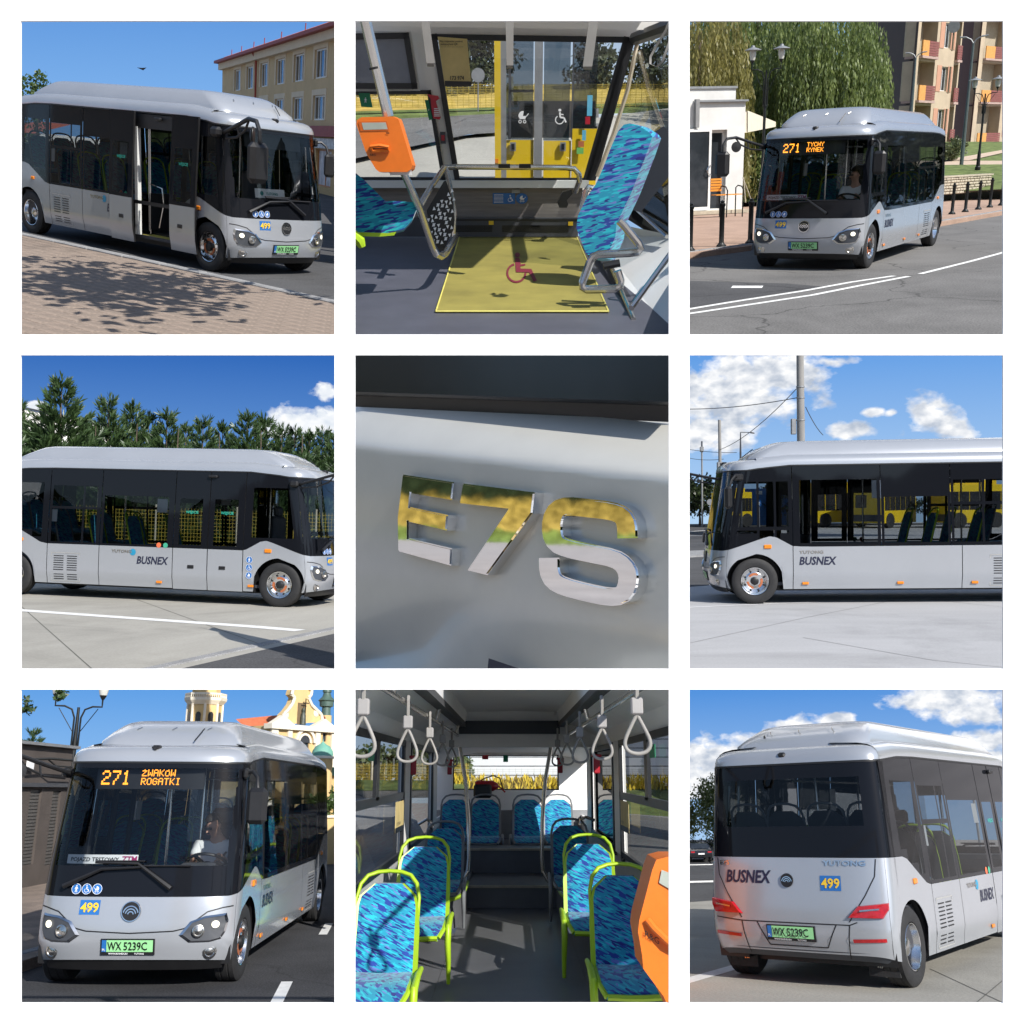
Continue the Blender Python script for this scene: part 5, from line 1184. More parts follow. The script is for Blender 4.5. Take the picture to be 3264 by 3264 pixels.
# stone wall
W = Wall(3, P(1545, 1055, 46.0), P(1852, 1028, 49.5)); wl = empty('stone_wall', PAN[3].M, 'low rubble stone wall with flat coping beside the lawn', 'wall')
zt = W.at(1700, 950)[1]; zb = W.at(1700, 1062)[1]; rows = 6
slab(wl, 'core', W, 0, zb, W.L, zt - .06, -.3, -.02, mat('mortar', (.30, .28, .25), .95)); slab(wl, 'coping', W, -.05, zt - .06, W.L + .05, zt, -.35, .06, stone_pale)
for r in range(rows):
    u = 0
    while u < W.L - .05:
        w_ = min(rnd.uniform(.16, .36), W.L - u); hh = (zt - .06 - zb) / rows; MB().cbox((0, 0, 0), (w_ - .02, .08, hh - .02), .02).build('stone', stone_pale, wl)
        o = wl.children[-1]; c = W.p(u + w_ / 2, zb + hh * (r + .5), 0 + rnd.uniform(-.015, .015)); o.location = c; o.rotation_euler.z = math.atan2(W.U.y, W.U.x); u += w_
# bollards
nb = ['nearest the bus', 'second from the bus', 'third from the bus', 'fourth from the bus', 'last before the picture edge']
for i, (x, y) in enumerate(((1615, 1192), (1697, 1178), (1777, 1163), (1848, 1150), (1918, 1138))): p = gnd(3, x, y, hk); bollard(3, (p.x, p.y, hk), 'black bollard along the stone wall, ' + nb[i], .95 if i < 3 else 1.0, group='black bollards by the stone wall')
for x, y, l in ((195, 1392, 'black bollard on the kerb in front of the orange bench'), (3, 1420, 'black bollard cut by the picture edge before the kiosk door'), (372, 1372, 'black bollard half hidden behind the bus front corner')):
    p = gnd(3, x, y, hk); bollard(3, (p.x, p.y, hk), l, 1.0, .055, group='black bollards by the kiosk')
# kiosk
W = Wall(3, P(-420, 1160, 38.5), P(322, 1150, 40.5)); kz = W.at(250, 500)[1]; z0 = W.at(200, 1165)[1]; kk = empty('kiosk', PAN[3].M, 'white rendered kiosk with flat stepped parapet and glazed doors', 'kiosk')
dh = W.rect(-60, 670, 232, 1150); door = (dh[0], z0 + .05, dh[2], dh[3])
holes_wall(W, 0, W.L, z0, kz, [door], .5, 4.0).build('wall', whitewall, kk, smooth=False)
ub = W.at(300, 600)[0]; slab(kk, 'upper_parapet', W, 0, kz + .005, ub, W.at(200, 415)[1], -3.9, -.25, whitewall)
slab(kk, 'parapet_coping', W, 0, W.at(200, 415)[1] + .003, ub + .04, W.at(200, 400)[1], -3.95, -.2, galv); slab(kk, 'canopy_edge', W, W.at(40, 500)[0], kz + .006, W.L + .06, kz + .07, -.26, .12, galv)
slab(kk, 'pier', W, W.at(28, 500)[0], W.at(28, 660)[1], W.at(50, 500)[0], kz + .10, .003, .18, mat('grey_pier', (.25, .25, .25), .8)); slab(kk, 'step', W, 0, z0 - .12, W.L + .1, z0, -.1, .35, stone_pale)
fr = MB(); a, c, b, d = door
for q in ((a, c, a + .07, d), (b - .62, c, b - .55, d), (b - .07, c, b, d), (a + .07, d - .1, b - .07, d), (a + .07, c, b - .62, c + .1)): boxW(fr, W, *q, -.3, -.22)
fo = fr.build('door', winframe, kk, smooth=False); quadW(fo, 'pane', W, a, c, b, d, -.27, winglass)
dl = W.rect(-80, 665, 128, 1160); df = MB()
for q in ((dl[0], z0 + .02, dl[2], z0 + .14), (dl[2] - .09, z0 + .14, dl[2], dl[3]), (dl[0], dl[3] - .1, dl[2] - .09, dl[3])): boxW(df, W, *q, .08, .13)
fo = df.build('open_door', winframe, kk, smooth=False); quadW(fo, 'pane', W, dl[0], z0 + .14, dl[2] - .09, dl[3] - .1, .10, winglass)
h0 = W.rect(70, 875, 120, 965); cxh, czh = W.at(118, 920); MB().tube([W.p(cxh + .02, czh - .16, .16), W.p(cxh - .10, czh - .13, .19), W.p(cxh - .17, czh, .2), W.p(cxh - .10, czh + .13, .19), W.p(cxh + .02, czh + .16, .16)], .018, 7).build('handle', chrome, fo)
ap = MB(); q = [P(328, 555, 42), P(505, 625, 46), P(505, 655, 46), P(328, 690, 42)]; ap.add(q + [x + Vector((-.5, 0, .02)) for x in q], [(0, 1, 2, 3), (4, 5, 6, 7), (0, 1, 5, 4), (2, 3, 7, 6)])
tag(ap.build('awning', mat('cream_canvas', (.66, .60, .48), .9, var=.05), mw=PAN[3].M, smooth=False), 'cream canvas awning beside the kiosk wall', 'awning')
# bench
bo = gnd(3, 205, 1165, hk); W = Wall(3, P(128, 1140, 37.4), P(290, 1140, 37.9)); be = empty('park_bench', PAN[3].M, 'bench with orange slats and black iron armrests before the kiosk', 'bench')
sz = W.at(200, 1068)[1]; bz = W.at(150, 968)[1]; gz0 = .11
for i in range(4): slab(be, 'seat_slat', W, 0, sz - .03, W.L, sz, .02 + i * .1, .10 + i * .1, wood_or)
for i in range(5): zz = sz + .1 + i * (bz - sz - .1) / 5; slab(be, 'back_slat', W, 0, zz, W.L * .42, zz + (bz - sz - .1) / 5 - .02, -.06, -.03, wood_or)
for u in (W.L * .40, W.L * 1.0): MB().tube([W.p(u, gz0, .40), W.p(u, sz + .12, .42), W.p(u, sz + .24, .30), W.p(u, sz + .27, .05), W.p(u, sz + .2, -.1), W.p(u, gz0, -.08)], .022, 7).build('armrest', iron, be)
# advertising easel
W = Wall(3, P(322, 1120, 39.8), P(372, 1120, 40.2)); ez = empty('easel', PAN[3].M, 'folding wooden easel standing at the kiosk corner', 'easel'); MB().tube([W.p(.0, W.at(330, 965)[1], 0), W.p(W.L, W.at(370, 1120)[1], .1)], .018, 6).build('leg', stone_pale, ez); MB().tube([W.p(.05, W.at(330, 965)[1], 0), W.p(-.05, W.at(322, 1120)[1], .2)], .018, 6).build('leg', stone_pale, ez)
# lamps
p = P(440, 1100, 41); zl = .11; top = P(440, 100, 41).z; street_lamp(3, (p.x, p.y, zl), (top - zl) / .98, 'black two-armed lantern lamp post in front of the willow', rz=R(110) * 0 + math.atan2(-(PAN[3].cam - p).x, (PAN[3].cam - p).y), s=1.0)
p = P(1772, 930, 57); zl = P(1772, 935, 57).z; top = P(1772, 340, 57).z; street_lamp(3, (p.x, p.y, zl), (top - zl) / .98, 'black two-armed lantern lamp post on the lawn by the apartment blocks', rz=math.atan2(-(PAN[3].cam - p).x, (PAN[3].cam - p).y))
for (x, yb, yt, d, l) in ((1672, 905, 105, 60, 'tall grey steel street light with two curved arms on the lawn'), (1366, 560, 190, 76, 'slim far street light with two short arms before the brown gable')):
    a = P(x, yb, d); b = P(x, yt + 40, d); W = Wall(3, a, a + (P(x + 60, yb, d) - a)); sl = empty('street_light', PAN[3].M, l, 'street light'); H = b.z - a.z
    MB().tube([(a.x, a.y, a.z - 1.5), (a.x, a.y, a.z + H * .4), (a.x, a.y, b.z)], [.11, .08, .05], 8).build('post', mat('green_grey_post', (.10, .13, .13), .5, .3), sl)
    for sg in (-1, 1):
        pts = [W.p(0, b.z), W.p(sg * .12, b.z + .18), W.p(sg * .35, b.z + .30)]; pts = [q_ - W.A + Vector((a.x, a.y, 0)) for q_ in pts]; ar = MB().tube(pts, .03, 6).build('arm', galv, sl); e_ = pts[-1]; MB().tube([e_, e_ + W.U * sg * .3 + Vector((0, 0, .02))], [.05, .04], 6).build('lamp_head', galv, sl)
# willows
wy = leaf_mat('willow_yellow', (.20, .19, .05), (.40, .36, .12), trans=.5); wg = leaf_mat('willow_green', (.10, .15, .04), (.30, .37, .12), trans=.5)
for (x, yb, d, rx, H, m_, sd, st, l) in ((30, 1100, 46, 2.2, 8.4, wy, 4, 480, 'yellowing willow hanging over the kiosk roof'), (380, 1100, 54, 3.6, 10.5, wg, 9, 900, 'dark willow between the kiosk and the big willow'), (770, 1100, 50, 2.9, 8.6, wg, 2, 1000, 'large green weeping willow behind the bus roof')):
    p = P(x, 900, d); zb = 0.2; o = empty('willow_tree', PAN[3].M @ TR(p.x, p.y, zb), l, 'tree', 'weeping willows')
    MB().tube([(0, 0, 0), (.1, 0, H * .3), (.0, .1, H * .8)], [.35, .28, .12], 8).build('trunk', barkm, o); c = obj('crown', willow_mesh(sd, rx, rx, H, m_, st, .15), o); c['kind'] = 'stuff'
# apartment blocks
def block(A, B, z0, storeys, sh, u_off, label, side_to=None):
    W = Wall(3, A, B); bl = empty('apartment_block', PAN[3].M, label, 'building'); top = z0 + storeys * sh; L = W.L
    pb = (.06 * L, .42 * L); pw = (.46 * L, .82 * L); holes = []
    for s_ in range(storeys):
        z = z0 + s_ * sh; holes.append((pb[0], z + .05, pb[1], z + sh - .25)); holes.append((pw[0] + .12 * L, z + .75, pw[0] + .27 * L, z + sh - .45)); holes.append((.76 * L, z + .6, .80 * L, z + sh - .4)); holes.append((.86 * L, z + .05, .97 * L, z + sh - .25))
    holes_wall(W, 0, L, z0 - 2, top, holes, 1.0).build('wall', mat('block_beige', (.47, .38, .27), .9, var=.1, scale=1.2), bl, smooth=False)
    for s_ in range(storeys):
        z = z0 + s_ * sh
        slab(bl, 'balcony_wall', W, pb[0], z + .05, pb[1], z + sh - .25, -1.1, -1.0, mat('loggia', (.42, .36, .26), .9)); slab(bl, 'balcony_wall', W, .86 * L, z + .05, .97 * L, z + sh - .25, -1.1, -1.0, mat('loggia', (.42, .36, .26), .9))
        bs = slab(bl, 'balcony', W, pb[0] + .01, z - .1, pb[1] - .01, z + .05, -1.0, .25, mat('pink_slab', (.42, .30, .26), .9))
        slab(bl, 'balcony_screen', W, pb[0] + .02, z + .055, pb[0] + .14 * L, z + 1.0, .14, .22, mat('orange_panel', (.62, .30, .08), .7))
        for j in range(6): slab(bs, 'rail_board', W, pb[0] + .145 * L, z + .09 + j * .155, pb[1] - .02, z + .225 + j * .155, .14, .2, mat('maroon_board', (.22, .075, .065), .7, var=.15, scale=4))
        b2 = slab(bl, 'balcony', W, .86 * L, z - .1, .97 * L, z + .05, -1.0, .25, mat('pink_slab', (.42, .30, .26), .9))
        for j in range(6): slab(b2, 'rail_board', W, .86 * L, z + .09 + j * .155, .97 * L, z + .225 + j * .155, .14, .2, mat('maroon_board', (.22, .075, .065), .7))
        window(bl, W, holes[s_ * 4 + 1], .2, 2, .06); quadW(bl, 'window_dark', W, *holes[s_ * 4 + 2], -.2, winglass)
        for q in ((pw[0] + .02 * L, pw[0] + .12 * L), (pw[0] + .27 * L, .755 * L), (.805 * L, .84 * L)): slab(bl, 'spandrel', W, q[0], z + .7, q[1], z + sh - .4, 0, .03, mat('salmon_render', (.50, .27, .18), .9, var=.06))
    return bl, W, top
A1 = P(1355, 700, 79); B1 = P(1622, 700, 86); zt0 = P(1500, 760, 81).z
bl, W, top = block(A1, B1, zt0, 5, 2.78, 0, 'five storey apartment block with maroon balcony boards and a blank brown gable')
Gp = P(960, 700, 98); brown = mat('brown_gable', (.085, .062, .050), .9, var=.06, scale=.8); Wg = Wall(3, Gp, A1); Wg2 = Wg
mb = MB().add([Wg.p(0, -1), Wg.p(Wg.L - .003, -1), Wg.p(Wg.L - .003, top), Wg.p(0, top)], [(0, 1, 2, 3)]); mb.add([Wg.p(0, top), Wg.p(Wg.L, top), W.p(W.L, top, -.0), W.p(W.L, top, 0) + (Wg.p(0, 0) - Wg.p(Wg.L, 0))], [(0, 1, 2, 3)]); mb.build('gable', brown, bl, smooth=False)
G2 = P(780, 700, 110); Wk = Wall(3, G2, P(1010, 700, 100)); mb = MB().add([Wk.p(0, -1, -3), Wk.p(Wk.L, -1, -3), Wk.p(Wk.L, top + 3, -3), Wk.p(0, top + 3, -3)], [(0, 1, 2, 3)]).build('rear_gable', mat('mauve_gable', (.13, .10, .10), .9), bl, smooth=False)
A2 = P(1735, 700, 102); B2 = P(2110, 700, 112); b2, W2, top2 = block(A2, B2, P(1850, 765, 104).z, 5, 3.45, 0, 'second apartment block with tree shadows on its balconies')
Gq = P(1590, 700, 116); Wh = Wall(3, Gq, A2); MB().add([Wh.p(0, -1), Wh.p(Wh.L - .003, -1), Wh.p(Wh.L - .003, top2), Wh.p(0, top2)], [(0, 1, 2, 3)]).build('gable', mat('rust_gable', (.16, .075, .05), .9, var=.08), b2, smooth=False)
# dish, bush
d0 = P(1628, 35, 78); ds = empty('satellite_dish', PAN[3].M, 'round satellite dish fixed high between the apartment blocks', 'dish'); MB().lathe([(0, 0), (.15, .02), (.36, .10), (.38, .105)], d0, (PAN[3].cam - d0).normalized(), 18).build('reflector', galv, ds); MB().tube([d0, d0 - Vector((0, 0, .5))], .03, 6).build('bracket', iron, ds)
bushm = leaf_mat('leaf_bush', (.06, .085, .03), (.15, .18, .08)); pb_ = P(1615, 852, 64); o = empty('bush', PAN[3].M @ TR(pb_.x, pb_.y, pb_.z), 'rounded grey-green bush behind the bus rear', 'bush'); c = obj('foliage', crown_mesh('foliage', bushm, 31, 1.0, .8, .65, 70, 26, .14, hollow=.3), o, loc=(0, 0, .5)); c['kind'] = 'stuff'
for i, (x, y, d, l) in enumerate(((560, 880, 47, 'ivy hedge under the willows beside the kiosk'), (1050, 700, 64, 'shrubs in the shade behind the bus'))):
    p = P(x, y, d); o = empty('hedge', PAN[3].M @ TR(p.x, p.y, .3), l, 'hedge'); c = obj('foliage', crown_mesh('foliage', wg, 40 + i, 2.2, 1.2, 1.6, 90, 24, .15, hollow=.3), o, loc=(0, 0, 1.2)); c['kind'] = 'stuff'
sky_board(3, 150, lin((90, 150, 215)), lin((160, 200, 235)), 'strip of sky behind the apartment blocks')

hz3 = leaf_mat('leaf_far_hedge', (.02, .034, .012), (.06, .085, .03))  # hedge row out of view, added to darken reflections in the side glass
for i in range(5):
    hd = empty('tall_hedge', PAN[3].M @ TR(-16 - i * 12, 8.5, 0), 'unseen dark hedge, added for the bus glass to mirror, section %s from the bus' % ['one', 'two', 'three', 'four', 'five'][i], 'hedge', 'added hedge out of view'); c = obj('foliage', crown_mesh('foliage', hz3, 77 + i, 7, 1.0, 2.6, 160, 26, .34, hollow=.2), hd, loc=(0, 0, 2.4)); c['kind'] = 'stuff'

CURK[0] = 4
# ================================================================== scene 4: right side of the minibus before a row of pines
base_ground(4, concrete, 60, 'paving', 'pale brushed concrete apron beside the pines')
make_bus(4, 'silver minibus seen from its door side in front of the pine row', ALLV, skip=('tychy', 'zwakow', 'sign'), group='silver minibuses')
P = lambda x, y, d: pix(4, x, y, d)
strip(4, [(-450, 1535), (0, 1572), (850, 1632), (1420, 1672), (1720, 1697)], .27, roadpaint, 'road_marking', 'broad white line on the concrete before the bus')
strip(4, [(1870, 1448), (2100, 1440), (2400, 1430)], .14, roadpaint, 'road_marking', 'white line on the concrete behind the bus front')
l_, r_, b_ = edges(4)
groundsheet(4, 'road', [(740, 1987), (1987, 1702), (1987, 1987)], asphalt, .004, 'dark asphalt corner beyond the concrete edge')
kb = tag(bpy.data.objects.new('kerb', None), 'flush concrete edging along the asphalt corner', None, None, 'structure'); COL.objects.link(kb); kb.matrix_world = PAN[4].M
A, B = gnd(4, 560, 1987), gnd(4, 1987, 1672); kerb_run(4, kb, A, B, -.062, 6)
# joints sawn into the concrete
jm = mat('joint', (.12, .115, .10), .95)
for i, pts in enumerate((((-50, 1500), (500, 1987)), ((700, 1500), (1500, 1790)))): strip(4, pts, .012, jm, 'paving_joint', 'thin sawn joint across the concrete, %s of two' % ('first' if i == 0 else 'second'), .003)
pinem = leaf_mat('pine_needles', (.030, .062, .024), (.085, .145, .045), 2.0, .25)
pm = [pine_mesh(s_, 5.0, 1.75, pinem) for s_ in (1, 2, 3)]; pt = MB().tube([(0, 0, 0), (.04, 0, 2.5), (0, 0, 4.7)], [.07, .05, .012], 7).mesh('trunk', barkm)
tops = [(-20, 290, 41), (70, 420, 45), (255, 125, 40), (400, 400, 47), (545, 250, 42), (690, 285, 43), (790, 360, 46), (905, 335, 42), (1020, 420, 45), (1125, 385, 42), (1245, 415, 45), (1400, 345, 41), (1505, 375, 44), (1610, 430, 43), (1690, 440, 46), (1780, 470, 42), (1860, 450, 44), (1940, 470, 42), (2050, 440, 43)]
where = ['cut by the picture edge', 'short, beside the tallest pine', 'tallest of the row', 'low and broad, before the white hall', 'second tallest, above the rear windows', 'third from the tallest', 'low, above the door-side notice', 'slim pointed, above the bus middle', 'low, in the middle of the row', 'rounded, above the door', 'small pointed, right of the middle', 'bushy, below the left end of the cloud', 'bushy with upright shoots under the cloud', 'low, under the cloud', 'low, above the roof front', 'low, above the windscreen', 'dark, behind the mirror', 'dark, at the right picture edge', 'outermost of the row']
for i, (x, y, d) in enumerate(tops):
    b = P(x, y, d); s_ = b.z / 5.0; o = tree(4, (b.x, b.y, 0), pt, pm[i % 3], 0, 'green pine behind the bus, ' + where[i], 'tree', 'pines in a row', s=s_, rz=i * 1.3, name='pine_tree', sx=.95 if i == 2 else .8)
hm = [pine_mesh(s_, 3.9, 2.0, pinem, 12, .46) for s_ in (11, 12)]
for i in range(9):
    b = P(-60 + i * 255, 800, 38.5 + (i % 3)); o = tree(4, (b.x, b.y, 0), pt, hm[i % 2], 0, 'low young pine filling the hedge line, %s from the rear' % ['first', 'second', 'third', 'fourth', 'fifth', 'sixth', 'seventh', 'eighth', 'ninth'][i], 'tree', 'low pines', s=1.0, rz=i, name='young_pine')
W = Wall(4, P(-300, 700, 56), P(560, 700, 60)); hl = empty('industrial_hall', PAN[4].M, 'white industrial hall glimpsed behind the pines', 'building'); z0, z1 = W.at(0, 335)[1], W.at(480, 400)[1]
MB().add([W.p(-1, 0), W.p(W.L, 0), W.p(W.L, z1 - .3), W.p(-1, z0 + .35)], [(0, 1, 2, 3)]).build('wall', whitewall, hl, smooth=False); MB().tube([W.p(-1, z0 + .4, .05), W.p(W.L, z1 - .25, .05)], .05, 6).build('roof_edge', darkgrey, hl)
# yellow mesh fence
def mesh_fence(k, A, B, H, label, n=8, step=.22, z=0.0, wire=.016, post=mat('fence_post', (.45, .40, .30), .6), m=mat('fence_yellow', (.50, .36, .05), .5)):
    W = Wall(k, A, B); f = empty('mesh_fence', PAN[k].M, label, 'fence'); n = max(2, int(W.L / 2.5))
    me = MB()
    for i in range(int(W.L / n / step) + 1): me.add(*(lambda q: (q.v, q.f))(MB().box((i * step, 0, H / 2), (wire, wire, H))))
    for j in range(15): me.add(*(lambda q: (q.v, q.f))(MB().box((W.L / n / 2, 0, H * (j + .2) / 15), (W.L / n, wire, wire))))
    panel = me.mesh('mesh_panel', m, False)
    for i in range(n):
        o = obj('mesh_panel', panel, f, loc=W.p(W.L * i / n, z)); o.rotation_euler.z = math.atan2(W.U.y, W.U.x); o['kind'] = 'stuff'
        MB().tube([W.p(W.L * i / n, z), W.p(W.L * i / n, z + H + .1)], .03, 6).build('post', post, f)
    return f
mesh_fence(4, P(-200, 1000, 36), P(2300, 1000, 34), 1.75, 'yellow wire mesh fence below the pines', step=.10, wire=.009)
gp = [P(-450, 1200, 33), P(2400, 1200, 31.5), P(2400, 1200, 40), P(-450, 1200, 40)]
sheet(4, 'lawn', [Vector((p.x, p.y, .02)) for p in gp], grassm, 'grass verge below the yellow fence')
sheet(4, 'road', [Vector((p.x, p.y, .004)) for p in (P(-450, 1, 26), P(2400, 1, 25), P(2400, 1, 31), P(-450, 1, 32.5))], asphalt, 'asphalt lane between the bus and the fence')
sky_board(4, 75, lin((38, 96, 178)), lin((120, 170, 225)), 'blue sky with a white cumulus behind the pines', px_blobs=[(1640, 420, 200, 120), (1760, 430, 180, 90), (1560, 460, 150, 70), (1900, 220, 110, 60), (100, 310, 80, 30), (1900, 420, 130, 100)], cover=.44, amp=1.5, cscale=3.0, soft=.22, seed=3.1, grey=(.70, .76, .84))

CURK[0] = 6
# ================================================================== scene 6: driver's side of the minibus at the depot
base_ground(6, concrete_pale, 80, 'paving', 'pale concrete apron at the depot')
make_bus(6, 'silver minibus seen from the driver side at the bus depot', ALLV, skip=('tychy', 'zwakow', 'sign'), group='silver minibuses')
P = lambda x, y, d: pix(6, x, y, d)
strip(6, [(-50, 1556), (600, 1528), (1300, 1506), (2430, 1480)], .07, mat('pale_paint', (.66, .66, .66), .8), 'road_marking', 'thin pale line on the concrete beneath the bus')
for pts, l in ((((-50, 1785), (700, 1620), (1350, 1492)), 'long hairline joint rising across the concrete'), (((1350, 1492), (2100, 1570)), 'short hairline joint by the grille'), (((700, 1740), (1500, 1880), (2300, 1960)), 'faint curved joint in the foreground')): strip(6, pts, .012, mat('hairline', (.20, .20, .20), .95), 'paving_joint', l, .003)
l_ = -55
sheet(6, 'road', [Vector((p.x, p.y, .004)) for p in (gnd(6, -55, 1432), gnd(6, 120, 1418), gnd(6, 330, 1060), P(2430, 900, 78), P(-55, 900, 78))], asphalt, 'dark depot road beyond the bus front')
sheet(6, 'traffic_island', [Vector((p.x, p.y, .05)) for p in (gnd(6, -55, 1250), gnd(6, 130, 1240), gnd(6, 200, 1205), gnd(6, -55, 1215))], kerbstone, 'pale kerbed island on the depot road', .05)
for i, y in enumerate((975, 1000, 1040, 1085, 1110)):
    strip(6, [(-55, y + 6), (140, y - 8)] if i % 2 else [(-55, y), (160, y + 2)], .22, roadpaint, 'road_marking', 'white road line beyond the bus nose, %s from the far end' % ['first', 'second', 'third', 'fourth', 'fifth'][i], .007)
# poles and wires
def pole(k, x, yt, d, r, label, m, yb=900):
    a = P(x, yb, d); t = P(x, yt, d); o = empty('concrete_pole', PAN[k].M @ TR(a.x, a.y, 0), label, 'pole'); MB().tube([(0, 0, 0), (0, 0, t.z * .5), (0, 0, t.z)], [r * 1.25, r * 1.1, r], 12).build('shaft', m, o); return o, t
concp = mat('pole_concrete', (.24, .235, .225), .9, var=.2, scale=3, bump=.1, stretch=(1, 1, .2))
po, t0 = pole(6, 690, -50, 34, .115, 'thick spun concrete pole rising behind the bus roof', concp)
for z in (P(690, 195, 34).z, P(690, 262, 34).z, P(690, 400, 34).z): MB().lathe([(.14, -.02), (.14, .02)], (0, 0, z), n=12).build('clamp_band', galv, po)
bz = P(645, 440, 34); q = (PAN[6].M @ Vector((0, 0, 0))); bx = bz - P(690, 440, 34); MB().cbox((bx.x, bx.y, bz.z), (.16, .16, .5), .02).build('junction_box', galv, po)
po2, t2 = pole(6, 190, 398, 52, .075, 'thin concrete pole over the bus nose', concp)
MB().cbox((0, 0, P(165, 680, 52).z), (.3, .3, .35), .03).build('transformer_box', galv, po2)
for (a, b, l) in (((-60, 332, 40), (665, 262, 34), 'contact wire running left from the thick pole'), ((180, 585, 52), (665, 200, 34), 'span wire between the two concrete poles'), ((715, 320, 34), (822, 492, 40), 'short stay wire down to the bus roof'), ((-60, 570, 60), (290, 600, 55), 'lower wire by the thin pole'), ((-60, 620, 60), (210, 640, 52), 'lowest wire by the thin pole')):
    A, B = P(*a), P(*b); pts = [A + (B - A) * i / 10 - Vector((0, 0, .12 * (B - A).length / 8 * 4 * (i / 10) * (1 - i / 10))) for i in range(11)]
    tag(MB().tube(pts, .014, 5).build('overhead_wire', iron, mw=PAN[6].M), l, 'wire', 'overhead wires')
a = P(314, 600, 50); t = P(314, 475, 50); sl = empty('street_light', PAN[6].M, 'dark street light with a bracket arm behind the bus roof front', 'street light'); MB().tube([(a.x, a.y, 0), (a.x, a.y, a.z), (t.x, t.y, t.z)], [.06, .05, .025], 7).build('post', darkgrey, sl); e_ = P(375, 476, 50); MB().tube([t, e_], .02, 6).build('arm', darkgrey, sl); MB().tube([e_, P(400, 481, 50)], [.05, .03], 6).build('lamp_head', darkgrey, sl)
a = P(75, 760, 70); t = P(75, 530, 70); ms = empty('radio_mast', PAN[6].M, 'thin pale radio mast far behind the bus nose', 'mast'); MB().tube([(a.x, a.y, 0), t], .06, 5).build('lattice', galv, ms); mm = P(75, 580, 70); MB().cbox(mm, (.25, .25, .35), .03).build('aerial', galv, ms)
# tree line
dk = leaf_mat('leaf_dark', (.02, .038, .014), (.06, .085, .03)); cms = [crown_mesh('crown', dk, s_, 2.1, 2.1, 1.9, 70, 22, .34) for s_ in (51, 52, 53)]; tk = trunk_mesh('trunk', 2.2, .14, 9)
for i, (x, y, d) in enumerate(((-30, 740, 72), (60, 735, 75), (130, 760, 72), (480, 800, 76), (560, 790, 74), (640, 770, 76), (760, 840, 72), (850, 850, 74), (960, 850, 73), (1080, 850, 75), (1220, 850, 73), (1340, 850, 75), (1480, 850, 73), (1600, 850, 75), (1720, 850, 72), (1840, 830, 74), (1950, 820, 73))):
    b = P(x, y, d); s_ = max(.4, (b.z) / 4.9); ordn = ['first', 'second', 'third', 'fourth', 'fifth', 'sixth', 'seventh', 'eighth', 'ninth', 'tenth', 'eleventh', 'twelfth', 'thirteenth', 'fourteenth', 'fifteenth', 'sixteenth', 'last'][i]
    tree(6, (b.x, b.y, 0), tk, cms[i % 3], 3.0, 'dark broadleaf tree in the depot tree line, %s from the left' % ordn, 'tree', 'trees along the depot', s=s_, rz=i)
# yellow buses far off
ybw = mat('yellow_bus_glass', (.02, .022, .026), .1, var=.3, scale=1)
def far_bus(k, A, B, H, label, zb=.3):
    W = Wall(k, A, B); o = empty('yellow_bus', PAN[k].M, label, 'bus', 'yellow depot buses'); L = W.L
    slab(o, 'body', W, 0, zb, L, H, -2.2, 0, yellowpaint); slab(o, 'roof_unit', W, L * .15, H + .003, L * .8, H + .28, -1.8, -.3, yellowpaint); n = 6
    for i in range(n): slab(o, 'window', W, L * (.02 + i * .97 / n), zb + .75, L * (.02 + (i + .93) * .97 / n), H - .4, -.05, .015, ybw)
    for f in (.18, .75): c = W.p(L * f, .45, -.1); MB().lathe([(.22, -.12), (.45, -.12), (.45, .12), (.22, .12)], c, W.N, 18).build('wheel', rubber, o)
    slab(o, 'bumper', W, -.02, zb + .1, .02, zb + .5, -2.1, -.1, darkgrey); return o
far_bus(6, P(765, 1000, 66), P(1160, 1000, 69), 2.55, 'yellow bus parked furthest towards the bus nose')
far_bus(6, P(1200, 1005, 64), P(1395, 1005, 67), 2.5, 'yellow bus parked behind the middle windows')
far_bus(6, P(1590, 1010, 64), P(1990, 1010, 66), 2.5, 'yellow bus parked behind the rear windows')
far_bus(6, P(262, 985, 68), P(385, 985, 69), 2.3, 'yellow bus glimpsed through the cab window')
W = Wall(6, P(395, 900, 74), P(470, 900, 74)); o = empty('blue_building', PAN[6].M, 'blue building with a white emblem seen through the cab', 'building'); slab(o, 'wall', W, -1.5, 0, W.L + 1.5, W.at(430, 822)[1], -2, 0, mat('blue_wall', (.05, .17, .45), .7)); slab(o, 'sign', W, W.L * .2, W.at(430, 858)[1], W.L * .7, W.at(430, 836)[1], .003, .05, stickwhite)
W = Wall(6, P(416, 930, 60), P(441, 930, 60)); o = empty('road_sign', PAN[6].M, 'blue arrow road sign seen through the cab window', 'sign'); z0, z1 = W.at(430, 930)[1], W.at(430, 896)[1]; slab(o, 'panel', W, 0, z0, W.L, z1, 0, .03, stickblue); MB().tube([W.p(W.L / 2, 0, -.03), W.p(W.L / 2, z1, -.03)], .03, 6).build('post', galv, o)
mb = MB(); cx_ = W.L / 2; mb.add([W.p(cx_ - .02, z0 + .05, .036), W.p(cx_ + .02, z0 + .05, .036), W.p(cx_ + .02, z1 - .15, .036), W.p(cx_ + .07, z1 - .15, .036), W.p(cx_, z1 - .05, .036), W.p(cx_ - .07, z1 - .15, .036), W.p(cx_ - .02, z1 - .15, .036)], [tuple(range(7))]); mb.build('arrow', stickwhite, o, smooth=False)
p = P(125, 905, 62); o = empty('round_sign', PAN[6].M, 'grey back of a round road sign beside the bus nose', 'sign'); n_ = (PAN[6].cam - p).normalized(); MB().lathe([(.18, 0), (.18, .02)], p, n_, 18).build('disc', galv, o); MB().tube([(p.x, p.y, 0), p], .025, 6).build('post', galv, o)
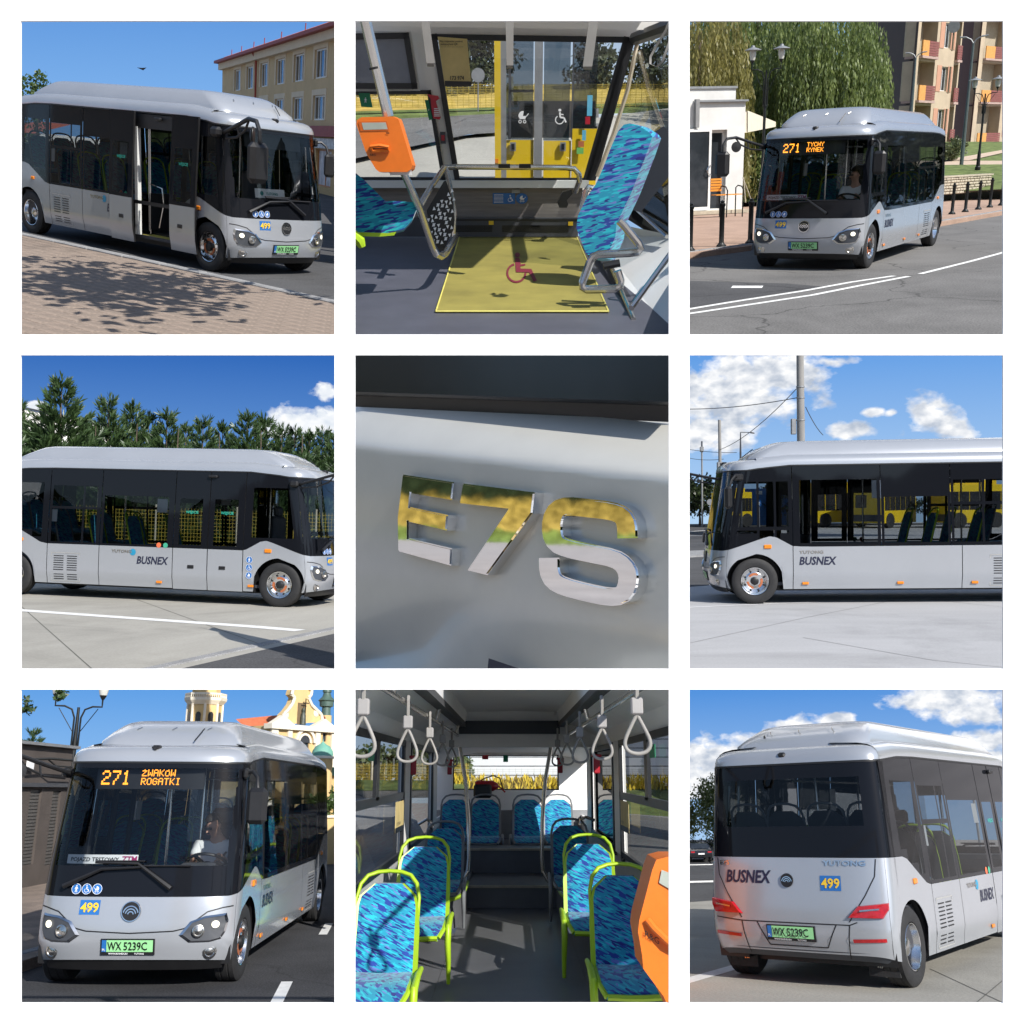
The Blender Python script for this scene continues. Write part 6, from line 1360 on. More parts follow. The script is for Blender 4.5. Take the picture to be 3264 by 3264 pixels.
sky_board(6, 100, lin((88, 150, 222)), lin((176, 208, 238)), 'blue sky with a grey cloud bank and a tall cumulus', px_blobs=[(1480, 380, 230, 190), (1530, 300, 140, 110), (1600, 460, 190, 90), (1010, 465, 150, 65), (1150, 350, 90, 40), (1240, 355, 60, 35), (250, 230, 560, 330), (560, 120, 420, 190), (100, 480, 420, 160), (900, 40, 160, 60)], cover=.45, amp=1.4, cscale=2.6, soft=.26, seed=7.7, grey=(.46, .52, .62))

CURK[0] = 7
# ================================================================== scene 7: minibus close up on a shaded street below the church
base_ground(7, asphalt_dk, 60, 'road', 'dark asphalt, shade put into its colour, under the close minibus front')
root7, _ = make_bus(7, 'silver minibus seen close from its front corner below the church', ALLV, skip=('tychy',), group='silver minibuses')
P = lambda x, y, d: pix(7, x, y, d)
hk = .12
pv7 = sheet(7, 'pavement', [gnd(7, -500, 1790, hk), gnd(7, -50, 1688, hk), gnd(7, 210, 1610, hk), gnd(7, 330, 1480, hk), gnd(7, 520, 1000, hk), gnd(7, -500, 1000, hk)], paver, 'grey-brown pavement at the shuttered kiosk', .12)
kb = tag(bpy.data.objects.new('kerb', None), 'granite kerb beside the shuttered kiosk', None, None, 'structure'); COL.objects.link(kb); kb.matrix_world = PAN[7].M; kerb_run(7, kb, gnd(7, -80, 1715, 0), gnd(7, 225, 1625, 0), .055, 4)
me = MB().cbox((0, 0, 0), (.39, .195, .05), .006).mesh('paver', paver); n = 0; Kd = (gnd(7, 210, 1610) - gnd(7, -50, 1688)).normalized(); Kn = Vector((-Kd.y, Kd.x, 0)); Kn = Kn if Kn.dot(gnd(7, 0, 1300) - gnd(7, 0, 1688)) > 0 else -Kn; o0 = gnd(7, -50, 1688, hk)
for r in range(40):
    for c in range(-8, 30):
        p = o0 + Kd * (c * .4 + (r % 2) * .2) + Kn * (.12 + r * .2); u_ = p - PAN[7].cam
        if inside(7, p, l=-60, r=260) and n < 300: o = obj('paver', me, pv7, loc=(p.x, p.y, hk - .019 + rnd.uniform(-.002, .002))); o.rotation_euler.z = math.atan2(Kd.y, Kd.x); n += 1
strip(7, [(1560, 1960), (1640, 1800)], .12, roadpaint, 'road_marking', 'worn white dash beside the front wheel'); strip(7, [(1860, 1510), (1900, 1440)], .12, roadpaint, 'road_marking', 'worn white dash further up the street')
# kiosk with roller shutters
W = Wall(7, P(-420, 900, 20.5), P(262, 900, 24.5)); kk = empty('shuttered_kiosk', PAN[7].M, 'dark brown kiosk with closed roller shutters behind the kerb', 'kiosk'); zt = W.at(100, 345)[1]
dark = mat('kiosk_brown', (.075, .062, .055), .8, var=.15, scale=2); sh = [W.rect(*q) for q in ((-330, 615, -20, 1085), (5, 615, 132, 1085), (146, 625, 250, 1085))]
holes_wall(W, 0, W.L, 0, zt, sh, .12, 3.0).build('wall', dark, kk, smooth=False)
slatm = mat('shutter_grey', (.115, .11, .105), .5, .3, var=.1)
for h in sh:
    so = slab(kk, 'shutter', W, h[0], h[1], h[2], h[3], -.12, -.06, slatm); n = 22
    for j in range(n): z = h[1] + (h[3] - h[1]) * j / n; slab(so, 'shutter_slat', W, h[0] + .005, z + .012, h[2] - .005, z + (h[3] - h[1]) / n - .012, -.058, -.04, slatm)
slab(kk, 'fascia', W, -.1, W.at(100, 600)[1], W.L + .05, W.at(100, 575)[1], .003, .1, darkgrey); slab(kk, 'roof_edge', W, -.1, zt + .003, W.L + .1, zt + .06, -3.1, .12, galv)
slab(kk, 'sign', W, *W.rect(15, 440, 55, 492)[:2], *W.rect(15, 440, 55, 492)[2:], .05, .1, stickwhite)
a_ = [W.p(*W.at(x, y), .35) for x, y in ((-40, 430), (80, 425), (200, 435), (275, 440))]; mr = MB().tube(a_, .025, 7); mr.tube([W.p(*W.at(x, y), .35) for x, y in ((60, 430), (110, 470), (240, 478))], .016, 6); mr.build('bracket', iron, kk)
# lamp post (lanterns are above the picture)
p = P(290, 700, 26); H = P(290, -60, 26).z; street_lamp(7, (p.x, p.y, 0), H / .93, 'black two-armed lamp post above the shuttered kiosk', rz=math.atan2(-(PAN[7].cam - p).x, (PAN[7].cam - p).y))
fir = pine_mesh(71, 2.4, .7, pinem, 10, .2); p = P(85, 245, 32); tree(7, (p.x, p.y, p.z - 2.4), MB().tube([(0, 0, -1.5), (0, 0, 2.2)], [.05, .01], 6).mesh('trunk', barkm), fir, 0, 'distant conifer tip above the kiosk roof', 'tree', s=1.0, name='conifer_tree')
W = Wall(7, P(195, 350, 30), P(335, 350, 30)); o = empty('red_roof_house', PAN[7].M, 'bright red roof peeping over the kiosk', 'building'); z0, z1 = W.at(260, 372)[1], W.at(260, 335)[1]; MB().add([W.p(0, z0), W.p(W.L, z0), W.p(W.L * .8, z1, -1), W.p(W.L * .2, z1, -1)], [(0, 1, 2, 3)]).build('roof', mat('scarlet_roof', (.45, .02, .03), .6), o, smooth=False); slab(o, 'wall', W, .1, 0, W.L - .1, z0 - .003, -1, -.05, cream_lt)
# church
yel = mat('church_yellow', (.60, .43, .20), .9, var=.1, scale=1.5); wht = mat('church_white', (.72, .66, .54), .9, var=.05); copper = mat('copper_green', (.15, .36, .28), .6, var=.2, scale=3)
ch = empty('church', PAN[7].M, 'yellow baroque church with white pilasters, scrolled gable and red roof', 'church')
dC = 34; W = Wall(7, P(1528, 400, dC), P(2130, 400, dC + 3.5)); zc = W.at(1700, 232)[1]
big = W.rect(1708, 325, 1776, 430); lw = [W.rect(1592, 285, 1618, 335), W.rect(1858, 268, 1884, 320)]
holes_wall(W, 0, W.L, 0, zc, [big] + lw, .12, 4).build('wall', yel, ch, smooth=False)
for h in [big] + lw: window(ch, W, h, .1, 2, .03, darkgrey, mat('leaded_glass', (.10, .14, .18), .2, var=.3, scale=12))
# arch over the big window
c_u, c_z = (big[0] + big[2]) / 2, big[3] - .02; rr = (big[2] - big[0]) / 2
for r0, r1, m_, h in ((rr, rr + .07, wht, .05), (rr + .14, rr + .24, wht, .09)):
    po_ = [(c_u + r1 * math.cos(R(a)), c_z + r1 * math.sin(R(a))) for a in range(0, 181, 15)] + [(c_u + r0 * math.cos(R(a)), c_z + r0 * math.sin(R(a))) for a in range(180, -1, -15)]; MB().prism(po_, W.p, 0.003, h).build('arch', m_, ch)
MB().prism([(c_u + rr * math.cos(R(a)), c_z + rr * math.sin(R(a))) for a in range(0, 181, 15)], W.p, .004, .02).build('arch_glass', winglass, ch)
for x0, x1 in ((1535, 1575), (1636, 1662), (1808, 1836), (1905, 1935)): u0 = W.at(x0, 300)[0]; u1 = W.at(x1, 300)[0]; slab(ch, 'pilaster', W, u0, 0, u1, zc - .1, .003, .08, wht)
slab(ch, 'cornice', W, -.1, zc - .1, W.L, zc + .06, -.2, .16, wht); slab(ch, 'string_course', W, -.05, W.at(1700, 440)[1] - .12, W.L, W.at(1700, 440)[1] - .04, .003, .07, wht)
for a, b in ((1530, 1672), (1785, 1932)): u0 = W.at(a, 230)[0]; u1 = W.at(b, 230)[0]; MB().prism([(u0, zc + .06), (u1, zc + .06), ((u0 + u1) / 2, zc + .34)], W.p, -.1, .12).build('pediment', wht, ch)
g = [(1612, 215), (1612, 180), (1625, 150), (1650, 125), (1675, 90), (1690, 50), (1672, 30), (1678, 5), (1700, -20), (1735, -35), (1770, -20), (1795, 5), (1790, 35), (1775, 50), (1795, 95), (1830, 130), (1855, 155), (1862, 200)]
gp = [W.at(x, y) for x, y in g]; gp = [(u, z) for u, z in gp]; MB().prism(gp, W.p, -.3, -.05).build('gable', yel, ch, smooth=False)
mb = MB()
for (a, b) in zip(gp[:-1], gp[1:]): mb.tube([W.p(*a, -.02), W.p(*b, -.02)], .055, 6)
mb.build('gable_scroll', wht, ch)
for x, y in ((1640, 158), (1826, 144)): u, z = W.at(x, y); MB().lathe([(0, .03), (.07, .03), (.13, .0)], W.p(u, z, -.04), W.N, 16).build('scroll_roundel', wht, ch)
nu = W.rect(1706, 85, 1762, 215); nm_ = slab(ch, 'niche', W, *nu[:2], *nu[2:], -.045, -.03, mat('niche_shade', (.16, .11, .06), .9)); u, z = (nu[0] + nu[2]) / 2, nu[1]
MB().lathe([(.10, 0), (.09, .2), (.075, .36), (.04, .42), (.055, .48), (.04, .54), (0, .56)], W.p(u, z, .05), n=10).build('statue', mat('bronze', (.05, .06, .05), .5), ch)
cr = MB().tube([W.p(u + .03, z + .2, .1), W.p(u + .03, z + .85, .1)], .018, 5); cr.tube([W.p(u - .1, z + .7, .1), W.p(u + .16, z + .7, .1)], .018, 5); cr.build('cross', iron, ch)
# nave roof and tower
rf = [P(1325, 182, dC + 2), P(1612, 155, dC + 3), P(1540, 330, dC + 1), P(1500, 340, dC + 1)]; MB().add(rf, [(0, 1, 2, 3)]).build('nave_roof', mat('orange_tile', (.52, .14, .06), .8, var=.15, scale=6, bump=.2), ch, smooth=False)
rf = [W.at(1780, 50), W.at(1932, 170), W.at(1932, 220), W.at(1850, 150)]; MB().add([W.p(u_, z_, -.4) for u_, z_ in rf], [(0, 1, 2, 3)]).build('side_roof', mat('maroon_roof', (.20, .04, .035), .8), ch, smooth=False)
tc = P(1138, 90, dC + 4); tb = P(1138, 175, dC + 4).z - 2.5; s_ = (P(1245, 90, dC + 4) - P(1032, 90, dC + 4)).length
tw = empty('church_tower', PAN[7].M @ TR(tc.x, tc.y, 0, math.atan2((PAN[7].cam - tc).y, (PAN[7].cam - tc).x) + R(22)), 'yellow church tower with a white balustrade gallery', 'tower')
h_ = s_ / 2 * 1.0; z75 = P(1138, 75, dC + 4).z; z40 = P(1138, 30, dC + 4).z; ztop = P(1138, -60, dC + 4).z
def octa(r, z): return [(r * math.cos(R(45 * i + 22.5)), r * math.sin(R(45 * i + 22.5)), z) for i in range(8)]
def ring(mb, lst):
    for a, b in zip(lst[:-1], lst[1:]): mb.add(a + b, [(i, (i + 1) % 8, 8 + (i + 1) % 8, 8 + i) for i in range(8)])
    return mb
ring(MB(), [octa(h_ * .98, tb), octa(h_ * .98, z75 - .1)]).build('shaft', yel, tw, smooth=False); ring(MB(), [octa(h_ * 1.02, z75 - .12), octa(h_ * 1.22, z75 + .02), octa(h_ * 1.25, z75 + .12), octa(h_ * .8, z75 + .125)]).build('gallery', wht, tw, smooth=False)
mb = MB(); tp = octa(h_ * 1.18, z75 + .13)
for a, b in zip(tp, tp[1:] + tp[:1]):
    a, b = Vector(a), Vector(b)
    for i in range(7): p_ = a + (b - a) * i / 7; mb.tube([p_, p_ + Vector((0, 0, z40 - z75 - .16))], .022, 5)
o = mb.build('balusters', wht, tw); o['kind'] = 'stuff'; ring(MB(), [octa(h_ * 1.22, z40 - .04), octa(h_ * 1.22, z40 + .02), octa(h_ * 1.14, z40 + .02), octa(h_ * 1.14, z40 - .04), octa(h_ * 1.22, z40 - .04)]).build('handrail', wht, tw, smooth=False)
ring(MB(), [octa(h_ * .82, z75), octa(h_ * .82, ztop)]).build('upper_stage', yel, tw, smooth=False)
for i in range(8):
    a = R(45 * i + 45); n_ = Vector((math.cos(a), math.sin(a), 0)); t_ = Vector((-n_.y, n_.x, 0)); c = n_ * h_ * .98 * math.cos(R(22.5)); zb = z75 - .75
    po_ = [(-.09, 0), (.09, 0), (.09, .28), (.06, .35), (0, .38), (-.06, .35), (-.09, .28)]; MB().prism(po_, lambda u, v, h: c + t_ * u + n_ * h + Vector((0, 0, zb + v)), .004, .03).build('belfry_opening', winglass, tw)
    e_ = Vector(octa(h_ * 1.0, 0)[i]); MB().tube([e_ + Vector((0, 0, tb)), e_ + Vector((0, 0, z75 - .1))], .05, 6).build('corner_pilaster', wht, tw)
# green copper turret and dome by the church
tq = P(1858, 400, dC - 1.5); o = empty('side_chapel', PAN[7].M @ TR(tq.x, tq.y, 0), 'small yellow chapel with a green copper dome before the church', 'chapel'); zd = P(1858, 425, dC - 1.5).z
MB().lathe([(.32, 0), (.32, zd)], n=12).build('drum', yel, o, ang=20); MB().lathe([(.37, zd), (.37, zd + .06), (.33, zd + .08)], n=16).build('cornice', wht, o); MB().lathe([(.33, zd + .08), (.31, zd + .22), (.22, zd + .36), (.08, zd + .44), (.02, zd + .5), (0, zd + .6)], n=18).build('dome', copper, o)
MB().box2((-.9, -.8, 0), (-.25, .8, zd - .5)).build('wall', yel, o, smooth=False); MB().prism([(-.9, 0), (.9, 0), (.6, .25), (-.6, .25)], lambda u, v, h: Vector((-.2 - h, u, zd - .5 + v)), 0, .8).build('roof', copper, o, smooth=False)
tq = P(1885, 60, dC + 3); o = empty('green_turret', PAN[7].M @ TR(tq.x, tq.y, 0), 'green copper onion turret at the church corner', 'turret'); za = P(1885, 160, dC + 3).z; zb = P(1885, -40, dC + 3).z; hh = zb - za
MB().lathe([(.16, za), (.15, za + .25 * hh), (.24, za + .28 * hh), (.25, za + .42 * hh), (.3, za + .46 * hh), (.16, za + .58 * hh), (.12, za + .7 * hh), (.16, za + .72 * hh), (.12, zb)], n=12).build('spire', mat('dark_copper', (.07, .12, .10), .5), o)
MB().lathe([(.2, 0), (.2, za)], n=10).build('shaft', yel, o)
# street behind the bus on the far right
W = Wall(7, P(1835, 760, 30), P(2130, 760, 31)); o = empty('garden_wall', PAN[7].M, 'ochre wall below shrubs behind the bus rear', 'wall'); slab(o, 'wall', W, 0, 0, W.L, W.at(1880, 790)[1], -.3, 0, yel); slab(o, 'coping', W, -.05, W.at(1880, 790)[1] + .003, W.L, W.at(1880, 775)[1], -.35, .05, wht)
for i, (x, y, d, r) in enumerate(((1870, 700, 31, .45), (1960, 690, 31.5, .5), (1900, 640, 33, .5))):
    p = P(x, y, d); o = empty('shrub', PAN[7].M @ TR(p.x, p.y, p.z - r), 'green shrub on the garden wall, %s' % ['nearest the bus', 'at the picture edge', 'highest of three'][i], 'shrub', 'shrubs on the garden wall'); c = obj('foliage', crown_mesh('foliage', green1, 60 + i, r, r, r * .8, 40, 20, .12, hollow=.3), o, loc=(0, 0, r)); c['kind'] = 'stuff'
p = gnd(7, 1905, 905); car_mesh(7, (p.x, p.y, 0), R(95), 'black car parked at the far right behind the bus rear', (.012, .012, .014), s=.62)
p = gnd(7, 1880, 960); bollard(7, (p.x, p.y, 0), 'thin grey bollard before the black car', .6, .03)
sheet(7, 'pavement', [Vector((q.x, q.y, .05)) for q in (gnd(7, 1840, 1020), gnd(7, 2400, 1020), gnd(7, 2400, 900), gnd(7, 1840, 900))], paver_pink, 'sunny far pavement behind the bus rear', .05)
twl = leaf_mat('twig_leaf', (.03, .06, .015), (.07, .12, .03)); p = P(60, 100, 18)
for i, (x, y, r) in enumerate(((20, 105, .16), (240, 30, .12))):
    p = P(x, y, 19); o = empty('hanging_twig', PAN[7].M @ TR(p.x, p.y, p.z), 'leafy twig hanging into the sky, %s' % ['at the left picture edge', 'above the lamp post'][i], 'twig'); c = obj('leaves', crown_mesh('leaves', twl, 80 + i, r, r, r, 14, 9, .09, hollow=.1), o); c['kind'] = 'stuff'; MB().tube([(0, 0, -.1), (-.02, .01, .03), (-.03, .01, .12)], .008, 4).build('stem', barkm, o)
sky_board(7, 60, lin((84, 150, 222)), lin((150, 195, 238)), 'clear blue sky behind the church')

CURK[0] = 9
# ================================================================== scene 9: rear of the minibus on the depot apron
base_ground(9, concrete, 40, 'paving', 'sunlit concrete apron behind the minibus rear')
make_bus(9, 'silver minibus seen from behind on the concrete apron', ALLV, skip=('tychy', 'zwakow', 'sign'), group='silver minibuses')
P = lambda x, y, d: pix(9, x, y, d)
strip(9, [(-50, 1805), (350, 1690), (420, 1670)], .20, roadpaint, 'road_marking', 'broad white line beside the rear bumper')
for pts, l in ((((1480, 1720), (2050, 1985)), 'long joint running from the rear wheel'), (((1700, 1985), (1932, 1790), (2200, 1600)), 'pale scratch line crossing the joint')): strip(9, pts, .012, jm, 'paving_joint', l, .003)
sheet(9, 'car_park', [gnd(9, -55, 1312, .004), gnd(9, 330, 1285, .004), P(330, 1040, 38), P(-55, 1040, 38)], asphalt, 'dark asphalt car park beside the bus rear')
for i, q in enumerate((((-55, 1198), (300, 1190)), ((-55, 1092), (300, 1085)), ((170, 1092), (215, 1130)), ((120, 1055), (150, 1092)))):
    A, B = [P(x, y, d) for (x, y), d in zip(q, [float(np.interp(y, [1040, 1300], [38, 20.0])) for _, y in q])]
    n_ = Vector((0, 0, .03)); sheet(9, 'road_marking', [A + n_, B + n_, B + n_ * 2.2, A + n_ * 2.2], roadpaint, 'white parking bay line, %s from the bus' % ['first', 'second', 'third', 'fourth'][i])
zc = P(60, 1062, 37).z
p = P(52, 1055, 36.5); car_mesh(9, (p.x, p.y, zc + .06), math.atan2((p - PAN[9].cam).y, (p - PAN[9].cam).x) + R(8), 'black saloon parked under the tree with its boot to the camera', (.012, .013, .016), s=.40)
p = P(225, 1040, 37); car_mesh(9, (p.x, p.y, zc + .03), math.atan2((p - PAN[9].cam).y, (p - PAN[9].cam).x) + R(80), 'grey car half hidden behind the bus rear', (.12, .13, .14), s=.40)
lm = leaf_mat('leaf_linden', (.045, .07, .014), (.12, .155, .035)); tk9 = trunk_mesh('trunk', 1.6, .10, 4, 4, .7); b = P(130, 500, 40); zb = P(130, 1040, 40).z; H = b.z - zb
c9 = crown_mesh('crown', lm, 95, .82, .82, H * .40, 150, 30, .10, hollow=.35); tree(9, (b.x, b.y, zb), tk9, c9, H * .58, 'full green lime tree beside the bus rear')
b = P(-40, 640, 41); c9b = crown_mesh('crown', lm, 96, .6, .6, H * .30, 90, 30, .10, hollow=.35); tree(9, (b.x, b.y, zb), tk9, c9b, H * .45, 'smaller lime tree cut by the picture edge')
hz = leaf_mat('leaf_hedge', (.02, .03, .012), (.045, .055, .022))
for i, x in enumerate((20, 120, 215)):
    b = P(x, 960, 39.5); o = empty('hedge', PAN[9].M @ TR(b.x, b.y, zb), 'dark hedge behind the parked cars, %s' % ['leftmost section', 'middle section', 'section next to the bus'][i], 'hedge', 'dark hedges behind the cars'); c = obj('foliage', crown_mesh('foliage', hz, 100 + i, .5, .4, .4, 60, 22, .07, hollow=.3), o, loc=(0, 0, .36)); c['kind'] = 'stuff'
a = P(1705, 500, 36); t = P(1705, 355, 36); sl = empty('street_light', PAN[9].M, 'street light arm reaching over the bus roof', 'street light'); MB().tube([(t.x, t.y, 0), t], .04, 6).build('post', galv, sl); ar = MB().tube([P(1645, 352, 36), P(1735, 354, 36)], .012, 5).build('arm', galv, sl); MB().tube([P(1725, 354, 36), P(1762, 356, 36)], [.025, .03], 6).build('lamp_head', darkgrey, sl)
# far side of the depot, seen through the bus
dk9 = crown_mesh('crown', hz, 111, 1.4, 1.4, 1.2, 60, 22, .2)
for i, x in enumerate((420, 640, 860, 1100)):
    b = P(x, 780, 39); tree(9, (b.x, b.y, -.6), tk9, dk9, 1.4, 'dark tree seen through the rear window, %s' % ['first', 'second', 'third', 'fourth'][i] + ' from the left', 'tree', 'trees beyond the windows', s=.9)
sky_board(9, 52, lin((70, 138, 215)), lin((165, 200, 236)), 'blue sky with heaped white clouds behind the bus rear', px_blobs=[(150, 420, 330, 170), (330, 380, 190, 130), (60, 560, 260, 160), (880, 190, 180, 70), (640, 250, 220, 100), (1600, 60, 420, 150), (1780, 130, 260, 130), (1820, 330, 230, 120), (1900, 420, 200, 110)], cover=.46, amp=1.4, cscale=2.6, soft=.26, seed=12.3, grey=(.50, .56, .66))


CURK[0] = 5
# ================================================================== scene 5: chrome badge on the tailgate, close up
view_panel(5, 1.0, 8.6)
th5 = R(50); n5 = Vector((-math.sin(th5), -math.cos(th5), .02)).normalized(); o5 = Vector((0, 0, 0)); cam5 = PAN[5].cam
def b5(px, py, h=0.0, back=0.0):
    """point on the badge plane (raised by h, or pushed back along the view)"""
    d = ray(5, px, py); t = ((o5 + n5 * h) - cam5).dot(n5) / d.dot(n5); return cam5 + d * (t + back)
sheetm = mat('tailgate_paint', (.60, .595, .55), .30, .2, var=.05, scale=9, coat=.5, bump=.02, bscale=300)
tg = empty('tailgate', PAN[5].M, 'silver tailgate panel below black glass carrying the chrome lettering', 'tailgate')
def lin2(x, a, b): return a + (b - a) * x / 1932
rows = []; l_, r_, t_, bt = -55, 1987, 0, 1987
for j in range(46):
    row = []
    for i in range(41):
        px = l_ + (r_ - l_) * i / 40; top = lin2(px, 318, 400); f = j / 45; py = top + (bt - top) * f ** 1.3
        crease = lin2(px, 520, 720); back = .055 * max(0, (crease + 40 - py) / 230) ** 1.3 if py < crease + 40 else 0
        fold = 1480 + .23 * (px - 700); s_ = (py - fold) / 120; back += .010 * (math.log1p(math.exp(min(30, s_ * 2))) / 2) * .9
        if px < 40: back += .02 * ((40 - px) / 95) ** 2 if py < top + 60 else 0
        row.append(b5(px, py, 0, back))
    rows.append(row)
MB().grid(rows).build('panel', sheetm, tg, ang=80)
gl = []
for j, (a, b, bk) in enumerate(((-50, -55, .05), (120, 160, .05), (225, 288, .05), (240, 302, .056), (250, 312, .085), (330, 412, .09))): gl.append([b5(px, lin2(px, a, b), 0, bk) for px in np.linspace(-55, 1987, 30)])
MB().grid(gl[:3]).build('glass', mat('smoked_glass', (.006, .006, .007), .22, var=.5, scale=30, stretch=(1, 1, .3), spec=.7), tg); MB().grid(gl[2:]).build('seal', blackpl, tg)
def letter(name, P, label):
    fr = [b5(x, y, .013) for x, y in P]; bk = [p - n5 * .0135 for p in fr]; k_ = len(P)
    c = MB(); c.add(fr + bk, [tuple(range(k_)), tuple(range(2 * k_ - 1, k_ - 1, -1))] + [(i, k_ + i, k_ + (i + 1) % k_, (i + 1) % k_) for i in range(k_)])
    bm = bmesh.new(); vs = [bm.verts.new(v) for v in c.v]
    for f in c.f: bm.faces.new([vs[i] for i in f])
    bmesh.ops.recalc_face_normals(bm, faces=bm.faces[:])
    front = [e for e in bm.edges if all(v in vs[:k_] for v in e.verts) and len(e.link_faces) == 2]
    bmesh.ops.bevel(bm, geom=front, offset=.0014, segments=2, affect='EDGES')
    me = bpy.data.meshes.new(name); bm.to_mesh(me); bm.free(); me.materials.append(chrome5); me.shade_smooth(); me.set_sharp_from_angle(angle=R(25))
    o = obj(name, me, None, PAN[5].M); tag(o, label, 'lettering', 'chrome badge letters'); return o
chrome5 = mat('badge_chrome', (.86, .86, .86), .03, 1.0, var=.02, scale=40, bump=.02, bscale=60)
letter('chrome_letter', [(290, 735), (602, 782), (590, 892), (338, 850), (330, 935), (565, 985), (558, 1080), (322, 1025), (322, 1127), (590, 1190), (585, 1297), (262, 1208), (258, 1000)], 'raised chrome letter E on the silver tailgate')
letter('chrome_letter', [(660, 790), (1100, 845), (1085, 975), (808, 1355), (685, 1325), (940, 945), (640, 912)], 'raised chrome digit 7 on the silver tailgate')
cl = [(1670, 1128), (1668, 1040), (1640, 985), (1570, 958), (1430, 942), (1300, 928), (1240, 948), (1208, 1010), (1206, 1100), (1232, 1160), (1300, 1190), (1450, 1222), (1590, 1250), (1650, 1290), (1680, 1350), (1672, 1430), (1635, 1482), (1560, 1490), (1420, 1462), (1280, 1425), (1215, 1390), (1190, 1335), (1188, 1248)]
def smooth_poly(p, n=3):
    for _ in range(n):
        q = [p[0]]
        for a, b in zip(p[:-1], p[1:]): q += [(a[0] * .75 + b[0] * .25, a[1] * .75 + b[1] * .25), (a[0] * .25 + b[0] * .75, a[1] * .25 + b[1] * .75)]
        p = q + [p[-1]]
    return p
cl = smooth_poly(cl, 1); Lf, Rt = [], []
for i, (x, y) in enumerate(cl):
    a = cl[max(0, i - 1)]; b = cl[min(len(cl) - 1, i + 1)]; dx, dy = b[0] - a[0], b[1] - a[1]; L = math.hypot(dx, dy); Lf.append((x - dy / L * 63, y + dx / L * 57)); Rt.append((x + dy / L * 63, y - dx / L * 57))
letter('chrome_letter', Lf + Rt[::-1], 'raised chrome letter S on the silver tailgate')
MB().add([b5(x, y, .0006) for x, y in ((822, 1866), (1010, 1930), (1010, 1985), (810, 1985))], [(0, 1, 2, 3)]).build('sticker_corner', ink, tg, smooth=False)


CURK[0] = 8
# ================================================================== scene 8: cabin looking back along the aisle
view_panel(8, 0.0, 2.1, R(3.91))
def I8(px, py, y): d = ray(8, px, py); return d * (y / d.y)
M8 = PAN[8].M; FZ = -1.71
cabin = mat('cabin_white', (.88, .87, .84), .5, var=.03, scale=2); cove = mat('cabin_grey', (.40, .40, .39), .5, var=.05); frame_k = mat('black_frame', (.012, .013, .015), .4)
def thing8(name, label, cat, group=None): return empty(name, M8, label, cat, group)
fl = MB().box2((-.62, 7.4, FZ - .03), (.62, 14.0, FZ)); fo = tag(fl.build('floor', mat('cabin_floor', (.14, .142, .152), .36, var=.10, scale=3, bump=.03), mw=M8, smooth=False), 'dark grey vinyl aisle floor of the cabin', None, None, 'structure')
MB().box2((-1.16, 7.4, FZ - .035), (-.623, 11.9, FZ - .004)).build('floor_side', MATS['cabin_floor'], fo, smooth=False); MB().box2((.623, 7.4, FZ - .035), (1.16, 11.9, FZ - .004)).build('floor_side', MATS['cabin_floor'], fo, smooth=False)
st = thing8('rear_steps', 'dark grey steps with pale nosings up to the back row', 'steps'); dkv = mat('step_vinyl', (.125, .127, .137), .5, var=.1, scale=3)
MB().box2((-.575, 14.0, FZ), (.575, 15.7, -1.445)).build('lower_step', dkv, st, smooth=False); MB().box2((-1.2, 15.7, FZ), (1.2, 18.0, -1.107)).build('upper_step', dkv, st, smooth=False)
MB().box2((-.575, 13.97, -1.465), (.575, 14.06, -1.439)).build('nosing', stone_pale, st, smooth=False); MB().box2((-1.19, 15.67, -1.13), (1.19, 15.75, -1.10)).build('nosing', stone_pale, st, smooth=False)
for sg, nm in ((-1, 'left'), (1, 'right')):
    wb = thing8('wheel_box', 'dark rounded wheel box under the grey %s seat with a lime nosing' % ('left' if sg < 0 else 'right'), 'wheel box', 'wheel boxes'); pts = [(sg * .57, 14.0), (sg * .57, 12.8)] + [(sg * (.57 + .35 * (1 - math.cos(R(a)))), 12.8 - .9 * math.sin(R(a))) for a in range(10, 91, 16)] + [(sg * 1.16, 11.9), (sg * 1.16, 15.69), (sg * .577, 15.69)]
    MB().prism(pts, lambda u, v, h: Vector((u, v, h)), FZ, -1.40).build('body', dkv, wb, ang=40); nz_ = pts[:8]; MB().tube([(u, v, -1.395) for u, v in nz_], .022, 6).build('nosing', lime, wb)
# shell
sh = thing8('cabin_shell', 'white cabin lining with ceiling, pillars and rear wall', 'cabin')
prof = [(-1.16, .30), (-1.10, .46), (-.86, .58), (-.62, .60), (-.60, .76), (0, .77), (.60, .76), (.62, .60), (.86, .58), (1.10, .46), (1.16, .30)]
MB().grid([[Vector((x, y, z)) for x, z in prof] for y in (4.6, 9, 13.9)]).build('ceiling', cabin, sh, ang=25)
prof2 = [(-1.2, .28), (-1.1, .40), (-.6, .50), (.6, .50), (1.1, .40), (1.2, .28)]; MB().grid([[Vector((x, y, z + (y - 14) * -.05)) for x, z in prof2] for y in (13.9, 18.0)]).build('rear_ceiling', cabin, sh, ang=40)
MB().box2((-.70, 13.80, .47), (.63, 13.9, .64)).build('display_board', inkblack, sh, smooth=False); MB().box2((-1.16, 13.86, .30), (1.16, 13.98, .79)).build('ceiling_step', cabin, sh, smooth=False)
for sg in (-1, 1):
    MB().box2((sg * .66 - .05, 5, .56), (sg * .66 + .05, 13.8, .62)).build('air_duct', mat('perforated', (.07, .07, .07), .6, var=.5, scale=60), sh, smooth=False)
